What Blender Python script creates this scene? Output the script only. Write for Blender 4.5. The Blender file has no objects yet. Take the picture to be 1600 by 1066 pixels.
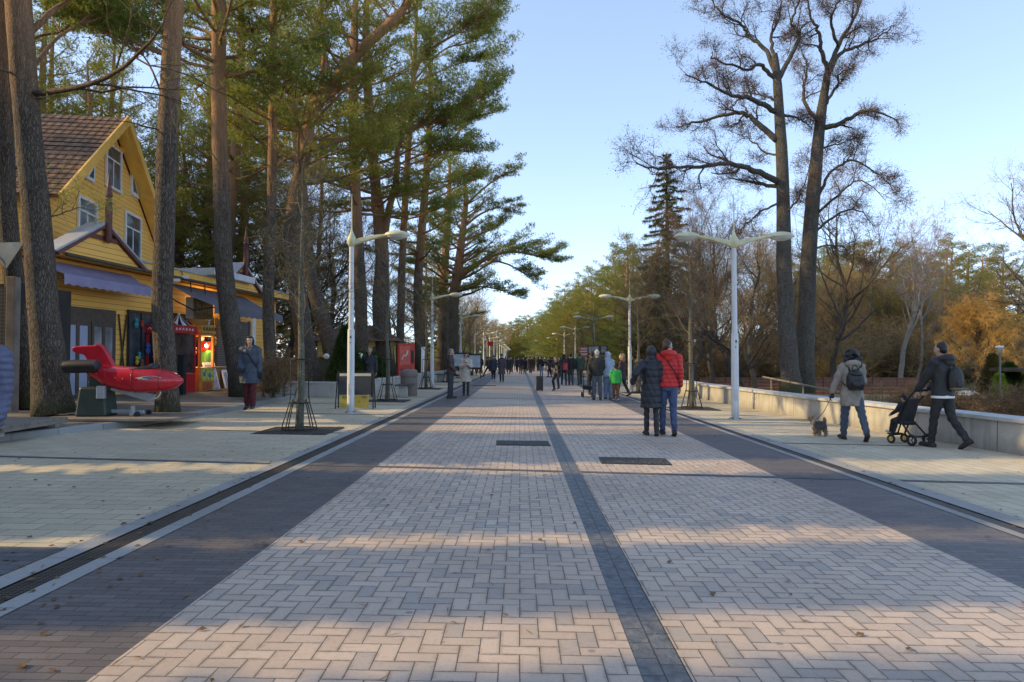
SKY_ST, SUN_ST = 0.15, 5.0
SKY_TINT = (4.45, 4.4, 4.35)
import bpy, bmesh, math, random
import numpy as np
from mathutils import Vector, Matrix, Euler, Quaternion
PI = math.pi
R = math.radians
rng = np.random.default_rng(7)
random.seed(7)
scn = bpy.context.scene
COL = scn.collection
# ------------------------------------------------------------------ camera
FPX = 1100.0
CAMP = Vector((0, 0, 1.45))
cam_d = bpy.data.cameras.new("camera"); cam = bpy.data.objects.new("camera", cam_d); COL.objects.link(cam)
cam_d.sensor_width = 36; cam_d.lens = 36 * FPX / 1600; cam_d.clip_start = 0.05; cam_d.clip_end = 5000
cam.location = CAMP
cam.rotation_euler = (R(90) + math.atan(29 / FPX), 0, math.atan(12 / FPX))
scn.camera = cam
CM = cam.rotation_euler.to_matrix()
def ray(px, py): return CM @ Vector(((px - 800) / FPX, (533 - py) / FPX, -1))
SL = -0.0125                                   # the promenade falls gently to the right
def gz(x): return SL * max(-8.5, min(9.5, x))
def G(px, py, dz=0.0):                          # survey point on the paving
    d = ray(px, py); t = (CAMP.z - dz) / (SL * d.x - d.z)
    p = CAMP + d * t
    if not -8.5 < p.x < 9.5:
        z = gz(p.x) + dz; t = (z - CAMP.z) / d.z; p = CAMP + d * t
    return p
def D(px, py, Y):                               # survey point at a known distance
    d = ray(px, py); return CAMP + d * (Y / d.y)
# ------------------------------------------------------------------ tagging
def tag(o, label=None, cat=None, group=None, kind=None):
    if label: o['label'] = label
    if cat: o['category'] = cat
    if group: o['group'] = group
    if kind: o['kind'] = kind
    return o
def empty(name, loc=(0, 0, 0), rz=0, label=None, cat=None, group=None):
    o = bpy.data.objects.new(name, None); COL.objects.link(o); o.location = loc; o.rotation_euler = (0, 0, rz)
    o.empty_display_size = 0.2
    return tag(o, label, cat, group)
def copy_tree(o, parent=None):
    c = o.copy(); COL.objects.link(c)
    if parent is not None: c.parent = parent
    for ch in o.children: copy_tree(ch, c)
    return c
# ------------------------------------------------------------------ mesh builder
class MB:
    def __init__(s): s.v = []; s.f = []; s.n = 0; s.mi = []
    def add(s, v, f, m=0):
        v = np.asarray(v, float).reshape(-1, 3); s.v.append(v)
        for q in f: s.f.append(tuple(i + s.n for i in q)); s.mi.append(m)
        s.n += len(v); return s
    def box(s, c, d, rz=0, m=0, rot=None, taper=1.0):
        x, y, z = d[0] / 2, d[1] / 2, d[2] / 2
        v = np.array([(-x, -y, -z), (x, -y, -z), (x, y, -z), (-x, y, -z), (-x * taper, -y * taper, z), (x * taper, -y * taper, z), (x * taper, y * taper, z), (-x * taper, y * taper, z)])
        Rm = np.array(rot.to_matrix()) if rot is not None else np.array(Matrix.Rotation(rz, 3, 'Z'))
        v = v @ Rm.T + np.array(c)
        return s.add(v, [(0, 3, 2, 1), (4, 5, 6, 7), (0, 1, 5, 4), (1, 2, 6, 5), (2, 3, 7, 6), (3, 0, 4, 7)], m)
    def bb(s, a, b, m=0):
        a = np.array(a, float); b = np.array(b, float)
        return s.box((a + b) / 2, np.abs(b - a), m=m)
    def bar(s, a, b, w, h=None, m=0):
        a = Vector(a); b = Vector(b); d = b - a
        q = d.to_track_quat('X', 'Z')
        return s.box((a + b) / 2, (d.length, w, h or w), rot=q, m=m)
    def tube(s, pts, rad, n=8, m=0, cap=True):
        v, f = tube_arr(pts, rad, n, cap); return s.add(v, f, m)
    def lathe(s, prof, c=(0, 0, 0), n=16, m=0):
        k = len(prof); a = np.arange(n) * 2 * PI / n; v = []
        for r, z in prof: v += [(c[0] + r * math.cos(t), c[1] + r * math.sin(t), c[2] + z) for t in a]
        f = [(i * n + j, i * n + (j + 1) % n, (i + 1) * n + (j + 1) % n, (i + 1) * n + j) for i in range(k - 1) for j in range(n)]
        f.append(tuple(range(n))[::-1]); f.append(tuple((k - 1) * n + j for j in range(n)))
        return s.add(v, f, m)
    def prism(s, poly, y0, y1, m=0):             # poly of (x,z), extruded along y
        n = len(poly); v = [(x, y0, z) for x, z in poly] + [(x, y1, z) for x, z in poly]
        f = [tuple(range(n)), tuple(range(2 * n - 1, n - 1, -1))] + [(j, i, n + i, n + j) for i, j in ((i, (i + 1) % n) for i in range(n))]
        return s.add(v, f, m)
    def ball(s, c, r, n=12, m=0):
        if not hasattr(r, '__len__'): r = (r, r, r)
        k = max(6, n // 2); v = [(c[0], c[1], c[2] - r[2])]; f = []
        for i in range(1, k):
            p = -PI / 2 + PI * i / k
            v += [(c[0] + r[0] * math.cos(p) * math.cos(t), c[1] + r[1] * math.cos(p) * math.sin(t), c[2] + r[2] * math.sin(p)) for t in np.arange(n) * 2 * PI / n]
        v.append((c[0], c[1], c[2] + r[2])); L = len(v) - 1
        for j in range(n):
            j2 = (j + 1) % n; f.append((0, 1 + j2, 1 + j)); f.append((L, L - n + j, L - n + j2))
            for i in range(k - 2): a = 1 + i * n; f.append((a + j, a + j2, a + n + j2, a + n + j))
        return s.add(v, f, m)
    def mesh(s, name, smooth=False):
        me = bpy.data.meshes.new(name); v = np.concatenate(s.v)
        lt = np.array([len(q) for q in s.f], np.int32); fl = np.fromiter((i for q in s.f for i in q), np.int32)
        return fill(me, v, fl, lt, smooth, np.array(s.mi, np.int32))
    def build(s, name, mat, parent=None, smooth=False, bevel=0, auto=None):
        me = s.mesh(name, smooth)
        for m in (mat if isinstance(mat, (list, tuple)) else [mat]): me.materials.append(m)
        o = bpy.data.objects.new(name, me); COL.objects.link(o)
        if parent is not None: o.parent = parent
        bm = bmesh.new(); bm.from_mesh(me); bmesh.ops.recalc_face_normals(bm, faces=bm.faces); bm.to_mesh(me); bm.free()
        if bevel:
            b = o.modifiers.new("bevel", 'BEVEL'); b.width = bevel; b.segments = 2; b.limit_method = 'ANGLE'; b.angle_limit = R(40)
        if auto:
            me.set_sharp_from_angle(angle=R(auto))
        return o
def fill(me, v, fl, lt, smooth=False, mi=None):
    me.vertices.add(len(v)); me.vertices.foreach_set('co', np.ascontiguousarray(v, np.float32).ravel())
    me.loops.add(len(fl)); me.loops.foreach_set('vertex_index', np.ascontiguousarray(fl, np.int32))
    me.polygons.add(len(lt)); me.polygons.foreach_set('loop_start', np.concatenate([[0], np.cumsum(lt)[:-1]]).astype(np.int32))
    me.polygons.foreach_set('use_smooth', np.full(len(lt), bool(smooth)))
    if mi is not None and mi.any(): me.polygons.foreach_set('material_index', mi)
    me.update(calc_edges=True); me.validate()
    return me
def frames(P):
    P = np.asarray(P, float); T = np.gradient(P, axis=0); T /= np.linalg.norm(T, axis=1)[:, None] + 1e-9
    u = np.cross(T[0], (0, 0, 1.0));
    if np.linalg.norm(u) < 0.1: u = np.cross(T[0], (1.0, 0, 0))
    U = []; 
    for t in T:
        u = u - t * np.dot(u, t); u = u / (np.linalg.norm(u) + 1e-9); U.append(u)
    U = np.array(U); return P, T, U, np.cross(T, U)
def tube_arr(pts, rad, n=8, cap=True):
    P, T, U, V = frames(pts); k = len(P); rad = np.broadcast_to(np.asarray(rad, float), (k,))
    a = np.arange(n) * 2 * PI / n
    v = P[:, None] + rad[:, None, None] * (np.cos(a)[None, :, None] * U[:, None] + np.sin(a)[None, :, None] * V[:, None])
    f = [(i * n + j, i * n + (j + 1) % n, (i + 1) * n + (j + 1) % n, (i + 1) * n + j) for i in range(k - 1) for j in range(n)]
    if cap: f += [tuple(range(n))[::-1], tuple((k - 1) * n + j for j in range(n))]
    return v.reshape(-1, 3), f
def spline(pts, n):                             # Catmull-Rom resample
    P = np.asarray(pts, float); k = len(P)
    if k == 2: return P[0] + (P[1] - P[0]) * np.linspace(0, 1, n)[:, None]
    Q = np.vstack([2 * P[0] - P[1], P, 2 * P[-1] - P[-2]]); out = []
    for t in np.linspace(0, k - 1 - 1e-6, n):
        i = int(t); u = t - i; a, b, c, d = Q[i:i + 4]
        out.append(0.5 * (2 * b + (c - a) * u + (2 * a - 5 * b + 4 * c - d) * u * u + (3 * b - a - 3 * c + d) * u ** 3))
    return np.array(out)
# ------------------------------------------------------------------ node helper
class NT:
    def __init__(s, name):
        s.m = bpy.data.materials.new(name); s.m.use_nodes = True; s.t = s.m.node_tree; s.t.nodes.clear()
        s.out = s.t.nodes.new('ShaderNodeOutputMaterial')
    def n(s, ty, ins=None, o=0, **kw):
        nd = s.t.nodes.new('ShaderNode' + ty)
        for k, v in kw.items(): setattr(nd, k, v)
        for k, v in (ins or {}).items(): s.set(nd.inputs[k], v)
        return nd.outputs[o]
    def set(s, sock, v):
        if isinstance(v, bpy.types.NodeSocket): s.t.links.new(v, sock)
        else:
            if hasattr(sock.default_value, '__len__') and not hasattr(v, '__len__'): v = (v, v, v)
            if hasattr(v, '__len__') and len(v) == 3 and len(sock.default_value) == 4: v = (*v, 1)
            sock.default_value = v
    def math(s, op, *a):
        nd = s.t.nodes.new('ShaderNodeMath'); nd.operation = op
        for i, x in enumerate(a): s.set(nd.inputs[i], x)
        return nd.outputs[0]
    def mix(s, f, a, b, bt='MIX'):
        nd = s.t.nodes.new('ShaderNodeMix'); nd.data_type = 'RGBA'; nd.blend_type = bt
        s.set(nd.inputs[0], f); s.set(nd.inputs[6], a); s.set(nd.inputs[7], b); return nd.outputs[2]
    def ramp(s, f, stops, interp='LINEAR'):
        nd = s.t.nodes.new('ShaderNodeValToRGB'); cr = nd.color_ramp; cr.interpolation = interp
        while len(cr.elements) < len(stops): cr.elements.new(0.5)
        for e, (p, c) in zip(cr.elements, stops): e.position = p; e.color = (*c, 1) if hasattr(c, '__len__') else (c, c, c, 1)
        s.set(nd.inputs[0], f); return nd.outputs[0]
    def obj(s): return s.n('TexCoord', o=3)
    def geo(s): return s.n('NewGeometry')
    def scaled(s, vec, sc): return s.n('Mapping', {0: vec, 3: sc})
    def noise(s, vec, sc, det=4, rough=.55, o=0): return s.n('TexNoise', {'Vector': vec, 'Scale': sc, 'Detail': det, 'Roughness': rough}, o=o)
    def bump(s, h, st=.5, d=.02): return s.n('Bump', {'Strength': st, 'Distance': d, 'Height': h})
    def pbr(s, col, rough=.7, bump=None, **kw):
        ins = {'Base Color': col, 'Roughness': rough}
        if bump is not None: ins['Normal'] = bump
        ins.update({k.replace('_', ' '): v for k, v in kw.items()})
        b = s.n('BsdfPrincipled', ins); s.t.links.new(b, s.out.inputs[0]); return s.m
    def surf(s, sh): s.t.links.new(sh, s.out.inputs[0]); return s.m
_mc = {}
def plain(name, col, rough=.6, var=.12, sc=6, bump=.15, metal=0.0, bd=.01):
    """weathered paint / metal / cloth: colour mottled by noise with a little relief"""
    if name in _mc: return _mc[name]
    t = NT(name); o = t.obj(); nz = t.noise(o, sc, 5); n2 = t.noise(o, sc * 9, 3)
    c = t.mix(t.math('MULTIPLY', t.ramp(nz, [(.3, 0), (.7, 1)]), 1.0), tuple(x * (1 - var) for x in col), tuple(min(1, x * (1 + var)) for x in col))
    c = t.mix(t.math('MULTIPLY', t.ramp(n2, [(.5, 0), (.75, 1)]), var), c, tuple(x * .5 for x in col))
    m = t.pbr(c, rough, t.bump(n2, bump, bd), Metallic=metal); _mc[name] = m; return m
def emis(name, col, st):
    t = NT(name); return t.surf(t.n('Emission', {'Color': (*col, 1), 'Strength': st}))
# ------------------------------------------------------------------ light
SUN_EL, SUN_AZ = R(27), math.atan2(-0.10, -1.0)     # towards the sun: left and a little ahead
w = bpy.data.worlds.new("World"); scn.world = w; w.use_nodes = True
wt = w.node_tree; bg = wt.nodes['Background']
sky = wt.nodes.new('ShaderNodeTexSky'); sky.sky_type = 'NISHITA'; sky.sun_disc = False
sky.sun_elevation = SUN_EL; sky.sun_rotation = PI / 2 - SUN_AZ
sky.altitude = 0; sky.air_density = 0.5; sky.dust_density = 0.3; sky.ozone_density = 2.0
tint = wt.nodes.new('ShaderNodeMix'); tint.data_type = 'RGBA'; tint.blend_type = 'MULTIPLY'; tint.inputs[0].default_value = 1
gam = wt.nodes.new('ShaderNodeGamma'); gam.inputs[1].default_value = .65; wt.links.new(sky.outputs[0], gam.inputs[0]); wt.links.new(gam.outputs[0], tint.inputs[6]); tint.inputs[7].default_value = (*SKY_TINT, 1)       # white balance of the sky
wt.links.new(tint.outputs[2], bg.inputs[0]); bg.inputs[1].default_value = SKY_ST
sd = bpy.data.lights.new("sun", 'SUN'); sun = bpy.data.objects.new("sun", sd); COL.objects.link(sun)
sd.energy = SUN_ST; sd.angle = R(0.5); sd.color = (1, .72, .34)
sdir = Vector((math.cos(SUN_EL) * math.cos(SUN_AZ), math.cos(SUN_EL) * math.sin(SUN_AZ), math.sin(SUN_EL)))
sun.rotation_euler = sdir.to_track_quat('Z', 'Y').to_euler(); sun.location = sdir * 60
scn.view_settings.view_transform = 'Standard'; scn.view_settings.look = 'None'; scn.view_settings.exposure = 0; scn.view_settings.gamma = 1
scn.render.engine = 'CYCLES'
scn.cycles.max_bounces = 4; scn.cycles.use_adaptive_sampling = True; scn.cycles.adaptive_threshold = 0.015; scn.cycles.transparent_max_bounces = 6
# ================================================================== paving materials
def grime(t, o, c, amt=.25):
    big = t.ramp(t.noise(o, .35, 5, .6), [(.35, 0), (.7, 1)])
    c = t.mix(t.math('MULTIPLY', big, amt), c, t.mix(1.0, c, (.62, .58, .54), 'MULTIPLY'))
    st = t.ramp(t.noise(o, 1.7, 3, .6), [(.70, 0), (.76, 1)])
    return t.mix(t.math('MULTIPLY', st, .35), c, t.mix(1.0, c, (.55, .45, .33), 'MULTIPLY'))
def herringbone(name, c1, c2, w=.100):
    t = NT(name); o = t.obj(); s = t.n('SeparateXYZ', {0: t.scaled(o, (1 / w,) * 3)}, o=0)
    nd = s.node; x, y = nd.outputs[0], nd.outputs[1]
    i, j = t.math('FLOOR', x), t.math('FLOOR', y); fx, fy = t.math('SUBTRACT', x, i), t.math('SUBTRACT', y, j)
    k = t.math('FLOORED_MODULO', t.math('SUBTRACT', i, j), 4.0)
    eq = lambda v: t.math('COMPARE', k, float(v), .1)
    k0, k1, k2, k3 = eq(0), eq(1), eq(2), eq(3)
    # distance to the nearest edge that is a joint
    big = lambda d, off: t.math('ADD', d, off)      # off = 1 removes the edge
    L = big(fx, k1); Rr = big(t.math('SUBTRACT', 1.0, fx), k0); B = big(fy, k2); T = big(t.math('SUBTRACT', 1.0, fy), k3)
    d = t.math('MINIMUM', t.math('MINIMUM', L, Rr), t.math('MINIMUM', B, T))
    wob = t.math('MULTIPLY', t.math('SUBTRACT', t.noise(o, 55, 2), .5), .05)
    d = t.math('ADD', d, wob)
    joint = t.ramp(d, [(.012, 1), (.042, 0)])
    idx = t.n('CombineXYZ', {0: t.math('SUBTRACT', i, k1), 1: t.math('SUBTRACT', j, k2), 2: t.math('MULTIPLY', t.math('ADD', k2, k3), 7.0)})
    rnd = t.n('TexWhiteNoise', {'Vector': idx}, o=0); rnd2 = t.n('TexWhiteNoise', {'Vector': idx}, o=1)
    c = t.mix(rnd, c1, c2); c = t.mix(t.math('MULTIPLY', t.ramp(rnd, [(.80, 0), (.9, 1)]), .6), c, (.33, .315, .30))
    sp = t.noise(o, 260, 2, .7); c = t.mix(t.math('MULTIPLY', t.ramp(sp, [(.36, 1), (.46, 0)]), .55), c, tuple(v * .45 for v in c1))
    c = grime(t, o, c, .75); edge = t.ramp(d, [(.05, 1), (.22, 0)]); c = t.mix(t.math('MULTIPLY', edge, t.ramp(t.noise(o, 6, 4, .65), [(.40, 0), (.65, .55)])), c, (.20, .165, .125))
    fine = t.noise(o, 28, 4, .65); c = t.mix(t.math('MULTIPLY', t.ramp(fine, [(.52, 0), (.70, 1)]), .30), c, t.mix(1.0, c, (.6, .55, .5), 'MULTIPLY'))
    # a few rusty leaf stains and old gum spots
    v = t.n('TexVoronoi', {'Vector': o, 'Scale': .9}, o=0); c = t.mix(t.math('MULTIPLY', t.ramp(t.math('ADD', v, t.math('MULTIPLY', t.noise(o, 9, 4), .10)), [(.075, 1), (.125, 0)]), .38), c, (.16, .10, .05))
    v = t.n('TexVoronoi', {'Vector': o, 'Scale': 3.1}, o=0); c = t.mix(t.math('MULTIPLY', t.ramp(v, [(.055, 1), (.075, 0)]), .5), c, (.10, .09, .085))
    c = t.mix(joint, c, t.mix(t.noise(o, 2.2, 4, .6), (.055, .047, .040), (.19, .155, .12)))
    tilt = t.math('MULTIPLY', rnd, .25); h = t.math('ADD', t.math('SUBTRACT', tilt, joint), t.math('MULTIPLY', sp, .22))
    return t.pbr(c, t.math('ADD', .62, t.math('MULTIPLY', rnd, .15)), t.bump(h, .6, .006))
def bricks(name, c1, c2, mortar, bw, rh, ms=.004, off=.5, rot=0, rough=.75, spec=.0, gr=.4):
    t = NT(name); o = t.obj(); v = t.n('Mapping', {0: o, 2: (0, 0, rot)})
    wv = t.n('VectorMath', {0: v, 1: t.n('VectorMath', {0: t.noise(o, 14, 2, o=1), 1: (.008, .008, 0)}, operation='MULTIPLY')}, operation='ADD')
    nd = t.t.nodes.new('ShaderNodeTexBrick'); nd.offset = off
    for kx, vv in {'Vector': wv, 'Color1': (0, 0, 0), 'Color2': (1, 1, 1), 'Mortar': (.5, .5, .5), 'Scale': 1.0, 'Mortar Size': ms, 'Mortar Smooth': .3, 'Brick Width': bw, 'Row Height': rh}.items(): t.set(nd.inputs[kx], vv)
    f = nd.outputs[1]; c = t.mix(nd.outputs[0], c1, c2)
    sp = t.noise(o, 190, 3, .7); c = t.mix(t.math('MULTIPLY', t.ramp(sp, [(.38, 1), (.5, 0)]), .45), c, tuple(x * .5 for x in c1))
    c = grime(t, o, c, gr + .25); c = t.mix(t.math('MULTIPLY', t.ramp(t.noise(o, 30, 4, .65), [(.52, 0), (.70, 1)]), .3), c, t.mix(1.0, c, (.6, .56, .52), 'MULTIPLY')); c = t.mix(f, c, mortar)
    h = t.math('ADD', t.math('SUBTRACT', t.math('MULTIPLY', nd.outputs[0], .3), f), t.math('MULTIPLY', sp, .25))
    return t.pbr(c, rough, t.bump(h, .6, .006))
M_PINK = herringbone("pink_paver", (.57, .455, .36), (.69, .56, .45))
M_BROWN = bricks("brown_paver", (.125, .112, .112), (.185, .165, .160), (.04, .036, .035), .21, .07, .0032, .5, 0, .6)
M_CREAM = bricks("cream_slab", (.56, .49, .345), (.65, .575, .42), (.13, .115, .09), .40, .20, .0045, .5, 0, .8)
M_CREAM2 = bricks("cream_slab_long", (.56, .49, .345), (.65, .575, .42), (.13, .115, .09), .40, .20, .0045, .5, PI / 2, .8)
M_KERB = bricks("grey_kerb_slab", (.32, .32, .31), (.38, .38, .37), (.11, .11, .11), 1.0, 60, .004, .0, PI / 2, .75)
M_DARKPAVE = bricks("dark_paver", (.10, .105, .115), (.15, .155, .165), (.035, .035, .035), .2, .1, .004)
def granite():
    t = NT("split_granite"); o = t.obj(); v = t.n('Mapping', {0: o, 1: (-.56, 0, 0)})
    nd = t.t.nodes.new('ShaderNodeTexBrick'); nd.offset = .37
    for kx, vv in {'Vector': t.n('Mapping', {0: v, 2: (0, 0, PI / 2)}), 'Color1': (0, 0, 0), 'Color2': (1, 1, 1), 'Mortar': (.5, .5, .5), 'Scale': 1.0, 'Mortar Size': .004, 'Brick Width': .19, 'Row Height': .1125}.items(): t.set(nd.inputs[kx], vv)
    big = t.noise(o, 16, 5, .62); n2 = t.noise(o, 75, 4, .6)
    c = t.mix(t.ramp(big, [(.3, 0), (.7, 1)]), (.055, .065, .080), (.19, .20, .21)); c = t.mix(t.math('MULTIPLY', nd.outputs[0], .25), c, (.2, .2, .19))
    c = t.mix(nd.outputs[1], c, (.035, .035, .035))
    h = t.math('SUBTRACT', t.math('ADD', big, t.math('MULTIPLY', n2, .35)), t.math('MULTIPLY', nd.outputs[1], .5))
    return t.pbr(c, .55, t.bump(h, .9, .03))
M_GRAN = granite()
def concrete(name, col, stain=.5, sc=1.0, joint=0):
    t = NT(name); o = t.obj(); a = t.noise(o, 2.2 * sc, 6, .65); b = t.noise(t.scaled(o, (6, 6, .5)), 1.0, 4); c3 = t.noise(o, 60, 3)
    c = t.mix(t.ramp(a, [(.3, 0), (.75, 1)]), tuple(x * .72 for x in col), col)
    c = t.mix(t.math('MULTIPLY', t.ramp(b, [(.52, 0), (.75, 1)]), stain), c, tuple(x * .42 for x in col))
    c = t.mix(t.math('MULTIPLY', t.ramp(c3, [(.56, 0), (.66, 1)]), .35), c, tuple(x * .5 for x in col))
    if joint:
        y = t.n('SeparateXYZ', {0: o}, o=1); f = t.math('FRACT', t.math('DIVIDE', y, joint)); ln = t.ramp(f, [(.004, 1), (.009, 0)]); c = t.mix(ln, c, (.05, .05, .045))
        z = t.n('SeparateXYZ', {0: o}, o=2); c = t.mix(t.math('MULTIPLY', t.ramp(t.math('ADD', z, t.math('MULTIPLY', a, .25)), [(.0, 1), (.30, 0)]), .55), c, (.15, .14, .11))
    return t.pbr(c, .85, t.bump(t.math('ADD', a, t.math('MULTIPLY', c3, .3)), .35, .015))
M_CONC = concrete("cast_concrete", (.52, .50, .45), .75, 1.0, 2.4)
M_CAP = concrete("pale_concrete_cap", (.56, .57, .56), .3)
def soil():
    t = NT("forest_soil"); o = t.obj(); a = t.noise(o, .5, 6, .65); b = t.noise(o, 9, 5, .7); c3 = t.noise(o, 55, 3)
    c = t.mix(t.ramp(b, [(.3, 0), (.7, 1)]), (.055, .038, .022), (.16, .11, .055))
    c = t.mix(t.ramp(a, [(.5, 0), (.64, 1)]), c, t.mix(b, (.05, .06, .02), (.13, .13, .045)))
    c = t.mix(t.ramp(c3, [(.6, 0), (.7, .6)]), c, (.26, .18, .08))
    return t.pbr(c, .95, t.bump(t.math('ADD', b, c3), .9, .05))
M_SOIL = soil()
def terrace_m():
    t = NT("worn_terrace"); o = t.obj(); a = t.noise(o, 1.1, 6, .65); b = t.noise(o, 14, 5, .7)
    c = t.mix(t.ramp(a, [(.35, 0), (.65, 1)]), (.115, .10, .085), (.22, .20, .175)); c = t.mix(t.math('MULTIPLY', t.ramp(b, [(.5, 0), (.65, 1)]), .6), c, (.075, .058, .04))
    nd = t.t.nodes.new('ShaderNodeTexBrick')
    for kx, vv in {'Vector': o, 'Scale': 1.0, 'Mortar Size': .006, 'Brick Width': .5, 'Row Height': .5}.items(): t.set(nd.inputs[kx], vv)
    c = t.mix(t.math('MULTIPLY', nd.outputs[1], .6), c, (.05, .045, .04))
    return t.pbr(c, .9, t.bump(t.math('SUBTRACT', b, nd.outputs[1]), .5, .01))
M_TERR = terrace_m()
def grate_m():
    t = NT("drain_grate"); o = t.obj(); s = t.n('SeparateXYZ', {0: o}).node
    y = t.math('FRACT', t.math('MULTIPLY', s.outputs[1], 33)); x = t.math('FRACT', t.math('MULTIPLY', s.outputs[0], 24)); z = t.math('FRACT', t.math('MULTIPLY', s.outputs[1], 2))
    hole = t.math('MULTIPLY', t.ramp(y, [(.35, 0), (.4, 1)]), t.ramp(x, [(.22, 0), (.27, 1)])); seam = t.ramp(z, [(.012, 1), (.02, 0)])
    c = t.mix(hole, t.mix(t.noise(o, 6, 4), (.14, .115, .09), (.075, .07, .065)), (.008, .008, .008)); c = t.mix(seam, c, (.02, .02, .02))
    return t.pbr(c, .6, t.bump(t.math('SUBTRACT', 1.0, hole), .8, .015), Metallic=.35)
M_GRATE = grate_m()
M_WOODGREY = plain("weathered_wood", (.20, .17, .14), .85, .3, 3)
# ================================================================== ground sheets
def strip(name, x0, x1, mat, dz=0.0, y0=.3, y1=230, n=1):
    b = MB(); xs = np.linspace(x0, x1, n + 1); ys = [y0, 20, 60, 120, y1]
    v = [(x, y, SL * x + dz) for y in ys for x in xs]; k = n + 1
    b.add(v, [(r * k + i, r * k + i + 1, (r + 1) * k + i + 1, (r + 1) * k + i) for r in range(len(ys) - 1) for i in range(n)])
    o = b.build(name, mat); return tag(o, kind='structure')
XP = dict(padL=-3.36, kL=-3.19, gL=-2.99, iL=-2.85, pL=-1.92, c0=.56, c1=.785, pR=3.28, iR=4.22, gR0=4.33, gR1=4.50, padR=4.74)
def kerbx(y):                                   # the kerb of the raised left terrace
    return float(np.interp(y, [0, 9, 12, 14.4, 18, 20.3, 24, 30, 60], [-9.2, -8.9, -8.45, -7.75, -7.55, -7.6, -7.75, -8.0, -8.4]))
def wallx(y): return float(np.interp(y, [0, 9, 11.5, 15, 20, 26, 32, 40], [8.6, 8.35, 8.1, 7.75, 7.35, 7.15, 7.2, 7.5]))
strip('left_pavement', -10, XP['padL'], M_CREAM, n=4)
strip('kerb_slab_line', XP['padL'], XP['kL'], M_KERB, .004); strip('drain_channel_line', XP['kL'], XP['gL'], M_GRATE, -.004)
strip('channel_edge_path', XP['gL'], XP['iL'], M_KERB, .004)
strip('brown_brick_path', XP['iL'], XP['pL'], M_BROWN); strip('pink_brick_road', XP['pL'], XP['c0'], M_PINK, n=2)
strip('granite_centre_line', XP['c0'], XP['c1'], M_GRAN, -.003); strip('pink_brick_road', XP['c1'], XP['pR'], M_PINK, n=2)
strip('brown_brick_path', XP['pR'], XP['iR'], M_BROWN); strip('channel_edge_path', XP['iR'], XP['gR0'], M_KERB, .004)
strip('drain_channel_line', XP['gR0'], XP['gR1'], M_GRATE, -.004); strip('kerb_slab_line', XP['gR1'], XP['padR'], M_KERB, .004)
strip('right_pavement', XP['padR'], 11, M_CREAM2, n=3)
def band(yc, w, x0, x1, mat, skew=-.08):
    b = MB(); xs = np.linspace(x0, x1, 9); v = []
    for x in xs: v += [(x, yc + skew * x - w / 2, SL * x + .0045), (x, yc + skew * x + w / 2, SL * x + .0045)]
    b.add(v, [(2 * i, 2 * i + 2, 2 * i + 3, 2 * i + 1) for i in range(8)])
    tag(b.build('cross_band_path', mat), kind='structure')
for k in range(9):
    yc = 9.25 + k * 8.35
    for a, c in ((kerbx(yc) + .3, XP['padL'] - .01), (XP['iL'] + .01, XP['c0'] - .005), (XP['c1'] + .005, XP['iR'] - .01), (XP['padR'] + .01, min(wallx(yc), 7.1))):
        band(yc, .13, a, c, M_DARKPAVE)
for k in range(14):                             # thinner joints of the side pavements
    yc = 13.2 + k * 8.35
    for a, c in ((kerbx(yc) + .3, XP['padL'] - .01), (XP['padR'] + .01, min(wallx(yc), 7.1))): band(yc, .09, a, c, M_DARKPAVE)
def pad(name, x0, x1, y0, y1, mat, dz=.0085):
    b = MB(); b.add([(x0, y0, gz(x0) + dz), (x1, y0, gz(x1) + dz), (x1, y1, gz(x1) + dz), (x0, y1, gz(x0) + dz)], [(0, 1, 2, 3)])
    return tag(b.build(name, mat), kind='structure')
pad('dark_paving_path', -5.4, XP['padL'] - .01, 3.9, 5.25, M_DARKPAVE)
# ---- raised terrace + its kerb, forest floor, park floor, far land
ys = np.concatenate([np.linspace(1, 30, 40), np.linspace(32, 60, 15)])
b = MB(); v = []; nx = 5
def terz(x, y): return .215 + .02 * min(6, max(0, kerbx(y) - x))
for y in ys:
    k = kerbx(y) - .14
    for x in np.linspace(k, -14.5, nx): v.append((x, y, terz(x, y)))
b.add(v, [(i * nx + j, i * nx + j + 1, (i + 1) * nx + j + 1, (i + 1) * nx + j) for i in range(len(ys) - 1) for j in range(nx - 1)])
tag(b.build('terrace_path', M_TERR, smooth=True), kind='structure')
b = MB(); v = []; 
for y in ys:
    k = kerbx(y); v += [(k, y, gz(k) - .03), (k, y, .205), (k - .015, y, .22), (k - .155, y, .222), (k - .155, y, .0)]
b.add(v, [(i * 5 + j, i * 5 + j + 1, i * 5 + j + 6, i * 5 + j + 5) for i in range(len(ys) - 1) for j in range(4)])
tag(b.build('terrace_kerb_path', bricks("kerb_block", (.26, .265, .26), (.32, .325, .32), (.09, .09, .09), 60, .9, .006, 0, 0, .8)), kind='structure')
def hilly(name, x0, x1, y0, y1, nx, ny, zf, mat):
    xs = np.linspace(x0, x1, nx); yy = np.linspace(y0, y1, ny); b = MB()
    b.add([(x, y, zf(x, y)) for y in yy for x in xs], [(r * nx + i, r * nx + i + 1, (r + 1) * nx + i + 1, (r + 1) * nx + i) for r in range(ny - 1) for i in range(nx - 1)])
    return tag(b.build(name, mat, smooth=True), kind='structure')
def forz(x, y):                                 # wooded ground on the left rises a little
    if x > -8.6 - max(0, min(1, (26 - y) / 2)) * 6: return -.05
    u = min(1, max(0, (-9.0 - x) / 12)); return .30 + 1.3 * u * u * (3 - 2 * u) * min(1, max(0, (y - 26) / 14)) + .10 * math.sin(x * .9 + y * .37) * math.cos(y * .5 - x * .3) * u
hilly('forest_ground', -70, -8.2, -12, 190, 90, 150, forz, M_SOIL)
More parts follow.
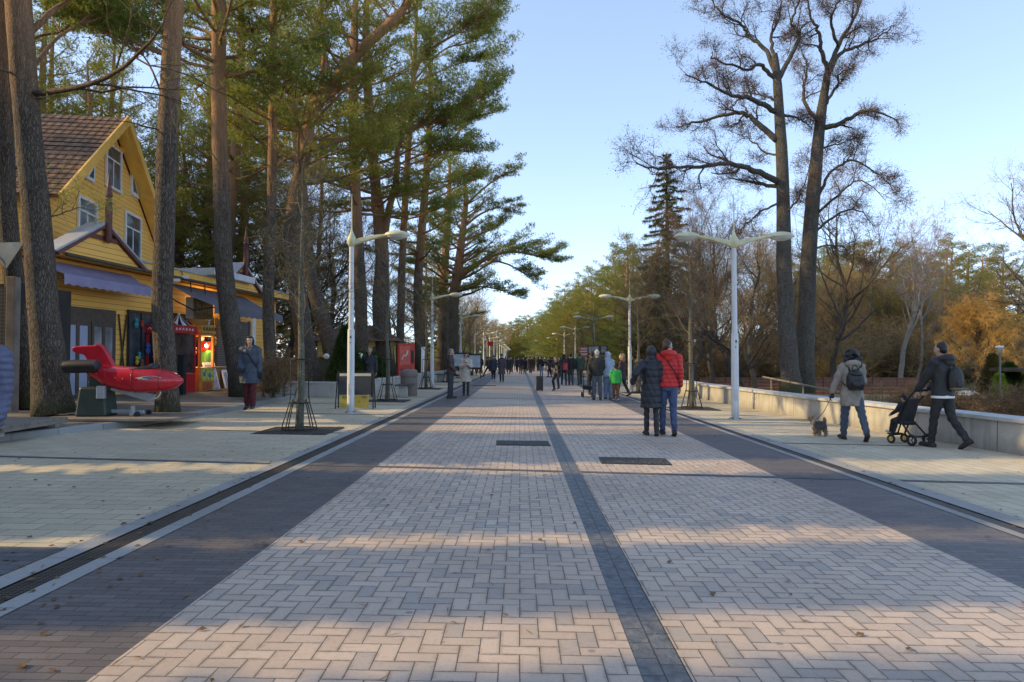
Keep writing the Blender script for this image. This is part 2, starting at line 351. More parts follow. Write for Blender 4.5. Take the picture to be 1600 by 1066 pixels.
def parkz(x, y): return -.20 + .5 * min(1, max(0, (x - 20) / 50)) + .05 * math.sin(x * .5) * math.cos(y * .4) + (0 if y < 36 or x > 12 else .07)
def park_m():
    t = NT("winter_grass_soil"); o = t.obj(); a = t.noise(o, .35, 6, .65); b = t.noise(o, 7, 5, .7)
    c = t.mix(t.ramp(b, [(.3, 0), (.7, 1)]), (.09, .06, .03), (.30, .21, .09)); c = t.mix(t.ramp(a, [(.48, 0), (.62, 1)]), c, (.16, .17, .05))
    return t.pbr(c, .95, t.bump(b, .9, .05))
M_PARK = park_m()
hilly('park_ground', 7.5, 120, -5, 260, 60, 90, parkz, M_PARK)
b = MB(); b.add([(-1500, -300, -.45), (1500, -300, -.45), (1500, 2500, -.45), (-1500, 2500, -.45)], [(0, 1, 2, 3)]); tag(b.build('ground', M_PARK), kind='structure')
hilly('far_wood_ground', -60, 120, 228, 520, 12, 12, lambda x, y: -.1 + max(0, y - 235) * .012, M_SOIL)
# ---- manhole covers let into the pink paving
def manhole(px, py, w, d, rz, lab, group=None):
    p = G(px, py); b = MB(); r = empty('manhole_cover', (p.x, p.y, gz(p.x) + .002), rz, lab, 'manhole cover'); r.rotation_euler.y = -SL
    b.box((0, 0, .004), (w, d, .012)); b.build('rim', plain("cast_iron_rim", (.05, .047, .045), .6, .2, 20, .4, .5), r, bevel=.003)
    t = NT("pebble_cover"); o = t.obj(); vv = t.n('TexVoronoi', {'Vector': o, 'Scale': 26}, o=0); c = t.mix(t.ramp(vv, [(.1, 0), (.5, 1)]), (.16, .15, .14), (.02, .02, .02))
    b = MB(); b.box((0, 0, .007), (w - .07, d - .07, .012)); b.build('pebble_inlay', t.pbr(c, .7, t.bump(vv, .8, .02)), r)
manhole(817, 693, .92, .66, .03, 'rectangular manhole cover left of the granite line, the one closer to the far crowd')
manhole(991, 721, .98, .64, -.05, 'rectangular manhole cover right of the granite centre line in the pink paving')
manhole(757, 603, 1.3, .9, 0, 'low dark manhole cover in the paving behind the woman in the cream coat')
# ---- low concrete wall on the right
def wall_obj():
    r = empty('boundary_wall', (0, 0, 0), 0, 'long low concrete wall with a pale coping along the right pavement', 'wall')
    Y = np.linspace(3, 40, 60); b = MB(); v = []
    for y in Y:
        x = wallx(y); g = gz(x) - .03; top = gz(x) + .52
        v += [(x, y, g), (x + .02, y, top), (x + .40, y, top), (x + .42, y, g - .2)]
    n = len(Y); b.add(v, [(i * 4 + j, i * 4 + j + 1, i * 4 + j + 5, i * 4 + j + 4) for i in range(n - 1) for j in range(3)] + [(3, 2, 1, 0), tuple(4 * (n - 1) + j for j in range(4))])
    b.build('wall_face', M_CONC, r)
    b = MB(); v = []                            # coping slabs, each a little proud
    for k in range(31):
        y0 = 3 + k * 1.2; y1 = y0 + 1.192
        for a in (0,):
            q = []
            for y in (y0, y1):
                x = wallx(y); tz = gz(x) + .522 + .002 * ((k * 7) % 3); q += [(x - .045, y, tz), (x - .045, y, tz + .065), (x + .46, y, tz + .07), (x + .46, y, tz)]
            b.add(q, [(0, 4, 5, 1), (1, 5, 6, 2), (2, 6, 7, 3), (3, 7, 4, 0), (0, 1, 2, 3), (7, 6, 5, 4)])
    b.build('coping', M_CAP, r, bevel=.008)
wall_obj()
# ================================================================== tree materials
def bark(name, c1, c2, zs=.16, orange=None, z0=6, moss=0.0):
    t = NT(name); o = t.obj(); v = t.scaled(o, (1, 1, zs)); a = t.noise(v, 9, 6, .7); wb = t.n('VectorMath', {0: t.noise(t.scaled(o, (1, 1, .5)), 6, 3, o=1), 1: (.16, .16, .10)}, operation='MULTIPLY')
    vo = t.n('TexVoronoi', {'Vector': t.n('VectorMath', {0: v, 1: wb}, operation='ADD'), 'Scale': 30}, o=0, feature='DISTANCE_TO_EDGE'); crack = t.ramp(t.math('ADD', vo, t.math('MULTIPLY', t.math('SUBTRACT', t.noise(v, 34, 4, .7), .5), .22)), [(-.02, 0), (.20, 1)])
    h = t.math('ADD', t.math('MULTIPLY', a, .6), t.math('MULTIPLY', crack, .42)); c = t.mix(t.ramp(h, [(.35, 0), (.95, 1)]), c1, c2); c = t.mix(t.math('MULTIPLY', t.ramp(t.noise(o, 2.3, 4, .6), [(.5, 0), (.72, 1)]), .35), c, (.14, .145, .13))
    if orange:
        z = t.n('SeparateXYZ', {0: o}, o=2); f = t.ramp(t.math('MULTIPLY', t.math('ADD', t.math('SUBTRACT', z, z0), t.math('MULTIPLY', a, 3)), .14), [(.1, 0), (.6, 1)])
        c = t.mix(f, c, t.mix(a, tuple(x * .6 for x in orange), orange))
    if moss:
        z = t.n('SeparateXYZ', {0: o}, o=2); f = t.math('MULTIPLY', t.ramp(t.math('ADD', z, t.math('MULTIPLY', a, 1.2)), [(.9, 1), (1.9, 0)]), moss); c = t.mix(f, c, (.075, .085, .03))
    return t.pbr(c, .9, t.bump(h, .9, .05))
B_PINE = bark("pine_bark", (.046, .034, .025), (.205, .155, .112), .16, (.46, .24, .11), 7.0, .55)
B_GREY = bark("grey_bark", (.050, .044, .036), (.17, .150, .122), .3, None, 0, .75)
B_DARK = bark("dark_bark", (.030, .026, .024), (.095, .080, .070), .3, None, 0, .3)
B_YOUNG = bark("young_bark", (.12, .11, .08), (.26, .25, .18), .6)
B_BIRCH = bark("birch_bark", (.30, .26, .22), (.72, .68, .62), 1.6)
def leafy(name, ca, cb, cc=None, trans=.52, sc=.7):
    t = NT(name); o = t.obj(); ri = t.n('NewGeometry', o=8); ob = t.n('ObjectInfo', o=5); nz = t.noise(o, sc, 3)
    c = t.mix(ri, ca, cb); c = t.mix(t.math('MULTIPLY', t.ramp(nz, [(.35, 0), (.68, 1)]), .6), c, cc or cb); c = t.mix(t.math('MULTIPLY', ob, .45), c, t.mix(1.0, c, (.82, .72, .62), 'MULTIPLY'))
    d = t.n('BsdfPrincipled', {'Base Color': c, 'Roughness': .55, 'Specular IOR Level': .25}); tr = t.n('BsdfTranslucent', {0: c})
    return t.surf(t.n('MixShader', {0: trans, 1: d, 2: tr}))
L_PINE = leafy("pine_needles", (.115, .18, .05), (.27, .32, .07), (.38, .375, .06))
L_PINE2 = leafy("olive_needles", (.15, .18, .036), (.33, .33, .065), (.42, .37, .06))
L_SPRUCE = leafy("spruce_needles", (.065, .09, .038), (.14, .145, .05), (.22, .17, .05))
L_THUJA = leafy("thuja_sprays", (.035, .070, .020), (.075, .125, .03), (.10, .14, .03))
T_BROWN = leafy("brown_twigs", (.13, .080, .045), (.27, .18, .095), (.32, .20, .09), .15)
T_PURPLE = leafy("alder_twigs", (.060, .042, .040), (.135, .090, .078), (.22, .125, .08), .1)
T_GOLD = leafy("golden_twigs", (.40, .24, .07), (.64, .42, .14), (.56, .34, .09), .25)
T_TAN = leafy("tan_twigs", (.27, .185, .085), (.47, .34, .17), (.34, .25, .10), .25)
T_PALE = leafy("birch_twigs", (.30, .20, .16), (.50, .37, .30), (.45, .30, .22), .2)
L_YEL = leafy("yellow_shoots", (.40, .30, .04), (.55, .42, .08), (.5, .33, .05), .3)
# ================================================================== tree geometry
class TG:
    """collects wood tubes and loose triangles (needles or twigs) for one tree"""
    def __init__(s, seed): s.w = MB(); s.t = []; s.rs = np.random.default_rng(seed)
    def limb(s, pts, r0, r1, n=7, seg=None, wob=.0, pw=1.0):
        P = spline(pts, seg or max(4, 3 * len(pts)))
        if wob: 
            q = s.rs.normal(0, wob, P.shape); q[0] = 0; P = P + np.cumsum(q, 0) * np.linspace(0, 1, len(P))[:, None] * .3 + q * .2
        r = r1 + (r0 - r1) * (1 - np.linspace(0, 1, len(P))) ** pw
        v, f = tube_arr(P, r, n)
        s.w.add(v, f); return P, r
    def tris(s, p, d, l, w):
        """thin triangles from p along d"""
        p = np.asarray(p); k = len(p)
        if not k: return
        d = d / (np.linalg.norm(d, axis=1)[:, None] + 1e-9); q = np.cross(d, s.rs.normal(size=(k, 3))); q /= np.linalg.norm(q, axis=1)[:, None] + 1e-9
        w = np.broadcast_to(w, (k,))[:, None] / 2; l = np.broadcast_to(l, (k,))[:, None]
        s.t.append(np.stack([p - q * w, p + q * w, p + d * l], 1).reshape(-1, 3))
    def puff(s, cs, r, ns, kn=6, ln=.18, wd=.027, flat=.42, up=.45):
        """needle clumps: ns shoots of kn needle sprays about each centre"""
        cs = np.asarray(cs); k = len(cs) * ns
        r = np.repeat(np.broadcast_to(r, (len(cs),)), ns)[:, None]
        u = s.rs.normal(size=(k, 3)); u /= np.linalg.norm(u, axis=1)[:, None]; u *= s.rs.random((k, 1)) ** .45
        p = np.repeat(cs, ns, 0) + u * r * (1, 1, flat); dd = u + (0, 0, up)
        p2 = np.repeat(p, kn, 0); d2 = np.repeat(dd, kn, 0) * .8 + s.rs.normal(size=(k * kn, 3)) * .62
        s.tris(p2, d2, ln * s.rs.uniform(.6, 1.2, k * kn), wd)
    def twigs(s, P, l, n, w=.012, sub=3, spread=.9, drop=.0, along=None):
        """fine twigs along polyline P"""
        P = np.asarray(P); i = s.rs.integers(max(0, int(len(P) * .25)), len(P), n); a = P[i]; t = np.gradient(P, axis=0)[i]; t /= np.linalg.norm(t, axis=1)[:, None] + 1e-9
        d = t * .7 + s.rs.normal(size=(n, 3)) * spread + (0, 0, .15 - drop); d /= np.linalg.norm(d, axis=1)[:, None]
        L = l * s.rs.uniform(.5, 1.2, n); s.tris(a, d, L, w)
        f = s.rs.uniform(.25, .95, (n, sub)); b = (a[:, None] + d[:, None] * (L[:, None] * f)[:, :, None]).reshape(-1, 3)
        d2 = np.repeat(d, sub, 0) * .8 + s.rs.normal(size=(n * sub, 3)) * .6 + (0, 0, -drop); s.tris(b, d2, np.repeat(L, sub) * .55, w * .7)
        return b, d2
    def specks(s, c, r, n, sz, flat=.5):
        c = np.asarray(c); k = len(c) * n; u = s.rs.normal(size=(k, 3)) * (1, 1, flat); p = np.repeat(c, n, 0) + u * r
        s.tris(p, s.rs.normal(size=(k, 3)), sz * s.rs.uniform(.6, 1.4, k), sz * .7)
    def finish(s, name, wood, leaf, root, lname='crown', base=None):
        o = s.w.build('trunk', wood, root, smooth=True)
        if s.t:
            v = np.concatenate(s.t); n = len(v) // 3; me = fill(bpy.data.meshes.new('crown'), v, np.arange(n * 3), np.full(n, 3))
            me.materials.append(leaf); c = bpy.data.objects.new(lname, me); COL.objects.link(c); c.parent = root
        return root
def trunk_tube(g, pts, rad, n=14, flare=1.16, rough=.03):
    P = spline(pts, max(12, 4 * len(pts))); k = len(P); r = np.interp(np.linspace(0, 1, k), np.linspace(0, 1, len(rad)), rad)
    z = P[:, 2] - P[0, 2]; r = r * (1 + (flare - 1) * np.exp(-z / .35))
    v, f = tube_arr(P, r, n); c = np.repeat(P, n, 0); v = c + (v - c) * (1 + g.rs.normal(0, rough, (len(v), 1))); g.w.add(v, f); return P, r
def needle_branch(g, a, d, L, r, dens=1.0, pr=.5, ns=14, droop=.0, start=.25):
    """one leafy pine branch: rises at its tip, side shoots carry clumps"""
    rs = g.rs; d = np.asarray(d, float); d /= np.linalg.norm(d); side = np.cross(d, (0, 0, 1.0)); side /= np.linalg.norm(side) + 1e-9
    k = 5; t = np.linspace(0, 1, k); P = np.asarray(a) + d * (t * L)[:, None] + side * (rs.normal(0, .06 * L) * t ** 2)[:, None] + np.array((0, 0, 1.0)) * ((.20 * t ** 2 - droop * t) * L)[:, None]
    P, _ = g.limb(P, r, r * .25, 5, 7, .05 * L / 3)
    cs = []; m = max(2, int(L * 2.0 * dens))
    for q in range(m):
        u = rs.uniform(start, .97); b = P[min(len(P) - 1, int(u * len(P)))]; sd = (1 if q % 2 else -1)
        l2 = (.30 + .42 * (1 - u)) * L * rs.uniform(.6, 1.1) * .62; dd = d * .75 + side * sd * rs.uniform(.5, 1.1) + np.array((0, 0, rs.uniform(.0, .35)))
        dd /= np.linalg.norm(dd); e = b + dd * l2 + np.array((0, 0, .10 * l2)); g.limb([b, (b + e) / 2 + (0, 0, -.02), e], r * .35, r * .1, 3, 3)
        cs += [b + (e - b) * f for f in np.linspace(.5, 1, max(2, int(l2 / .35)))]
    cs += [P[-1], P[-2]]
    g.puff(np.array(cs), pr * rs.uniform(.7, 1.15, len(cs)), ns)
def pine(g, pts, rad, zc, Lmax, nb=30, dens=1.0, top=None, az=None, pr=.5, ns=14, dead=6, shape=.75, tap=.55):
    P, r = trunk_tube(g, pts, rad); rs = g.rs; zt = P[-1, 2]
    for q in range(nb):
        z = zc + (zt - zc) * ((q + rs.random()) / nb); i = int(np.argmin(abs(P[:, 2] - z))); u = (z - zc) / (zt - zc)
        L = Lmax * (.45 + .55 * math.sin(PI * min(1, (.18 + u * .9) ** shape))) * rs.uniform(.6, 1.1) * (1.15 - tap * u)
        a = (q * 2.4 + rs.normal(0, .5)) if az is None else rs.uniform(*az); el = rs.uniform(-.15, .25) + u * .55
        needle_branch(g, P[i] + (0, 0, z - P[i, 2]), (math.cos(a) * math.cos(el), math.sin(a) * math.cos(el), math.sin(el)), L, max(.02, r[i] * .32), dens, pr, ns)
    needle_branch(g, P[-1], (rs.normal(0, .2), rs.normal(0, .2), 1), 1.3, .04, 1.5, pr, ns)
    for q in range(dead):                       # dead snags under the crown
        z = rs.uniform(zc * .45, zc); i = int(np.argmin(abs(P[:, 2] - z))); a = rs.uniform(0, 2 * PI); d = np.array((math.cos(a), math.sin(a), rs.uniform(-.2, .3))); L = rs.uniform(.6, 2.2)
        Q, _ = g.limb([P[i], P[i] + d * L * .5 + (0, 0, .05), P[i] + d * L], .03, .006, 4, 5, .04); g.twigs(Q, .5, 6, .014)
    return P, r
def bare(g, p, d, L, r, dep, mx, up=.12, wig=.16, tl=.5, tn=10, tw=.013, first=.35, ends=None, nch=None, drop=0.0):
    rs = g.rs; k = max(4, int(L / .45)); st = L / k; P = [np.asarray(p, float)]; d = np.asarray(d, float); d /= np.linalg.norm(d)
    for i in range(k): d = d + rs.normal(0, wig, 3) + (0, 0, up * (1 if dep else .3)); d /= np.linalg.norm(d); P.append(P[-1] + d * st)
    P = np.array(P); rr = np.linspace(r, r * .35, len(P)); v, f = tube_arr(P, rr, (10, 6, 4, 3, 3)[min(4, dep)], False); g.w.add(v, f)
    kids(g, P, rr, L, dep, mx, up, wig, tl, tn, tw, first, ends, nch, drop); return P
def kids(g, P, rr, L, dep, mx, up=.12, wig=.16, tl=.5, tn=10, tw=.013, first=.35, ends=None, nch=None, drop=0.0):
    rs = g.rs
    if dep >= mx:
        b, d2 = g.twigs(P, tl, tn, tw, 3, .8, drop)
        if ends is not None: ends.append(P[-1]); ends.append(P[len(P) // 2])
        return
    n = nch[dep] if nch else (9, 5, 4, 3)[dep]
    for q in range(n):
        u = first + (1 - first) * (q + rs.random()) / n if q < n - 1 else .98
        i = min(len(P) - 2, int(u * len(P))); t = P[i + 1] - P[i]; t /= np.linalg.norm(t); s = np.cross(t, rs.normal(size=3)); s /= np.linalg.norm(s) + 1e-9
        an = rs.uniform(.55, 1.05) if q < n - 1 else .2; dd = t * math.cos(an) + s * math.sin(an)
        bare(g, P[i], dd, L * rs.uniform(.38, .6) * (1.15 - .5 * u if dep == 0 else 1), rr[i] * .55, dep + 1, mx, up, wig, tl, tn, tw, .2, ends, nch, drop)
def at_base(pts):                               # local points about the tree's foot
    p = np.array([tuple(q) for q in pts]); return p - p[0], Vector(p[0])
def px_line(l, Y, dy=0):                        # a surveyed limb, running dy metres towards or away from us
    n = len(l); return [D(x, y, Y + dy * (i / max(1, n - 1))) for i, (x, y) in enumerate(l)]
CROWN_LOW = .78
# ================================================================== the pines one can tell apart on the left
def hero_pine(px, Y, rad, lab, zc, Lmax, nb, limbs=(), seed=1, dens=1.0, ext=None, az=None, leaf=None, dead=6, ns=14, shape=.75, name='pine_tree'):
    P = px_line(px, Y)
    if ext: P.append(P[-1] + Vector(ext))
    L, base = at_base(P); g = TG(seed); r = empty(name, base, 0, lab, 'tree')
    if nb: pine(g, L, rad, zc * CROWN_LOW, Lmax * 1.12, int(nb * 1.9), dens, az=az, dead=dead, ns=ns, shape=shape)
    else: trunk_tube(g, L, rad)
    for l in limbs:
        Q = np.array([tuple(q - base) for q in px_line(l[0], Y, l[2])]); kind = l[3] if len(l) > 3 else 'leaf'; S, _ = g.limb(Q, l[1], l[1] * .22, 7, 14, .03)
        tot = np.linalg.norm(np.diff(S, axis=0), axis=1).sum()
        if kind == 'dead':
            kids(g, S, np.linspace(l[1], l[1] * .25, len(S)), tot, 1, 3, .15, .2, .35, 4, .012, .2, None, (0, 7, 4))
        elif kind == 'bare':
            continue
        else:
            for q in range(int(tot * 3.4)):
                u = g.rs.uniform(.3, .98) ** .8; i = min(len(S) - 2, int(u * len(S))); t = S[i + 1] - S[i]; t /= np.linalg.norm(t); sd = np.cross(t, (0, 0, 1.0)); d = t * .7 + sd * g.rs.uniform(-1.1, 1.1) + np.array((0, 0, g.rs.uniform(-.15, .5)))
                needle_branch(g, S[i], d, min(3.2, tot * g.rs.uniform(.20, .40)), .025, 1.2, .45, max(9, ns - 4), 0, .15)
    return g.finish(name, B_PINE, leaf or L_PINE, r)
hero_pine([(84, 648), (70, 500), (56, 330), (42, 180), (28, 0), (16, -160), (10, -420)], 14.8, [.37, .29, .265, .255, .25, .2, .10], 'thickest pine trunk, leaning left, standing beside the red ride and the double door', 13.5, 3.6, 8,
    [([(46, 147), (100, 140), (150, 128), (190, 108), (222, 78), (245, 52), (258, 30)], .065, -2.0, 'dead'), ([(36, 60), (80, 20), (130, -20), (190, -70)], .08, 1.5), ([(40, 120), (90, 60), (130, 35), (165, 5)], .05, 2.5), ([(56, 345), (90, 335), (120, 325), (140, 330)], .02, .6, 'dead')], 11, dead=3)
hero_pine([(50, 638), (30, 500), (14, 370), (8, 250), (4, 100), (0, -80), (-10, -300)], 16.3, [.27, .22, .21, .20, .19, .16, .1], 'leaning pine trunk half hidden behind the thickest trunk beside the timber stall', 13.5, 3.4, 8, [([(10, 75), (60, 58), (110, 48), (160, 30)], .05, 3.0)], 12, dead=3)
hero_pine([(263, 650), (254, 480), (258, 330), (264, 150), (273, 0), (280, -200), (288, -420)], 16.4, [.25, .235, .225, .215, .20, .17, .08], 'straight pine trunk standing right behind the red plane ride', 14, 3.2, 9, [([(268, 90), (220, 70), (165, 45), (118, 2), (90, -40)], .06, 2.5), ([(262, 170), (230, 95), (190, 60), (150, 40)], .03, 2.0)], 13, dead=2)
hero_pine([(378, 620), (353, 450), (347, 330), (342, 150), (342, 0), (344, -150)], 23, [.36, .29, .26, .24, .22, .12], 'pine trunk standing in front of the shuttered shop window', 13.5, 3.8, 16, [([(343, 60), (318, 48), (285, 38), (250, 22), (190, 10)], .07, 1.5), ([(342, 30), (322, 20), (308, 14), (312, 2)], .04, -1, 'dead')], 14, dead=4)
hero_pine([(426, 613), (419, 480), (424, 330), (427, 150), (428, 0), (429, -60)], 25.2, [.23, .20, .18, .15, .12, .06], 'slim pine by the corner of the grey awning', 11.5, 2.6, 18, (), 15, dead=10)
hero_pine([(487, 613), (472, 500), (457, 400), (462, 310), (475, 240), (490, 170), (525, 125), (570, 72), (612, 34), (650, -10)], 26.5, [.42, .33, .31, .28, .25, .23, .22, .20, .18, .10], 'bent pine whose upper trunk kinks sharply to the right in the sun', 10.0, 3.6, 18, [([(500, 150), (505, 90), (500, 30), (510, -40)], .11, 1.5), ([(470, 262), (520, 240), (560, 225), (590, 230)], .05, -1.5), ([(480, 210), (440, 190), (400, 170), (380, 160)], .06, 2)], 16, leaf=L_PINE2, dead=9)
hero_pine([(525, 575), (507, 510), (486, 432), (474, 340), (468, 250), (455, 150), (450, 50)], 35, [.42, .36, .33, .30, .26, .2, .1], 'pine trunk leaning to the left behind the cone shaped conifer', 12.5, 4.0, 22, (), 17, dead=8)
hero_pine([(566, 588), (563, 450), (557, 330), (552, 180), (553, 60), (560, -70)], 38, [.38, .33, .29, .26, .22, .10], 'reddish straight pine rising behind the single arm lamp closest to us', 11.0, 4.2, 24, [([(553, 150), (520, 120), (500, 60), (470, 30)], .08, -2)], 18, leaf=L_PINE2)
hero_pine([(603, 588), (595, 480), (597, 400), (588, 300), (577, 180), (572, 60), (575, -60)], 40.5, [.60, .48, .40, .32, .27, .22, .1], 'forked pine with a broad double trunk by the round bin', 11.5, 4.2, 22, [([(598, 400), (606, 335), (620, 279), (625, 216), (668, 193), (715, 180), (763, 138)], .24, -1.0), ([(624, 230), (640, 150), (660, 90), (710, 55), (768, 22)], .16, 1.0), ([(650, 130), (690, 110), (720, 98), (742, 95)], .06, 1.5), ([(600, 270), (650, 245), (690, 235), (733, 240)], .07, -2)], 19, ns=15)
hero_pine([(624, 585), (629, 400), (637, 250), (646, 120), (652, 0)], 44, [.27, .23, .2, .16, .07], 'slender reddish pine next to the red vending machine', 12.0, 3.6, 20, [([(644, 130), (690, 80), (730, 68), (758, 50)], .07, 1)], 20)
hero_pine([(657, 582), (653, 450), (664, 300), (672, 170), (670, 40)], 50, [.36, .32, .27, .2, .07], 'pine between the vending machine and the second single arm lamp', 10.0, 4.4, 26, [([(668, 260), (700, 225), (735, 190), (762, 175)], .08, -1), ([(664, 320), (700, 300), (730, 285), (742, 282)], .07, 2)], 21)
hero_pine([(706, 593), (708, 480), (716, 420), (722, 370), (728, 310), (722, 262)], 59, [.60, .48, .40, .30, .2, .08], 'pine whose longest branch reaches out over the promenade', 8.5, 4.0, 22, [([(712, 440), (735, 421), (765, 402), (800, 393), (830, 398), (846, 402)], .20, -2), ([(760, 405), (790, 412), (815, 425), (832, 440)], .10, -1), ([(718, 455), (750, 448), (780, 452), (803, 462)], .10, 1), ([(724, 355), (750, 335), (775, 325), (793, 328)], .12, 1), ([(728, 320), (750, 300), (775, 280), (797, 270)], .12, -1), ([(722, 375), (745, 368), (765, 360), (782, 350)], .10, 2), ([(700, 440), (670, 420), (640, 410)], .12, 0)], 22, ns=15)
hero_pine([(690, 590), (693, 450), (700, 340), (703, 250)], 66, [.5, .42, .3, .1], 'dense pine just left of the pine with the reaching branch', 7.0, 4.6, 30, (), 23)
# ---- ordinary forest pines: five of them, copied
PROTO = []
for i, (H, zc, L, nb, lf, r0) in enumerate([(21, 7.0, 4.0, 46, L_PINE, .28), (24, 8.5, 4.3, 48, L_PINE, .33), (19, 5.5, 3.7, 46, L_PINE2, .25), (16, 2.4, 4.4, 66, L_PINE2, .25), (13.5, 1.0, 4.4, 66, L_PINE, .24)]):
    g = TG(100 + i); rs = g.rs; b = rs.normal(0, .35, 2)
    r = empty('pine_tree'); pine(g, [(0, 0, 0), (b[0], b[1], H * .35), (b[0] * .4, b[1] * 1.5, H * .7), (0, b[1], H)], [r0, r0 * .85, r0 * .6, r0 * .15], zc, L, nb, .9, dead=12, ns=11, tap=.55 if i < 3 else .22)
    g.finish('pine_tree', B_PINE, lf, r); PROTO.append([r, False])
def put(proto, x, y, z, rz, s, lab, cat, group=None):
    o = proto[0] if not proto[1] else copy_tree(proto[0])
    proto[1] = True; o.location = (x, y, z); o.rotation_euler = (0, 0, rz); o.scale = (s, s, s * rng.uniform(.94, 1.06))
    for k in ('label', 'category', 'group'):
        if k in o: del o[k]
    return tag(o, lab, cat, group)
def scatter(n, x0, x1, y0, y1, dmin, ok, which, lab, group, seed, s0=.85, s1=1.15, zf=forz):
    rs = np.random.default_rng(seed); pts = []
    for _ in range(n * 60):
        if len(pts) >= n: break
        x, y = rs.uniform(x0, x1), rs.uniform(y0, y1)
        if ok(x, y) and all((x - a) ** 2 + (y - c) ** 2 > dmin ** 2 for a, c in pts): pts.append((x, y))
    for x, y in pts: put(PROTO[which[rs.integers(len(which))]], x, y, zf(x, y) - .05, rs.uniform(0, 6.28), rs.uniform(s0, s1), lab, 'tree', group)
clear = lambda x, y: not (-27 < x < -10.2 and 16 < y < 39) and not (-17 < x < -6 and 41 < y < 57)
scatter(30, -40, -12.5, 38, 60, 2.4, clear, (0, 1, 2, 2, 3), 'tall pine deep in the dark wood behind the shop and the kiosk', 'pines of the wood on the left', 1)
scatter(10, -42, -15, 46, 64, 3.0, clear, (4, 3, 4), 'dark bushy pine filling the gaps between the trunks on the left', 'bushy pines between the trunks', 6, .62, .85)
scatter(18, -50, -25, 20, 42, 3.2, clear, (0, 1, 2), 'pine standing behind the yellow house roof', 'pines behind the yellow house', 2, .8, 1.0)
rs = np.random.default_rng(5)
def sun_block_tree(H, Rr, seed):                   # opaque columnar spruce, shaped to block the sun
    g = TG(seed); rs = g.rs; n = 9000; u = rs.random(n) ** .9; a = rs.uniform(0, 2 * PI, n); rr = Rr * np.minimum(1, (u + .03) * 9) * (1 - u) ** .35 * (.6 + .4 * rs.random(n) + .10 * np.sin(a * 3 + u * 22))
    p = np.stack([rr * np.cos(a), rr * np.sin(a), .4 + u * (H - .4)], 1); g.tris(p, np.stack([np.cos(a), np.sin(a), np.full(n, -.2)], 1) + rs.normal(0, .45, (n, 3)), .55 * rs.uniform(.5, 1.3, n), .17)
    trunk_tube(g, [(0, 0, 0), (0, 0, H * .5), (0, 0, H * .97)], [.2, .13, .03]); r = empty('spruce_tree'); g.finish('spruce_tree', B_DARK, L_SPRUCE, r); return [r, False]
for j, (y0, R0) in enumerate(((12.05, 2.1), (7.4, 1.45), (4.75, .36), (1.75, 1.6), (-1.6, 1.7), (-5, 1.7))):   # out-of-view spruces added to shade the paving; gaps leave sunlit streaks
    pr = sun_block_tree(12.5, R0, 400 + j)
    for q, x in enumerate((-12.2, -14.6, -17.4)):
        o = put(pr, x + rs.normal(0, .25), y0 + .10 * x + rs.normal(0, .10), .2, rs.uniform(0, 6), rs.uniform(.92, 1.15), 'dense columnar spruce beyond the edge of the view, added to shade the promenade', 'tree', 'unseen columnar spruces added for shade'); o.scale.x = o.scale.y = 1
for x, y, k, s in ((-9.4, 71, 3, .8), (-9.0, 80, 4, .8)):
    put(PROTO[k], x, y, 0, x * 3, s, 'bushy pine lining the left side of the promenade beyond the lamps', 'tree', 'bushy pines on the left further on')
# ---- far end of the promenade and the right-hand row
def zoomL(l, x0, y0, k): return [(x0 + x / k, y0 + y / k) for x, y in l]
def alder(trunk, rad, limbs, Y, lab, seed):
    P = px_line(zoomL(trunk, 950, 0, 1.776), Y); L, base = at_base(P); g = TG(seed); r = empty('alder_tree', base, 0, lab, 'tree')
    trunk_tube(g, L, rad, 14, 1.25, .03); ends = []
    for l, r0, dy, tw in limbs:
        Q = np.array([tuple(q - base) for q in px_line(zoomL(l, 950, 0, 1.776), Y, dy)]); S, rr = g.limb(Q, r0, r0 * .18, 7, 5 * len(l), .09)
        tot = np.linalg.norm(np.diff(S, axis=0), axis=1).sum()
        kids(g, S, rr, tot * .43, 1, 3, .08, .28, .36, 15, .012, .25, ends, (0, max(7, int(tot * 2.2)), 5), tw)
    g.finish('alder_tree', B_GREY, T_PURPLE, r)
    g2 = TG(seed + 50); g2.specks(np.array(ends), .22, 17, .043, .35); v = np.concatenate(g2.t); n = len(v) // 3
    me = fill(bpy.data.meshes.new('catkins'), v, np.arange(n * 3), np.full(n, 3)); me.materials.append(T_PURPLE if seed == 31 else T_BROWN)
    c = bpy.data.objects.new('catkins', me); COL.objects.link(c); c.parent = r
YA = 27
alder([(508, 1090), (490, 800), (485, 500), (470, 230), (462, 150)], [.36, .29, .24, .16, .11], [
    ([(474, 505), (400, 470), (340, 455), (250, 465), (130, 472), (70, 462)], .13, -2, .0), ([(478, 520), (400, 500), (325, 485)], .09, 1.5, .0), ([(468, 390), (420, 345), (380, 320), (330, 325), (240, 345), (188, 358)], .13, 1.5, .0),
    ([(466, 310), (400, 275), (350, 268), (290, 245), (215, 215)], .11, -1.5, .0), ([(468, 282), (430, 265), (380, 262), (340, 240)], .06, 2, 0), ([(465, 220), (420, 180), (390, 190), (300, 160), (280, 140)], .09, -1, 0),
    ([(470, 225), (440, 140), (390, 100), (360, 60), (290, 10), (270, -30)], .10, 1, 0), ([(470, 225), (515, 140), (530, 95), (510, 60), (530, 0), (520, -60)], .10, -1, 0), ([(462, 170), (450, 100), (470, 40), (455, -40)], .08, 1, 0),
    ([(488, 320), (530, 330), (570, 355)], .06, 1, 0), ([(487, 600), (530, 540), (555, 450)], .05, -2, 0), ([(484, 560), (420, 590), (370, 640), (330, 700)], .05, 2, .1), ([(482, 430), (440, 420), (390, 380), (340, 350)], .05, 2, 0)],
    YA, 'large alder with limbs reaching left over the double arm lamp', 31)
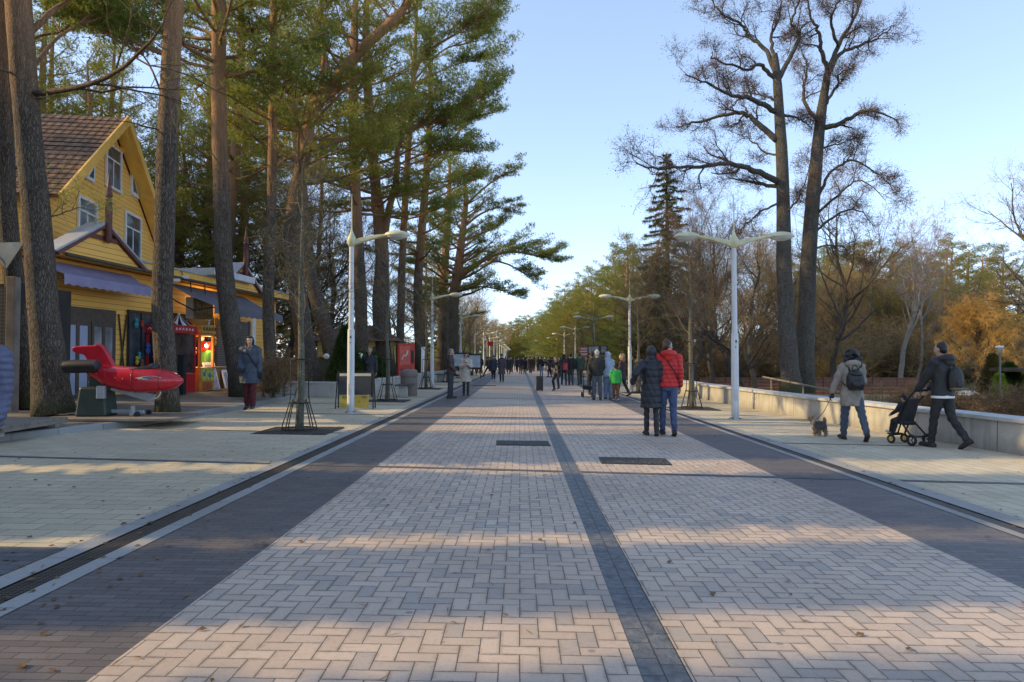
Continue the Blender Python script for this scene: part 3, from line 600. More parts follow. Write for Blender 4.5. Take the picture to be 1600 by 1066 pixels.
alder([(543, 1090), (558, 700), (575, 480), (590, 330), (610, 200)], [.36, .30, .25, .20, .13], [
    ([(590, 355), (640, 345), (690, 320), (740, 300), (800, 335)], .12, -1.5, .0), ([(610, 205), (640, 150), (690, 130), (740, 115), (788, 88)], .10, 1.5, 0), ([(608, 195), (590, 140), (580, 90), (550, 40), (545, -20)], .10, -1, 0),
    ([(612, 190), (650, 100), (690, 40), (705, -40)], .11, 1, 0), ([(590, 345), (545, 290), (540, 240), (550, 190), (540, 125)], .09, 2, 0), ([(598, 295), (640, 240), (650, 210), (690, 190)], .07, -1, 0), ([(640, 130), (620, 60), (640, 0), (630, -40)], .07, -2, 0),
    ([(572, 600), (640, 540), (700, 500), (768, 552)], .06, -2.5, .12), ([(566, 650), (640, 600), (700, 590), (750, 640)], .06, 1.5, .12), ([(577, 560), (620, 480), (680, 450), (740, 490), (780, 540)], .07, 1, .08), ([(563, 690), (620, 680), (680, 690), (720, 720)], .04, -1, .12), ([(570, 420), (630, 400), (680, 380)], .05, 1, 0)],
    YA + .8, 'large alder whose limbs reach right, the right trunk of the big pair', 32)
# ---- spruce
def spruce(px, Y, top, bot, rmax, lab, seed=5):
    b = G(px, 575); z0 = parkz(D(px, 560, Y).x, Y); P0 = D(px, 560, Y); H = D(px, top, Y).z - z0; g = TG(seed); rs = g.rs; r = empty('spruce_tree', (P0.x, Y, z0 - .05), 0, lab, 'tree')
    P, rr = trunk_tube(g, [(0, 0, 0), (.05, 0, H * .5), (0, 0, H)], [.28, .18, .02]); n = int(H * 9)
    for q in range(n):
        u = (q + rs.random()) / n; z = bot + (H - bot) * u; L = (rmax * (1 - u) ** .75 + .18) * rs.uniform(.55, 1.15); a = q * 2.4 + rs.normal(0, .4); d = np.array((math.cos(a), math.sin(a), 0)); k = np.linspace(0, 1, 6)[:, None]
        S = np.array((0, 0, z)) + d * L * k + np.array((0, 0, 1.0)) * L * (-.42 * k + .22 * k * k); g.limb(S, .03, .008, 3, 6)
        m = int(40 * L + 16); i = rs.random(m) ** .7; p = np.array((0, 0, z)) + d * L * i[:, None] + np.array((0, 0, 1.0)) * (L * (-.42 * i + .22 * i * i))[:, None]
        sd = np.cross(d, (0, 0, 1.0)); p = p + sd * (rs.normal(0, .16, m) * L * (1.1 - i))[:, None]; dd = d * .5 + sd * rs.normal(0, .7, m)[:, None] + np.array((0, 0, -.55)) + rs.normal(0, .25, (m, 3))
        p2 = np.repeat(p, 3, 0); g.tris(p2, np.repeat(dd, 3, 0) + rs.normal(0, .5, (m * 3, 3)), .32 * rs.uniform(.6, 1.3, m * 3), .055)
    return g.finish('spruce_tree', B_DARK, L_SPRUCE, r)
spruce(1043, 56, 238, .8, 4.4, 'tall narrow spruce rising above the trees behind the blue tents')
spruce(1022, 62, 400, .6, 3.4, 'shorter dark spruce beside the tall spruce near the blue tents', 6)
# ---- right-hand pines along the promenade
def rowpine(k, px, Y, top, lab, rz=0, group=None, wide=1.0):
    p = D(px, 560, Y); z0 = parkz(p.x, Y) if p.x > 9 else gz(p.x); H0 = (21, 24, 19, 16, 13.5)[k]; s = (D(px, top, Y).z - z0) / H0
    o = put(PROTO[k], p.x, Y, z0 - .05, rz, s, lab, 'tree', group); o.scale = (s * wide * 1.3, s * wide * 1.3, s); return o
rowpine(4, 985, 72, 388, 'bushy bright pine with a pointed top behind the near right double arm lamps', 1)
rowpine(3, 955, 80, 402, 'broad pine left of the pointed bushy pine on the right side', 2)
rowpine(3, 925, 92, 428, 'round topped pine over the red and white sign', 3)
rowpine(2, 898, 104, 438, 'tall pine with bare reddish trunk at the far right of the crowd', 4)
rowpine(4, 908, 98, 462, 'low dense pine beneath the tall bare reddish pine', 5)
rowpine(4, 1005, 64, 445, 'dark low pine beside the shorter spruce', 2.5)
for k, (px, Y, top) in enumerate([(882, 118, 452), (872, 132, 470), (866, 150, 482), (880, 140, 478), (893, 126, 470), (940, 112, 455), (1015, 90, 440), (975, 100, 430), (1060, 84, 440)]):
    rowpine((3, 4, 2)[k % 3], px, Y, top, 'green pine in the receding row on the right of the promenade', k * 1.3, 'pines receding on the right', 1.1)
for k, (px, Y, top) in enumerate([(795, 250, 508), (812, 260, 500), (830, 255, 497), (846, 240, 495), (858, 215, 490), (780, 265, 512), (764, 230, 505), (822, 300, 503), (800, 310, 506), (850, 300, 498), (838, 280, 500), (870, 260, 492), (745, 250, 500), (725, 240, 500), (790, 280, 510), (808, 275, 507), (700, 230, 498)]):
    rowpine((3, 4)[k % 2], px, Y, top, 'distant pine closing the far end of the promenade', k * 1.7, 'distant pines closing the view', 1.25)
for k, (px, Y, top) in enumerate([(1000, 76, 420), (970, 84, 425), (942, 96, 432), (915, 100, 452), (900, 112, 458), (890, 100, 472), (878, 108, 480), (868, 124, 487), (860, 140, 492), (1018, 78, 470), (955, 92, 470), (930, 84, 480), (985, 96, 400), (1035, 84, 430)]):
    rowpine((4, 3)[k % 2], px, Y, top, 'green pine in the receding row on the right of the promenade', k * 1.9 + .5, 'pines receding on the right', 1.15)
# ---- bare deciduous trees
BARE = []
for i, (H, r0, lf, wd, tw) in enumerate([(13, .20, T_BROWN, B_GREY, .014), (11, .17, T_TAN, B_GREY, .014), (12, .15, T_BROWN, B_DARK, .014), (9, .13, T_TAN, B_GREY, .014)]):
    g = TG(200 + i); r = empty('bare_tree'); bare(g, (0, 0, 0), (g.rs.normal(0, .06), g.rs.normal(0, .06), 1), H * .82, r0, 0, 3, .10, .13, .7, 12, tw, .22, None, (13, 5, 4), .0)
    g.finish('bare_tree', wd, lf, r); BARE.append([r, False])
BH = (13, 11, 12, 9)
def barept(k, px, Y, top, lab, rz=0, group=None, wide=1.0, lean=(0, 0)):
    p = D(px, 560, Y); z0 = parkz(p.x, Y) if p.x > 9 else (forz(p.x, Y) if p.x < -9 else gz(p.x)); s = (D(px, top, Y).z - z0) / BH[k]
    o = put(BARE[k], p.x, Y, z0 - .05, rz, s, lab, 'tree', group); o.scale = (s * wide, s * wide, s); o.rotation_euler.x, o.rotation_euler.y = lean; return o
barept(0, 1112, 36, 330, 'bare brown upright tree close behind the wall, left of the near double arm lamp', .4)
barept(2, 1140, 40, 300, 'bare tree behind the pole of the near double arm lamp', 1.9)
barept(1, 1180, 33, 350, 'leaning bare tree between the near double arm lamp and the big alder pair', 2.4, lean=(0, .22))
barept(2, 1165, 31, 400, 'dark crooked bare trunk just right of the near double arm lamp pole', 4.0, lean=(0, .30))
barept(0, 1085, 44, 320, 'bare tree behind the man in the red jacket', 3.0)
barept(1, 1060, 48, 370, 'bare tan tree left of the bare tree behind the red jacket', 5.0)
barept(0, 1300, 40, 300, 'fine twigged bare tree behind the right trunk of the alder pair', 1.0)
for k, (px, Y, top) in enumerate([(1100, 52, 400), (1130, 56, 390), (1160, 60, 385), (1195, 54, 395), (1215, 62, 370), (1250, 48, 380), (1280, 52, 410), (1070, 58, 430), (1310, 55, 400), (1040, 50, 450), (1345, 50, 420), (1150, 46, 420), (1390, 58, 430), (1470, 46, 440), (1520, 52, 430)]):
    barept((1, 3, 0, 1, 2)[k % 5], px, Y, top, 'thin bare tree in the brown thicket behind the right wall', k * 1.1, 'bare trees of the thicket')
for k, (px, Y, top) in enumerate([(735, 110, 455), (748, 125, 462), (722, 95, 448), (760, 140, 480), (708, 120, 450), (752, 165, 495), (770, 190, 505)]):
    barept((1, 3)[k % 2], px, Y, top, 'far bare tree on the left beyond the reaching pine', k * 1.3, 'far bare trees on the left')
for k, (px, Y, top) in enumerate([(445, 42, 300), (500, 46, 320), (540, 50, 360), (395, 44, 300), (330, 47, 250), (300, 44, 300), (580, 56, 380), (470, 58, 280), (640, 66, 400), (670, 72, 420)]):
    barept((2, 0, 2)[k % 3], px, Y, top, 'bare understorey tree among the pine trunks on the left', k * 1.9, 'bare understorey trees on the left')
# ---- mixed wood on the far right
for k, (px, Y, top) in enumerate([(1290, 66, 415), (1330, 70, 400), (1365, 64, 392), (1395, 72, 405), (1425, 66, 420), (1500, 62, 385), (1465, 70, 410), (1540, 68, 402), (1580, 72, 395), (1620, 66, 400), (1310, 78, 398), (1450, 80, 400), (1240, 74, 410), (1660, 70, 405), (1270, 60, 440), (1350, 58, 450), (1480, 56, 455)]):
    rowpine((3, 4, 3)[k % 3], px, Y, top, 'olive green pine of the wood on the far side of the park', k * 2.1, 'pines across the park', 1.0)
for k, (px, Y, top) in enumerate([(1275, 60, 455), (1330, 62, 440), (1372, 60, 450), (1420, 60, 445), (1465, 58, 452), (1515, 58, 440), (1560, 60, 430), (1605, 58, 440), (1225, 66, 440), (1345, 84, 392), (1400, 84, 398), (1520, 84, 390), (1290, 84, 400)]):
    rowpine((4, 3)[k % 2], px, Y, top, 'olive green pine of the wood on the far side of the park', k * 1.4, 'pines across the park', 1.25)
rowpine(2, 1498, 58, 380, 'pine with a small flat crown standing above the wood across the park', 1)
# birch, golden weeping larch, bare trees cut by the frame edge
def one_bare(name, px, Y, top, lab, wood, leaf, seed, r0, wig, tl, tn, drop=0.0, first=.25, up=.1, nch=(13, 5, 4), zoff=0, d0=(0, 0, 1), tw=.013, mx=3):
    p = D(px, 560, Y); z0 = parkz(p.x, Y); H = D(px, top, Y).z - z0; g = TG(seed); r = empty(name, (p.x, Y, z0 - .05), 0, lab, 'tree')
    bare(g, (0, 0, 0), d0, H * .9, r0, 0, mx, up, wig, tl, tn, tw, first, None, nch, drop); return g.finish(name, wood, leaf, r)
one_bare('birch_tree', 1406, 40, 375, 'pale slender birch leaning right behind the low wall', B_BIRCH, T_PALE, 41, .15, .08, .55, 9, .05, .35, .12, (14, 5, 3), d0=(.12, 0, 1))
one_bare('birch_tree', 1432, 43, 385, 'second pale birch stem just right of the leaning birch', B_BIRCH, T_PALE, 42, .09, .08, .5, 8, .05, .35, .12, (12, 4, 3))
one_bare('larch_tree', 1528, 37, 480, 'golden brown weeping larch beside the globe topped park lamp', B_GREY, T_GOLD, 43, .13, .14, .42, 17, .55, .12, -.02, (18, 6, 4), tw=.016)
one_bare('bare_tree', 1668, 34, 285, 'bare tree at the right edge with sunlit limbs reaching into view', B_GREY, T_TAN, 44, .24, .16, .6, 10, .0, .2, .06, (12, 6, 4))

# ---- woods too far off to count
def wood_mass(x0, x1, y0, y1, h, n, mat, seed, zf, sz=.9):
    g = TG(seed); rs = g.rs; c = np.stack([rs.uniform(x0, x1, n), rs.uniform(y0, y1, n), np.zeros(n)], 1); hh = h * (.55 + .45 * rs.random(n)) * (.8 + .2 * np.sin(c[:, 0] * .21 + seed)); k = 70
    p = np.repeat(c, k, 0); u = rs.random(n * k); p[:, 2] = [0] * 0 or np.repeat(np.array([zf(a, b) for a, b, _ in c]), k) + u * np.repeat(hh, k); p[:, :2] += rs.normal(0, 1, (n * k, 2)) * (h * .16) * (1.15 - u)[:, None]
    g.tris(p, rs.normal(size=(n * k, 3)) + (0, 0, .5), sz * rs.uniform(.5, 1.3, n * k), sz * .35)
    v = np.concatenate(g.t); m = len(v) // 3; me = fill(bpy.data.meshes.new('far_woodland'), v, np.arange(m * 3), np.full(m, 3)); me.materials.append(mat); o = bpy.data.objects.new('far_woodland', me); COL.objects.link(o); return tag(o, kind='stuff')
wood_mass(-60, 130, 262, 300, 13, 420, L_PINE2, 1, lambda x, y: 0, 1.5)
wood_mass(-75, -22, 74, 96, 9, 260, T_BROWN, 2, forz, .8)
wood_mass(-70, -46, 20, 74, 9, 220, L_PINE, 3, forz, .7)
wood_mass(26, 150, 84, 112, 9, 420, L_PINE2, 4, parkz, .9)
wood_mass(16, 90, 66, 84, 4.6, 300, L_PINE2, 5, parkz, .55)
wood_mass(18, 80, 58, 64, 2.6, 160, T_BROWN, 6, parkz, .5)
# ================================================================== yellow house and shop front
def siding(name, col, pitch=.16):
    t = NT(name); o = t.obj(); z = t.n('SeparateXYZ', {0: o}, o=2); f = t.math('FRACT', t.math('DIVIDE', z, pitch)); line = t.ramp(f, [(.02, 1), (.09, 0)])
    idx = t.math('FLOOR', t.math('DIVIDE', z, pitch)); rn = t.n('TexWhiteNoise', {'W': idx}, noise_dimensions='1D'); nz = t.noise(t.scaled(o, (.6, .6, 3)), 1.6, 5, .65)
    c = t.mix(t.math('MULTIPLY', rn, .5), col, tuple(x * .88 for x in col)); c = t.mix(t.math('MULTIPLY', t.ramp(nz, [(.45, 0), (.75, 1)]), .45), c, tuple(x * .72 for x in col)); c = t.mix(line, c, tuple(x * .22 for x in col))
    return t.pbr(c, .65, t.bump(t.math('SUBTRACT', t.math('MULTIPLY', f, .4), line), .7, .02))
M_YEL = siding("yellow_siding", (1.0, .55, .12)); M_YELP = plain("yellow_trim_paint", (.98, .53, .10), .6, .14, 3)
M_WHITE = plain("white_window_paint", (.74, .75, .74), .5, .08, 6); M_MAROON = plain("maroon_paint", (.135, .045, .042), .55, .2, 6); M_BROWNP = plain("dark_brown_paint", (.085, .062, .045), .6, .25, 5)
M_BLACK = plain("black_paint", (.018, .018, .020), .5, .2, 8); M_GREYMET = plain("grey_sheet_metal", (.42, .43, .45), .5, .15, 3, metal=.3); M_SHADOW = plain("painted_interior_shade", (.03, .026, .022), .9, .3, 2)
M_ROOFW = plain("white_sheet_roof", (.62, .63, .64), .55, .12, 3)
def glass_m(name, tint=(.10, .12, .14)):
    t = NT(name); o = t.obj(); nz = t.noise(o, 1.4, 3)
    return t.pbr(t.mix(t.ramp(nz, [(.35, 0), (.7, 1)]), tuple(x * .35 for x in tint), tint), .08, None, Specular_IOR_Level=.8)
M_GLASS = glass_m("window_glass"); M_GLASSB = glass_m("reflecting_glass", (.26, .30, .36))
def tiles_m():
    t = NT("clay_tiles"); o = t.obj(); nd = t.t.nodes.new('ShaderNodeTexBrick'); nd.offset = .5
    for kx, vv in {'Vector': o, 'Color1': (0, 0, 0), 'Color2': (1, 1, 1), 'Scale': 1.0, 'Mortar Size': .012, 'Brick Width': .26, 'Row Height': .34}.items(): t.set(nd.inputs[kx], vv)
    a = t.noise(o, .6, 5, .6); c = t.mix(nd.outputs[0], (.125, .072, .042), (.22, .120, .072)); c = t.mix(t.ramp(a, [(.55, 0), (.7, 1)]), c, (.22, .082, .055)); c = t.mix(t.ramp(t.noise(o, 2.5, 5, .7), [(.5, 0), (.7, .7)]), c, (.055, .055, .035)); c = t.mix(nd.outputs[1], c, (.02, .016, .012))
    s = t.n('SeparateXYZ', {0: o}).node; wv = t.math('MULTIPLY', t.math('SINE', t.math('MULTIPLY', s.outputs[0], 2 * PI / .26)), .5); st = t.math('FRACT', t.math('DIVIDE', s.outputs[1], .34))
    return t.pbr(c, .85, t.bump(t.math('ADD', t.math('MULTIPLY', wv, .35), t.math('SUBTRACT', 1.0, st)), 1.0, .05))
M_TILE = tiles_m()
class Plane2:                                   # a vertical survey plane through p0 along direction u
    def __init__(s, p0, p1): s.p0 = Vector((*p0, 0)); u = Vector((p1[0] - p0[0], p1[1] - p0[1], 0)); s.len = u.length; s.u = u.normalized(); s.nrm = Vector((s.u.y, -s.u.x, 0)); s.rz = math.atan2(s.u.y, s.u.x)
    def at(s, px, py, out=0.0):                 # -> (along, up) on the plane pushed `out` metres to the street
        d = ray(px, py); q = s.p0 + s.nrm * out; t = (q - CAMP).dot(s.nrm) / d.dot(s.nrm); p = CAMP + d * t; return (p - s.p0).dot(s.u), p.z
SH = Plane2((-13.1, 19.5), (-11.9, 34.2))
shop = empty('shop_building', SH.p0, SH.rz, 'single storey yellow wooden shop with awnings and small decorative gables', 'shop')
def part(b, name, mat, par, **k): return b.build(name, mat, par, **k)
def window(par, x0, x1, z0, z1, y=-.03, frame=.09, mull=True, mat=None, trans=.3, glass=None, name='window'):
    b = MB(); f = frame
    b.bb((x0 - f, y - .05, z0 - f), (x0, y + .02, z1 + f)); b.bb((x1, y - .05, z0 - f), (x1 + f, y + .02, z1 + f)); b.bb((x0, y - .05, z1), (x1, y + .02, z1 + f)); b.bb((x0 - f * .5, y - .09, z0 - f), (x1 + f * .5, y + .021, z0 - .001))
    zt = z1 - (z1 - z0) * trans
    if mull: b.bb((x0, y - .02, zt - .03), (x1, y + .018, zt + .03)); xm = (x0 + x1) / 2; b.bb((xm - .025, y - .018, z0), (xm + .025, y + .016, zt - .03))
    o = b.build(name, mat or M_WHITE, par, bevel=.006)
    g = MB(); g.bb((x0, y + .0, z0), (x1, y + .012, z1)); g.build('pane', glass or M_GLASS, o); return o
H0, H1 = .2, 4.32
b = MB(); b.bb((0, 0, H0 - .3), (14.75, .2, H1)); part(b, 'wall', M_YEL, shop)
for q in (0, 14.55): b = MB(); b.bb((q, .2, H0 - .3), (q + .2, 6, H1)); part(b, 'side_wall', M_YEL, shop)
b = MB(); b.bb((-.25, -.55, 4.33), (15.0, -.42, 4.62)); b.bb((-.25, -.42, 4.36), (15.0, 6, 4.46)); part(b, 'fascia', M_YELP, shop)
b = MB(); b.bb((-.3, -.60, 4.622), (15.05, 6, 4.68)); part(b, 'roof', M_GREYMET, shop)
b = MB(); b.bb((7.2, -.9, 4.685), (10.6, 2.6, 4.95)); part(b, 'white_roof_panel', M_ROOFW, shop, bevel=.02)
b = MB(); b.tube([(-.3, -.66, 4.35), (15, -.66, 4.30)], .055, 8); part(b, 'gutter', M_BROWNP, shop, smooth=True)
def gablet(x0, x1, z0, z1, y=-.62):
    xm = (x0 + x1) / 2; b = MB(); b.prism([(x0 + .15, z0), (x1 - .15, z0), (xm, z1 - .12)], y, y + .5); g = part(b, 'gable', M_YEL, shop)
    b = MB(); b.bar((x0 - .12, y - .05, z0 - .08), (xm, y - .05, z1), .12, .10); b.bar((x1 + .12, y - .05, z0 - .08), (xm, y - .05, z1), .12, .10); zc = z0 + (z1 - z0) * .62; hw = (x1 - x0) / 2 * .42; b.bb((xm - hw, y - .055, zc - .06), (xm + hw, y - .005, zc + .06)); part(b, 'barge_board', M_MAROON, g, bevel=.01)
    b = MB()
    for sx in (x0 - .2, x1 + .2): b.bar((sx, y + .2, z0 - .02), (xm, y + .2, z1 + .075), .62, .06)
    part(b, 'gable_roof', M_GREYMET, g, bevel=.01)
    b = MB(); b.lathe([(.001, 1.95), (.03, 1.7), (.10, 1.22), (.11, 1.16), (.07, 1.12), (.10, 1.07), (.07, 1.02), (.11, .97), (.085, .9), (.10, .8), (.10, -.15), (.07, -.22), (.0, -.25)], (xm, y - .14, z1 - .30), 12); part(b, 'finial', M_MAROON, g, smooth=True, auto=35)
gx0, _ = SH.at(90, 400, .6); gx1, _ = SH.at(220, 432, .6); gablet(gx0, gx1, 4.40, 5.45)
gx0, _ = SH.at(348, 440, .6); gx1, _ = SH.at(402, 445, .6); gablet(gx0, gx1 + .2, 4.40, 5.45)
# double door with paper covered panes, lattice, dark shop window
dx0, _ = SH.at(92, 540); dx1, _ = SH.at(178, 540)
b = MB(); b.bb((dx0, -.06, .2), (dx1, -.005, 3.0)); part(b, 'door_surround', M_BROWNP, shop)
dw = (dx1 - dx0 - .2) / 2
for k in range(2):
    x0 = dx0 + .08 + k * (dw + .04); b = MB(); zs = [.28, .42, 1.22, 1.34, 2.46, 2.6]; dp = -.11
    cols = [x0, x0 + .11, x0 + dw / 2 - .07, x0 + dw / 2 + .07, x0 + dw - .11, x0 + dw]
    for i in (0, 2, 4): b.bb((cols[i], dp, .25), (cols[i + 1], -.065, 2.6))
    for i in (1, 3):
        for j in (0, 2, 4): b.bb((cols[i], dp + .004, zs[j]), (cols[i + 1], -.064, zs[j + 1]))
    d = part(b, 'door', M_BROWNP, shop, bevel=.008); b = MB()
    for i in (1, 3):
        b.bb((cols[i], -.085, zs[1]), (cols[i + 1], -.07, zs[2])); b.bb((cols[i], -.085, zs[3]), (cols[i + 1], -.07, zs[4]))
    part(b, 'pane', plain("papered_glass", (.36, .39, .52), .35, .1, 2) if k == 0 else glass_m("papered_reflecting_glass", (.34, .34, .36)), d)
b = MB(); x0, z0 = SH.at(180, 600); x1, z1 = SH.at(197, 460)
for a, c in ((x0 + .05, x1 - .02), (x1 - .02, x0 + .05)): b.bar((a, -.05, .45), (c, -.05, 2.9), .05, .03)
part(b, 'cross_brace', M_BROWNP, shop)
wx0, _ = SH.at(198, 500); wx1, _ = SH.at(255, 500)
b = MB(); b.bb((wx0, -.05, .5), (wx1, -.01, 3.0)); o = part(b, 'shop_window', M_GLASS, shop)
b = MB()
for x in np.linspace(wx0, wx1, 4): b.bb((x - .03, -.09, .5), (x + .03, -.055, 3.0))
b.bb((wx0 - .03, -.095, 3.0), (wx1 + .03, -.02, 3.08)); part(b, 'frame', M_BLACK, o)
ox0, _ = SH.at(258, 520); ox1, _ = SH.at(333, 520)
b = MB(); b.bb((ox0, -.04, .25), (ox1, -.012, 3.15)); part(b, 'open_front_shade_sheet', M_SHADOW, shop)  # dark sheet on the wall, painted as the shaded inside of the opening
def glow(name, x, y, z, r, par=None):
    b = MB(); b.ball((x, y, z), r, 10); return b
sx0, _ = SH.at(337, 540); sx1, _ = SH.at(386, 540)
t = NT("ribbed_shutter"); zz = t.math('FRACT', t.math('MULTIPLY', t.n('SeparateXYZ', {0: t.obj()}, o=2), 14)); rb = t.ramp(zz, [(.0, 0), (.3, 1), (.7, 1), (1, 0)])
M_SHUT = t.pbr(t.mix(rb, (.035, .033, .032), (.17, .165, .16)), .6, t.bump(rb, .8, .02))
b = MB(); b.bb((sx0, -.06, .25), (sx1, -.015, 3.1)); o = part(b, 'roller_shutter', M_SHUT, shop); 
for q in (sx0 - .12, sx1): b = MB(); b.bb((q, -.09, .25), (q + .12, -.01, 3.15)); part(b, 'shutter_post', M_BROWNP, o)
b = MB(); x, _ = SH.at(392, 540); b.bb((x - .1, -.13, .2), (x + .22, -.012, 3.3)); part(b, 'pillar', M_WHITE, shop)
# awnings
def awning(x0, x1, zt, zb, out, mat, nm='awning', valance=.30):
    b = MB(); n = 24; xs = np.linspace(x0, x1, n + 1); v = []
    for i, x in enumerate(xs): v += [(x, -.1, zt), (x, -out * .5, (zt + zb) / 2 - .05), (x, -out, zb), (x, -out - .01, zb - valance + .05 * abs(math.sin(i * PI / 2)))]
    b.add(v, [(4 * i + j, 4 * i + 4 + j, 4 * i + 5 + j, 4 * i + 1 + j) for i in range(n) for j in range(3)]); o = part(b, nm, mat, shop)
    for x in (x0 + .2, x1 - .2): b = MB(); b.bar((x, -.06, zt - .5), (x, -out * .55, zb - .15), .04); b.bar((x, -out * .55, zb - .15), (x, -out + .05, zb - .03), .04); part(b, 'awning_arm', M_BLACK, o)
    return o
M_AWP = plain("lilac_awning", (.26, .235, .36), .8, .15, 2); M_AWG = plain("grey_awning", (.15, .15, .18), .8, .15, 2)
a0, _ = SH.at(95, 430, .9); a1, _ = SH.at(240, 440, .9); awning(a0, a1, 4.2, 3.75, 1.0, M_AWP)
a0, _ = SH.at(318, 470, 1.5); a1, _ = SH.at(428, 470, 1.5); awning(a0, a1, 4.2, 3.35, 1.9, M_AWG)
# fish shop sign and flood lights
def text_mesh(body, size, mat, par, loc, rot, name='lettering', ext=.004, align='CENTER'):
    cu = bpy.data.curves.new(name, 'FONT'); cu.body = body; cu.size = size; cu.extrude = ext; cu.align_x = align; cu.align_y = 'CENTER'
    t = bpy.data.objects.new(name, cu); COL.objects.link(t); dg = bpy.context.evaluated_depsgraph_get(); me = bpy.data.meshes.new_from_object(t.evaluated_get(dg)); bpy.data.objects.remove(t)
    o = bpy.data.objects.new(name, me); COL.objects.link(o); me.materials.clear(); me.materials.append(mat); o.parent = par; o.location = loc; o.rotation_euler = rot; return o
def on_shop(x, out, z=0): p = SH.p0 + SH.u * x + SH.nrm * out; return (p.x, p.y, z)
x0, z0 = SH.at(296, 497, .7); x1, z1 = SH.at(328, 470, .7)
sg = empty('shop_sign', on_shop((x0 + x1) / 2, .7, (z0 + z1) / 2), SH.rz, 'boxy olive sign lettered ŽUVIS hanging above the game machines', 'sign')
w_, h_ = x1 - x0, abs(z1 - z0); b = MB(); b.box((0, 0, 0), (w_, .28, h_)); b.build('sign_box', plain("olive_sign", (.20, .19, .115), .5, .2, 3), sg, bevel=.015)
b = MB(); b.box((-w_ / 2 + .006, 0, 0), (.03, .284, h_ + .02)); b.build('sign_edge', M_GREYMET, sg); text_mesh('ŽUVIS', h_ * .56, plain("sign_letters", (.42, .47, .43), .5), sg, (0.02, -.146, -.02), (PI / 2, 0, 0))
b = MB()
for x in (-w_ * .35, w_ * .35): b.bar((x, .05, h_ / 2), (x, .1, h_ / 2 + .6), .03)
b.build('bracket', M_BLACK, sg)
M_BULB = emis("warm_bulb", (1, .72, .30), 22)
for px, py, out in ((322, 540, .55), (296, 553, .5), (338, 474, .5)):
    x, z = SH.at(px, py, out); r = empty('bulb_lamp', on_shop(x, out, z), SH.rz, {322: 'lit bare bulb over the green and red toy', 296: 'lit bulb glowing inside the orange cabinet', 338: 'lit spotlight under the grey awning'}[px], 'lamp')
    b = MB(); b.ball((0, 0, 0), .055, 10); b.build('bulb', M_BULB, r, smooth=True); b = MB(); b.lathe([(.03, .04), (.035, .12), (.01, .13)], n=10); b.build('socket', M_BLACK, r)
    ld = bpy.data.lights.new('bulb_light', 'POINT'); ld.energy = 48; ld.color = (1, .66, .28); ld.shadow_soft_size = .06; lo = bpy.data.objects.new('bulb_light', ld); COL.objects.link(lo); p = Vector(on_shop(x, out + .14, z)); lo.location = p
for px, py in ((286, 433), (272, 438)):
    x, z = SH.at(px, py, .65); r = empty('flood_lamp', on_shop(x, .65, z), SH.rz + .4, 'small white floodlight under the fascia, the one %s the fish sign' % ('closer to' if px == 286 else 'further from'), 'lamp'); b = MB(); b.box((0, -.08, 0), (.14, .22, .12)); b.build('housing', M_WHITE, r, bevel=.02); b = MB(); b.bar((0, 0, .05), (0, .1, .3), .03); b.build('bracket', M_BLACK, r)
# ---- the tall house behind
HP = Plane2((-14.0, 21.2), (-15.75, 31.3))
hx0, hz0 = HP.at(106, 292, .5); ax, az_ = HP.at(199, 188, .5)
slope = (az_ - hz0) / (ax - hx0)
house = empty('yellow_house', HP.p0, HP.rz, 'tall yellow wooden house with a steep tiled gable behind the shop', 'house')
hw = 4.5; wl, wr = ax - hw, ax + hw; DEP = 11.0; ez = az_ - slope * hw - .25
b = MB(); b.prism([(wl, 0), (wr, 0), (wr, ez), (ax, az_ - .3), (wl, ez)], 0, DEP); part(b, 'wall', M_YEL, house)
for sgn, nm in ((-1, 'roof'), (1, 'roof')):
    ov = hw + .55; L = math.hypot(ov, ov * slope); a = math.atan(slope)
    b = MB(); b.box((0, 0, .0), (DEP + .96, L, .08)); nr = int(L / .34)
    for q in range(nr): b.box((0, -L / 2 + (q + .5) * L / nr, .072), (DEP + 1.0, L / nr + .05, .035), rot=Euler((.085, 0, 0)))
    o = part(b, nm, M_TILE, house)
    ca, sa = math.cos(a), math.sin(a); mm = Matrix(((0, sgn * ca, sgn * sa), (-sgn, 0, 0), (0, -sa, ca)))
    o.location = (ax + sgn * ov / 2, DEP / 2 - .05, az_ - ov * slope / 2); o.rotation_euler = mm.to_euler()
b = MB()
for sgn in (-1, 1): b.bar((ax + sgn * (hw + .6), -.56, az_ - slope * (hw + .6) - .02), (ax + sgn * .02, -.56, az_ - .0), .06, .30)
part(b, 'barge_board', M_YELP, house)
b = MB()
for sgn in (-1, 1): b.bar((ax + sgn * (hw + .4), -.28, az_ - slope * (hw + .4) - .14), (ax, -.28, az_ - .14), .5, .05)
part(b, 'soffit', M_YELP, house)
for (xa, ya, xb, yb) in ((163, 291, 188, 236), (193, 404, 219, 340), (119, 372, 150, 318)):
    x0, z0 = HP.at(xa, (ya + yb) / 2 + (ya - yb) * .45); x1, z1 = HP.at(xb, (ya + yb) / 2 - (ya - yb) * .45); window(house, x0 + .09, x1 - .09, z0 + .05, z1 - .05, glass=M_GLASSB if xa == 119 else None)
for (xa, xb, yb, yt, rt) in ((131, 145, 278, 258, True), (203, 215, 304, 276, False)):
    x0, z0 = HP.at(xa, yb); x1, z1 = HP.at(xb, yt); z1 = z0 + abs(z1 - z0) + .1; tri = [(x0, z0), (x1, z0), (x1 if rt else x0, z1)]
    b = MB(); b.prism(tri, -.08, 0.01); o = part(b, 'window', M_WHITE, house); cx, cz = sum(p[0] for p in tri) / 3, sum(p[1] for p in tri) / 3
    b = MB(); b.prism([(cx + (x - cx) * .55, cz + (z - cz) * .55) for x, z in tri], -.085, -.05); part(b, 'pane', M_GLASS, o)
b = MB(); x, z = HP.at(176, 226)
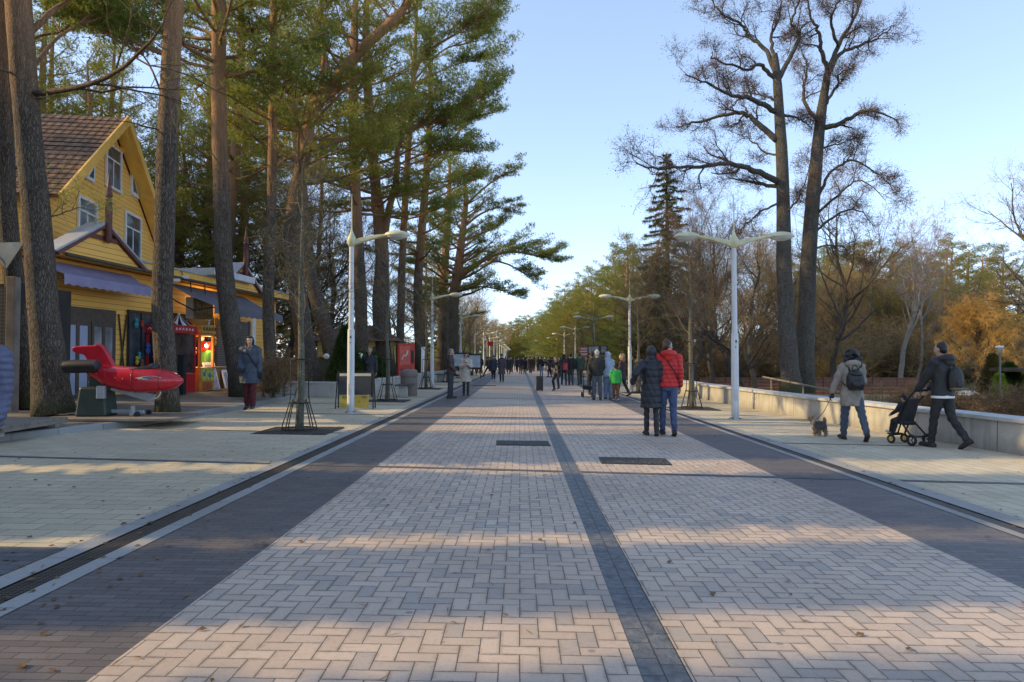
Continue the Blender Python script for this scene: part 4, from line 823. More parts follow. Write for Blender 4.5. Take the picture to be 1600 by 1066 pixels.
for k in range(7): b.box((x - .75 + k * .25, -.06, z - .04 * (k % 2)), (.16, .06, .16), rot=Euler((0, PI / 4, 0)))
part(b, 'carved_trim', M_YELP, house)
for yy in (1.9, 4.4):                            # windows on the flank under the eaves
    b = MB(); z0, z1 = ez - 2.25, ez - .55; xw = wl - .03
    b.bb((xw - .04, yy, z0), (xw + .02, yy + .09, z1)); b.bb((xw - .04, yy + 1.1, z0), (xw + .02, yy + 1.19, z1)); b.bb((xw - .04, yy + .09, z1 - .09), (xw + .02, yy + 1.1, z1)); b.bb((xw - .06, yy + .09, z0), (xw + .02, yy + 1.1, z0 + .09)); b.bb((xw - .03, yy + .09, z1 - .68), (xw + .01, yy + 1.1, z1 - .62)); b.bb((xw - .03, yy + .57, z0 + .09), (xw + .01, yy + .63, z1 - .68))
    for k in (.28, .84): b.bb((xw - .02, yy + k, z0 + .09), (xw + .008, yy + k + .02, z1 - .68))
    o = part(b, 'window', M_WHITE, house); b = MB(); b.bb((xw - .012, yy + .09, z0 + .09), (xw + .004, yy + 1.1, z1 - .09)); part(b, 'pane', M_GLASS, o)
b = MB(); b.tube([(wl - .1, -.12, .5), (wl - .1, -.12, ez - .4)], .05, 8); part(b, 'drainpipe', M_YELP, house, smooth=True)

# ---- goods hanging and standing in the dark shop window and the open front
GOODS = [("toy_red", (.45, .05, .04)), ("toy_teal", (.04, .30, .32)), ("toy_cream", (.55, .48, .36)), ("toy_pink", (.50, .16, .22)), ("toy_yellow", (.55, .38, .04)), ("toy_blue", (.06, .12, .36)), ("toy_brown", (.16, .09, .05))]
rs = np.random.default_rng(12)
for q in range(22):
    inside = q >= 9; x = rs.uniform(wx0 + .15, wx1 - .2) if not inside else rs.uniform(ox0 + .9, ox1 - .15); z = rs.uniform(.9, 2.7) if not inside else rs.uniform(1.35, 2.95); nm, c = GOODS[q % 7]; r = empty('hanging_toy', on_shop(x, .16 if not inside else .22, z), SH.rz, 'small soft toy hanging in the %s of the yellow shop' % ('open lit front' if inside else 'dark window'), 'toy', 'soft toys of the open front' if inside else 'soft toys of the dark window')
    b = MB(); s = rs.uniform(.06, .12); b.ball((0, 0, 0), (s, s * .6, s * 1.1), 10); b.ball((0, 0, s * 1.5), s * .75, 10); b.ball((-s * .5, 0, s * 2.1), s * .28, 6); b.ball((s * .5, 0, s * 2.1), s * .28, 6); b.ball((-s * .8, -s * .1, s * .3), (s * .35, s * .3, s * .3), 6); b.ball((s * .8, -s * .1, s * .3), (s * .35, s * .3, s * .3), 6); b.build('plush_body', plain(nm, c, .85, .25, 20), r, smooth=True)
    b = MB(); b.tube([(0, 0, s * 2.2), (0, 0, s * 2.2 + .18)], .005, 4); b.build('cord', M_BLACK, r)
# ================================================================== street lamps
_t = NT("white_pole_paint"); _o = _t.obj(); _a = _t.noise(_t.scaled(_o, (14, 14, .7)), 1.0, 5, .65); _b = _t.noise(_o, 5, 5, .65)
M_POLE = _t.pbr(_t.mix(_t.math('MULTIPLY', _t.ramp(_t.n('SeparateXYZ', {0: _o}, o=2), [(.0, 1), (.35, 0)]), .5), _t.mix(_t.math('MULTIPLY', _t.ramp(_a, [(.48, 0), (.72, 1)]), .45), _t.mix(_b, (.56, .58, .60), (.68, .70, .71)), (.30, .29, .26)), (.22, .20, .17)), .45, _t.bump(_b, .15, .01)); M_LAMPY = plain("yellowed_lamp_paint", (.60, .58, .36), .5, .2, 5); M_LENS = plain("frosted_lamp_bowl", (.50, .51, .48), .35, .1, 4)
M_STEEL = plain("dark_forged_steel", (.030, .029, .028), .5, .25, 9, .3, .4)
def lamp(arms, label, group):
    r = empty('street_lamp', (0, 0, 0), 0, label, 'street lamp', group)
    b = MB(); b.lathe([(.17, 0), (.17, .02), (.095, .03), (.092, 2.14), (.088, 2.16)], n=16); b.build('pole_base', M_POLE, r, smooth=True, auto=35)
    b = MB(); b.box((0, -.089, .62), (.085, .012, .30)); b.build('access_hatch', plain('hatch_paint', (.52, .54, .56), .5, .15, 5), r, bevel=.004)
    b = MB(); b.box((.01, -.0905, 1.98), (.05, .006, .07)); b.box((.0, -.0905, 1.84), (.035, .006, .035)); b.build('sticker', plain('dark_sticker', (.12, .13, .16), .5, .5, 30), r)
    for q in range(4): b = MB(); b.lathe([(.022, .02), (.022, .042), (.0, .046)], (.135 * math.cos(q * PI / 2 + .8), .135 * math.sin(q * PI / 2 + .8), 0), 6); b.build('anchor_bolt', M_STEEL, r)
    b = MB(); b.lathe([(.094, 2.162), (.094, 2.18), (.068, 2.20), (.062, 4.42), (.0, 4.43)], n=14); b.build('pole', M_POLE, r, smooth=True, auto=35)
    b = MB(); b.lathe([(.064, 4.36), (.10, 4.42), (.13, 4.52), (.10, 4.62), (.055, 4.70), (.022, 4.80), (.014, 5.0), (.008, 5.75), (.0, 5.78)], n=12); b.build('spire', M_LAMPY, r, smooth=True)
    for s in arms:
        b = MB(); n = 9; t = np.linspace(0, 1, n); x = .07 + t * 1.02; z = 4.50 + .17 * np.sin(t * PI * .5) + .0 * t; hh = .070 * (1 - t) ** .9 + .020; ww = .06 + .05 * t; v = []
        for i in range(n): v += [(s * x[i], -ww[i], z[i] - hh[i]), (s * x[i], ww[i], z[i] - hh[i]), (s * x[i], ww[i], z[i] + hh[i] * .55), (s * x[i], -ww[i], z[i] + hh[i] * .55)]
        b.add(v, [(4 * i + j, 4 * i + (j + 1) % 4, 4 * i + 4 + (j + 1) % 4, 4 * i + 4 + j) for i in range(n - 1) for j in range(4)] + [(3, 2, 1, 0), tuple(4 * (n - 1) + j for j in range(4))])
        a = b.build('arm', M_LAMPY, r, bevel=.012)
        c = (s * 1.20, 0, 4.66)
        def saucer(prof, sx=1.45): 
            q = MB(); q.lathe(prof, n=20); V = q.v[0]; V[:, 0] *= sx; V += np.array(c); return q
        saucer([(.232, -.012), (.235, .015), (.21, .06), (.15, .098), (.07, .122), (.0, .126)]).build('lamp_shade', M_LAMPY, a, smooth=True, auto=50)
        saucer([(.0, -.115), (.07, -.105), (.16, -.068), (.222, -.013)]).build('lamp_bowl', M_LENS, a, smooth=True)
    return r
lampL = lamp((1,), 'single arm white lamp rising beside the black and yellow board', 'single arm lamps on the left'); lampR = lamp((-1, 1), 'tall double arm white lamp in front of the low wall, the biggest of its row', 'double arm lamps on the right')
fl = ['single arm lamp behind the man in the brown jacket', 'single arm lamp behind the woman in the cream coat', 'single arm lamp beside the red flag']
fr = ['double arm lamp behind the child in the green jacket', 'double arm lamp beside the black framed board', 'double arm lamp left of the red and white sign']
for k in range(14):
    for src, px0, lst, side, oth in ((lampL, -4.42, fl, 'left', 'single'), (lampR, 5.48, fr, 'right', 'double')):
        Y = (18.4 if side == 'left' else 18.0) + k * 17.1; o = src if k == 0 else copy_tree(src); o.location = (px0, Y, gz(px0))
        if k: o['label'] = lst[k - 1] if k <= 3 else 'small distant %s arm lamp in the far row on the %s of the crowd' % (oth, side)
# ================================================================== young street trees in steel guards
T_OLIVE = leafy('olive_twigs', (.10, .085, .05), (.19, .155, .085), None, .1)
def guard(x, y, lab, seed, H=5.2):
    r = empty('tree_guard', (x, y, gz(x)), 0, 'flared black steel guard around ' + lab, 'tree guard', 'steel tree guards')
    b = MB(); R1 = .17
    for k in range(8):
        a = k * PI / 4 + .2; c, s = math.cos(a), math.sin(a); top = 1.42 if k % 2 == 0 else .62
        b.tube(spline([(c * R1, s * R1, top), (c * R1, s * R1, .75 if k % 2 == 0 else .55), (c * (R1 + .03), s * (R1 + .03), .52), (c * .30, s * .30, .18), (c * .34, s * .34, .02)], 10), .012, 5)
    b.build('bars', M_STEEL, r)
    for z, rr in ((.55, .19), (.05, .335), (1.40, .175)):
        b = MB(); a = np.linspace(0, 2 * PI, 25); b.tube(np.stack([rr * np.cos(a), rr * np.sin(a), 0 * a + z], 1), .014, 5, cap=False); b.build('ring', M_STEEL, r)
    b = MB(); b.box((0, 0, .006), (1.42, 1.42, .014)); p = b.build('base_grate', plain("iron_grate", (.06, .055, .048), .7, .35, 9, .6, .2), r)
    b = MB()
    for k in range(9): b.box((-.62 + k * .155, 0, .016), (.03, 1.34, .006))
    b.build('grate_slat', plain("iron_grate_slats", (.035, .032, .03), .7, .3, 9), p)
    g = TG(seed); t = empty('young_street_tree', (x, y, gz(x)), seed, 'young bare street tree growing in ' + lab.replace('the young', 'the').replace('tree', 'guard', 1) if False else 'young bare tree inside the steel guard ' + lab.split('tree ', 1)[1], 'tree', 'young street trees')
    P, rr = trunk_tube(g, [(0, 0, 0), (.03, .01, 1.2), (-.02, .03, 2.4), (.04, 0, H * .7), (.0, .05, H)], [.075, .066, .056, .035, .010], 10, 1.15)
    for q in range(20):
        z = 1.75 + (H - 2.0) * (q + g.rs.random()) / 20; i = int(np.argmin(abs(P[:, 2] - z))); a = q * 2.4; el = g.rs.uniform(.45, .95); L = g.rs.uniform(.8, 1.7) * (1.15 - .6 * z / H)
        bare(g, P[i], (math.cos(a) * math.cos(el), math.sin(a) * math.cos(el), math.sin(el)), L, .018, 2, 3, .05, .10, .45, 7, .009, .2, None, (0, 0, 5))
    b = MB(); g.finish('young_street_tree', B_YOUNG, T_OLIVE, t, lname='twigs')
guard(-4.32, 13.8, 'the young tree closest to us on the left pavement', 301); guard(-4.46, 23.7, 'the young tree beside the slatted bench', 302)
guard(5.3, 21.8, 'the young tree right of the man in the red jacket', 303); guard(5.4, 32.0, 'the young tree behind the woman in the long black coat', 304, 4.8)
for k in range(5):
    for x, sd in ((-4.45, 'left'), (5.4, 'right')):
        y = 33.5 + k * 9.8 if sd == 'left' else 41.8 + k * 9.8
        if sd == 'left' or k: guard(x, y, 'a young tree further along the %s pavement' % sd, 310 + k * 2 + (sd == 'left'))
# ================================================================== A-frame board, bench, bin, planter wall
p = G(551, 640); r = empty('pavement_board', (p.x + .0, p.y + .35, p.z), .05, 'black and yellow A-shaped board standing behind the lamp pole', 'sign')
b = MB()
for s in (-.5, .5):
    for t in (-1, 1): b.tube([(s * 1.05, t * .22, 0), (s, t * .05, 1.0), (s * .9, 0, 1.04)], .018, 6)
    b.bar((s * 1.05, -.22, .06), (s * 1.05, .22, .06), .02)
b.bar((-.5, 0, 1.03), (.5, 0, 1.03), .03); b.build('frame', M_BLACK, r)
b = MB(); b.bar((0, -.135, .49), (0, -.065, .97), .9, .015, 0); bpy.data.meshes
def slab(par, nm, mat, w, z0, z1, sl=.17, off=0, th=.014):
    b = MB(); y = lambda z: -(.235 - sl * z) - off; b.add([(-w, y(z0), z0), (w, y(z0), z0), (w, y(z1), z1), (-w, y(z1), z1), (-w, y(z0) + th, z0), (w, y(z0) + th, z0), (w, y(z1) + th, z1), (-w, y(z1) + th, z1)], [(0, 1, 2, 3), (7, 6, 5, 4), (0, 4, 5, 1), (1, 5, 6, 2), (2, 6, 7, 3), (3, 7, 4, 0)]); return b.build(nm, mat, par)
slab(r, 'dark_panel', plain("chalk_black", (.035, .040, .042), .7, .3, 3), .46, .40, .92); s = slab(r, 'yellow_panel', plain("yellow_panel", (.46, .33, .045), .6, .2, 4), .40, .05, .395); slab(r, 'top_strip', plain("cream_strip", (.55, .50, .34), .6, .15, 5), .44, .925, 1.0)
M_TXT = plain("dark_lettering", (.05, .04, .03), .6)
for x, tx, z in ((-.26, 'KAI', .33), (.27, 'OM', .33), (-.13, 'I', .2), (.135, 'I', .2)): text_mesh(tx, .09, M_TXT, r, (x, -(.235 - .17 * z) - .003, z), (PI / 2 - .17, 0, 0))
def bench_at(x, y, lab):
    r = empty('bench', (x, y, gz(x)), 0, lab, 'bench', None); b = MB()
    for k in range(5): b.box((-.22 + k * .11, 0, .46), (.085, 1.9, .05))
    b.build('seat', plain("bench_slats", (.075, .068, .062), .6, .3, 6), r, bevel=.008)
    for s in (-.62, .62): b = MB(); b.box((0, s, .215), (.34, .16, .43), taper=.9); b.build('leg', M_CONC, r, bevel=.015)
p = G(630, 622); bench_at(p.x - .05, p.y + .9, 'dark slatted bench on concrete legs beside the round stone bin')
def bin_at(x, y, z, lab):
    r = empty('litter_bin', (x, y, z), 0, lab, 'bin'); t = NT("pebble_dash"); o = t.obj(); vo = t.n('TexVoronoi', {'Vector': o, 'Scale': 60}, o=1); m = t.pbr(t.mix(.55, vo, (.26, .20, .18), 'MULTIPLY') if False else t.mix(t.noise(o, 50, 3), (.15, .12, .11), (.30, .24, .21)), .85, t.bump(t.noise(o, 50, 3), .6, .01))
    b = MB(); b.lathe([(.0, 0), (.30, 0), (.33, .05), (.33, .70), (.31, .72)], n=20); b.build('drum', m, r, smooth=True, auto=40)
    b = MB(); b.lathe([(.335, .725), (.35, .76), (.34, .92), (.29, 1.0), (.20, 1.03), (.20, .99), (.0, .985)], n=20); b.build('collar', m, r, smooth=True, auto=40)
p = G(637, 619); bin_at(p.x, p.y + .3, p.z, 'round reddish pebble dash bin with a domed collar beside the slatted bench')
p = G(700, 590); bench_at(-5.0, 44.5, 'small dark bench behind the man in the brown jacket')
p = G(1066, 628); r = empty('litter_bin', (p.x + .1, p.y + 3.2, p.z), 0, 'pale grey bin at the wall right of the red jacket', 'bin'); b = MB(); b.lathe([(.0, 0), (.22, 0), (.25, .1), (.25, .85), (.0, .86)], n=14); b.build('drum', M_CAP, r, smooth=True, auto=40); b = MB(); b.lathe([(.27, .86), (.27, .93), (.0, .97)], n=14); b.build('lid', M_GREYMET, r, smooth=True, auto=40)
def planter(x0, y0, x1, y1, h, lab):
    r = empty('planter_wall', (0, 0, 0), 0, lab, 'wall'); b = MB(); b.bar((x0, y0, gz(x0) + h / 2 - .02), (x1, y1, gz(x1) + h / 2 - .02), .3, h); b.build('wall_face', M_CONC, r); b = MB(); b.bar((x0, y0, gz(x0) + h + .015), (x1, y1, gz(x1) + h + .015), .36, .06); b.build('coping', M_CAP, r, bevel=.01)
planter(-6.6, 25.2, -6.0, 33.0, .52, 'pale planter wall behind the man in black'); planter(-6.05, 33.4, -5.7, 58, .50, 'long pale planter wall running behind the second lamp on the left'); planter(-6.6, 25.3, -9.0, 25.5, .52, 'short end of the planter wall beside the conifer')
b = MB(); xs = [(-9.2, 25.6), (-6.75, 25.4), (-6.2, 33), (-5.9, 58), (-9.2, 58)]
b.add([(x, y, .49) for x, y in xs], [(0, 1, 2, 3, 4)]); tag(b.build('planting_bed_ground', M_PARK), kind='structure')
# ---- shrubs: conifers and twig bushes
def cone_bush(x, y, z, H, Rr, lab, mat=L_THUJA, seed=1, n=5200, pw=.75, cat='shrub', name='conifer_shrub', group=None):
    g = TG(seed); rs = g.rs; u = rs.random(n) ** .8; a = rs.uniform(0, 2 * PI, n); rr = Rr * np.minimum(1, (u + .02) * 7) * (1 - u) ** pw * (.72 + .28 * rs.random(n) + .14 * np.sin(a * 5 + u * 14))
    p = np.stack([rr * np.cos(a), rr * np.sin(a), u * H * .97 + .03], 1); d = np.stack([np.cos(a) * .8, np.sin(a) * .8, np.full(n, .7)], 1) + rs.normal(0, .35, (n, 3)); g.tris(p, d, .17 * rs.uniform(.5, 1.3, n), .05)
    g.limb([(0, 0, 0), (0, 0, H * .8)], .05, .01, 6); r = empty(name, (x, y, z), 0, lab, cat, group); return g.finish(name, B_GREY, mat, r, 'foliage')
p = D(527, 600, 25.0); cone_bush(p.x, 26.2, .45, 2.25, .72, 'dense dark conifer bush left of the white lamp pole', seed=51)
p = D(575, 600, 31); cone_bush(-7.0, 29.5, .45, 1.35, .95, 'low dark evergreen bush behind the man in black', seed=52, pw=.4); cone_bush(-6.8, 32.0, .45, 1.3, .9, 'low evergreen bush between the man in black and the guarded tree', seed=53, pw=.4)
def twig_bush(x, y, z, H, Rr, lab, mat, seed, n=26, name='bare_shrub', group=None, tn=14, tw=.014, cat='shrub'):
    g = TG(seed); r = empty(name, (x, y, z), 0, lab, cat, group)
    for q in range(n):
        a = g.rs.uniform(0, 2 * PI); el = g.rs.uniform(.35, 1.4); bare(g, (g.rs.normal(0, Rr * .2), g.rs.normal(0, Rr * .2), 0), (math.cos(a) * math.cos(el), math.sin(a) * math.cos(el), math.sin(el)), min(H / max(.4, math.sin(el)), Rr * 1.3) * g.rs.uniform(.7, 1), .018, 2, 3, .08, .14, .4, tn, tw, .2, None, (0, 0, 5))
    return g.finish(name, B_GREY, mat, r, 'twigs')
twig_bush(-7.6, 21.6, .3, 1.1, 1.2, 'bare low shrub at the foot of the conifer bush', T_BROWN, 61, 14)
BUSH = []
for i, (m_, n_) in enumerate(((T_TAN, 30), (T_BROWN, 30), (T_GOLD, 34))):
    o = twig_bush(0, 0, 0, 2.6, 2.0, None, m_, 70 + i, n_, tn=12, tw=.02); BUSH.append([o, False])
def bush(k, px, Y, top, lab, group=None, wide=1.0, xx=None):
    x = D(px, 560, Y).x if xx is None else xx; z0 = parkz(x, Y) if x > 8 else forz(x, Y); s = (D(px, top, Y).z - z0) / 2.6; o = put(BUSH[k], x, Y, z0 - .05, px * .7, s, lab, 'shrub', group); o.scale = (s * wide, s * wide, s)
for j, (px, Y, top) in enumerate([(1300, 44, 520), (1345, 48, 515), (1385, 46, 520), (1440, 47, 512), (1470, 43, 530), (1260, 52, 520), (1215, 50, 525), (1180, 48, 530), (1140, 50, 535), (1110, 46, 540), (1410, 55, 505), (1500, 48, 520), (1560, 46, 520), (1600, 44, 515), (1330, 56, 500), (1280, 58, 505), (1090, 52, 530), (1065, 56, 535), (1600, 52, 500), (1640, 46, 520), (1480, 60, 500), (1230, 60, 505)]):
    bush((0, 1, 0, 0)[j % 4], px, Y, top, 'tan bare shrub in the park thicket beyond the low wall', 'bare shrubs of the park', 1.25)
bush(2, 1308, 42, 556, 'golden yellow willow shrub left of the woman walking the dog', None, 1.3); bush(2, 1490, 60, 540, 'golden brown shrub left of the weeping larch', None, 1.3)
for j, px in enumerate((1400, 1440, 1480, 1520, 1560, 1600, 1640)): 
    Y = 19.5 - j * .35; x = D(px, 560, Y).x; z0 = parkz(x, Y); o = put(BUSH[1], x, Y, z0, j, .36, 'low brown hedge bush just behind the coping of the right wall', 'shrub', 'hedge bushes behind the right wall'); o.scale = (.5, .5, .36)
for j, (px, Y, top) in enumerate([(330, 44, 560), (300, 48, 555), (455, 36, 575), (500, 40, 570), (540, 44, 560), (420, 46, 560), (380, 50, 550), (470, 54, 550), (520, 58, 545), (580, 52, 555), (640, 62, 550), (260, 46, 550), (690, 70, 560), (665, 66, 560), (610, 60, 552)]): bush((1, 0)[j % 2], px, Y, top, 'bare undergrowth shrub below the pines on the left', 'undergrowth shrubs on the left', 1.3)
for j, (px, Y, top) in enumerate([(445, 33, 566), (505, 36, 560), (560, 47, 560), (350, 40, 552), (315, 42, 545)]):
    x = D(px, 560, Y).x; cone_bush(x, Y, forz(x, Y), D(px, top, Y).z - forz(x, Y), 1.1, 'rounded evergreen shrub on the wooded bank behind the pine trunks', L_THUJA, 80 + j, 2600, .4, group='evergreen shrubs on the wooded bank')
# ================================================================== kiosk, vending machine, globe lamps, bank steps
kp = D(585, 580, 41); kx = kp.x
kk = empty('kiosk', (-9.6, 42, .3), .12, 'small yellow kiosk with a hipped tiled roof among the pine trunks', 'kiosk')
b = MB(); b.bb((-2.1, -2, -.3), (2.1, 2, 2.25)); b.build('wall', siding("kiosk_siding", (.60, .45, .15), .2), kk); b = MB(); ov = 2.55; b.add([(-ov - .2, -ov, 2.2), (ov + .2, -ov, 2.2), (ov + .2, ov, 2.2), (-ov - .2, ov, 2.2), (-1.0, 0, 3.2), (1.0, 0, 3.2)], [(0, 1, 5, 4), (1, 2, 5), (2, 3, 4, 5), (3, 0, 4), (3, 2, 1, 0)]); b.build('roof', M_TILE, kk)
b = MB(); b.bb((1.0, -2.04, .0), (1.7, -1.99, 1.9)); b.build('door', M_BROWNP, kk); window(kk, -.9, .2, .9, 1.8, -2.02, .08, True, M_BROWNP); kk.children[-1].location.y = -2.02
vx = D(634, 560, 39).x; vm = empty('vending_machine', (vx, 39, .45), .25, 'red drinks vending machine beside the yellow kiosk', 'vending machine'); b = MB(); b.bb((-.45, -.4, 0), (.45, .4, 1.9)); b.build('cabinet', plain("red_cabinet", (.52, .035, .022), .35, .1, 4), vm, bevel=.02); b = MB(); b.bb((-.36, -.415, .7), (.2, -.402, 1.75)); b.build('display', plain("red_display", (.62, .10, .07), .3, .3, 5), vm); b = MB(); b.bb((.25, -.412, .8), (.4, -.402, 1.5)); b.bb((-.3, -.412, .25), (.3, -.402, .5)); b.build('slot', M_BLACK, vm)
b = MB(); b.tube(spline([(-.25, -.419, 1.0), (-.12, -.419, 1.25), (-.02, -.419, 1.2), (.08, -.419, 1.5)], 12), .03, 4); b.build('white_swash', M_WHITE, vm)
wp = empty('hanging_cloth', (vx + 1.05, 38.8, .45), .3, 'white hanging banner just right of the red vending machine', 'banner'); b = MB(); b.bb((-.16, -.02, .3), (.16, .02, 1.7)); b.build('cloth', M_WHITE, wp); b = MB(); b.tube([(0, .03, 0), (0, .03, 1.8)], .02, 6); b.build('pole', M_BLACK, wp)
for px, py, n_ in ((490, 556, 'leftmost'), (510, 557, 'middle'), (563, 556, 'rightmost')):
    Y = 27.5; q = D(px, py, Y); r = empty('globe_lamp', (q.x, Y, .3), 0, 'white globe garden lamp on a short post, %s of the three' % n_, 'lamp', 'globe lamps by the conifer'); b = MB(); b.ball((0, 0, q.z - .3), .115, 14); b.build('globe', M_WHITE, r, smooth=True); b = MB(); b.tube([(0, 0, 0), (0, 0, q.z - .4)], .03, 8); b.build('post', M_BLACK, r)
q = D(495, 590, 28.2); gt = empty('garden_gate', (q.x, 28.2, .3), 0, 'low dark green board gate between the white globe lamps', 'gate'); b = MB(); b.bb((-.95, -.03, .05), (1.3, .03, 1.15)); b.build('board_panel', plain("dark_green_boards", (.05, .06, .04), .7, .3, 3), gt)
st_ = empty('timber_steps', (D(440, 600, 29).x - .3, 29.5, .25), 0, 'low timber retaining steps on the bank behind the slim pine', 'steps')
for k in range(3): b = MB(); b.box((0, k * .45, .14 + k * .28), (3.2, .16, .26)); b.build('step_board', M_WOODGREY, st_, bevel=.015)
b = MB(); b.box((0, .75, .34), (3.15, 1.2, .55)); b.build('earth_fill', M_SOIL, st_)
# ================================================================== shop-front machines
def shop_empty(x, out, nm, lab, cat, z=.22): return empty(nm, on_shop(x, out, z), SH.rz, lab, cat)
M_RED = plain("glossy_red", (.47, .022, .025), .3, .12, 5); M_NAVY = plain("navy_print", (.016, .020, .055), .35, .3, 6); M_ORANGE = plain("orange_cabinet", (.60, .22, .045), .45, .2, 5); M_GOLDP = plain("gold_print", (.55, .33, .06), .5, .3, 12)
mc = shop_empty(5.0, .55, 'claw_machine', 'red prize machine with a striped circus tent top, half hidden by the pine', 'game machine')
b = MB(); b.bb((-.75, -.45, 0), (.75, .45, .75)); b.build('lower_cabinet', M_RED, mc, bevel=.02); b = MB(); b.bb((-.70, -.41, .76), (.70, .41, 2.12)); b.build('glass_case', glass_m("machine_glass", (.13, .09, .08)), mc)
b = MB()
for x in (-.72, .72):
    for y in (-.42, .42): b.bb((x - .04, y - .04, .752), (x + .04, y + .04, 2.12))
b.build('corner_post', M_RED, mc); b = MB(); b.bb((-.80, -.5, 2.13), (.80, .5, 2.42)); b.build('marquee', M_RED, mc, bevel=.02)
b = MB(); b.bb((-.712, -.38, .8), (-.70, .38, 2.05)); b.build('side_print', M_NAVY, mc)
b = MB()
for q in range(12): b.ball((-.715, rng.uniform(-.3, .3), rng.uniform(.95, 1.95)), (.008, rng.uniform(.03, .08), rng.uniform(.03, .07)), 8)
b.build('teddy_print', M_GOLDP, mc)
b = MB()
for q in range(6): b.tube(spline([(-.6 + q * .2, -.512, 2.24), (-.55 + q * .2, -.512, 2.32), (-.5 + q * .2, -.512, 2.25)], 6), .014, 4)
for q in range(4): b.tube(spline([(-.812, -.3 + q * .18, 2.24), (-.812, -.24 + q * .18, 2.32), (-.812, -.18 + q * .18, 2.25)], 6), .012, 4)
b.build('lettering', M_WHITE, mc)
for x in (-.42, .42):
    b = MB(); n = 16
    for k in range(n):
        a0, a1 = k * 2 * PI / n, (k + 1) * 2 * PI / n; pr = [(.40, 0), (.30, .08), (.16, .2), (.06, .36), (.03, .40)]; v = [(x + rr * math.cos(a), rr * math.sin(a) * 1.1, 2.425 + z) for rr, z in pr for a in (a0, a1)]
        b.add(v, [(2 * i, 2 * i + 1, 2 * i + 3, 2 * i + 2) for i in range(4)], k % 2)
    b.ball((x, 0, 2.85), .05, 8, 0); b.build('tent_top', [M_WHITE, M_NAVY], mc)
om = shop_empty(6.55, .6, 'game_machine', 'orange arcade cabinet with a lit case between the red machine and the counter', 'game machine')
b = MB(); b.bb((-.5, -.4, 0), (.5, .4, .95)); b.build('lower_cabinet', M_ORANGE, om, bevel=.02); b = MB()
for x in (-.46, .46):
    for y in (-.36, .36): b.bb((x - .04, y - .04, .952), (x + .04, y + .04, 2.1))
b.bb((-.5, -.4, 2.1), (.5, .4, 2.2)); b.build('case_frame', M_ORANGE, om); b = MB(); b.bb((-.52, -.45, 2.21), (.52, .4, 2.5)); b.build('marquee', M_GOLDP, om, bevel=.01)
b = MB()
for q in range(5): b.tube(spline([(-.4 + q * .2, -.46, 2.3), (-.34 + q * .2, -.46, 2.42), (-.28 + q * .2, -.46, 2.3)], 6), .014, 4)
b.build('lettering', M_BLACK, om)
b = MB(); b.bb((-.42, -.412, .45), (.42, -.402, .92)); b.build('picture_panel', plain("yellow_green_print", (.50, .50, .08), .5, .5, 9), om); b = MB(); b.bb((-.3, -.42, .12), (-.02, -.403, .4)); b.bb((.04, -.42, .12), (.32, -.403, .4)); b.build('coin_door', plain("dark_orange_door", (.40, .11, .03), .5, .2, 5), om)
b = MB(); b.ball((-.2, -.42, .7), (.1, .01, .09), 10); b.ball((.18, -.42, .66), (.09, .01, .1), 10); b.build('print_blob', plain("blue_print", (.06, .22, .42), .5, .2, 9), om)
ct = shop_empty(7.9, .4, 'counter', 'wooden counter of the open shop front under the fish sign', 'counter'); b = MB(); b.bb((-.75, -.25, 0), (.75, .25, .9)); b.build('front_panel', plain("orange_wood", (.36, .19, .08), .6, .25, 4), ct); b = MB(); b.bb((-.8, -.32, .902), (.8, .28, .96)); b.build('worktop', plain("pale_wood", (.42, .27, .15), .55, .2, 4), ct, bevel=.01)
tb = shop_empty(7.5, .45, 'toy_playhouse', 'green and red toy case on the shop counter', 'toy', 1.2); b = MB(); b.box((0, 0, .32), (.5, .3, .6)); b.build('body', plain("toy_green", (.10, .30, .05), .5), tb, bevel=.1); b = MB(); b.bar((-.32, 0, .6), (0, 0, .92), .34, .06); b.bar((.32, 0, .6), (0, 0, .92), .34, .06); b.build('roof', M_RED, tb)
for q, (px, py, w_, lab) in enumerate(((332, 612, .42, 'white framed poster board leaning against the shop front'), (353, 611, .2, 'small white board leaning right of the framed poster'))):
    x, z = SH.at(px, py, .8); r = shop_empty(x, .9, 'poster_board', lab, 'poster'); r.rotation_euler = (R(-14), 0, SH.rz); b = MB(); b.bb((-w_, -.02, 0), (w_, .02, 1.15 - q * .3)); b.build('board', M_WHITE, r, bevel=.01)
    b = MB(); b.bb((-w_ + .08, -.026, .1), (w_ - .08, -.021, 1.05 - q * .3)); b.build('print', plain("grey_print", (.30, .32, .38), .5, .6, 11), r)
x, z = SH.at(284, 620, 1.6); q = on_shop(x, 1.6, .22); r = empty('bollard_post', q, 0, 'square black post between the ride nose and the orange machine', 'post'); b = MB(); b.box((0, 0, .68), (.2, .2, 1.36)); b.build('shaft', M_BLACK, r, bevel=.015); b = MB(); b.box((0, 0, 1.37), (.24, .24, .03)); b.build('cap', M_BLACK, r)
# ================================================================== red plane ride on its deck
rx, ry = -8.15, 14.6; dz0 = .225
dk = empty('timber_deck', (rx - .1, ry - .0, .215), .06, 'flat weathered timber deck carrying the red plane ride', 'deck'); b = MB()
for k in range(7): b.box((0, -.72 + k * .24, .045), (2.7, .225, .05))
b.build('deck_boards', M_WOODGREY, dk, bevel=.006); b = MB()
for x in (-1.1, 0, 1.1): b.box((x, 0, .01), (.1, 1.6, .02))
b.build('joist', M_WOODGREY, dk)
rd = empty('plane_ride', (rx, ry, .285), .10, 'red coin operated plane ride with black jet tubes and checkered flame decal', 'ride')
b = MB(); secs = [(-.92, 1.16, .05, .04), (-.72, 1.08, .21, .13), (-.40, .97, .35, .215), (0, .90, .42, .26), (.35, .88, .43, .265), (.65, .87, .40, .245), (.90, .86, .27, .18), (1.04, .86, .13, .09), (1.10, .86, .03, .03)]
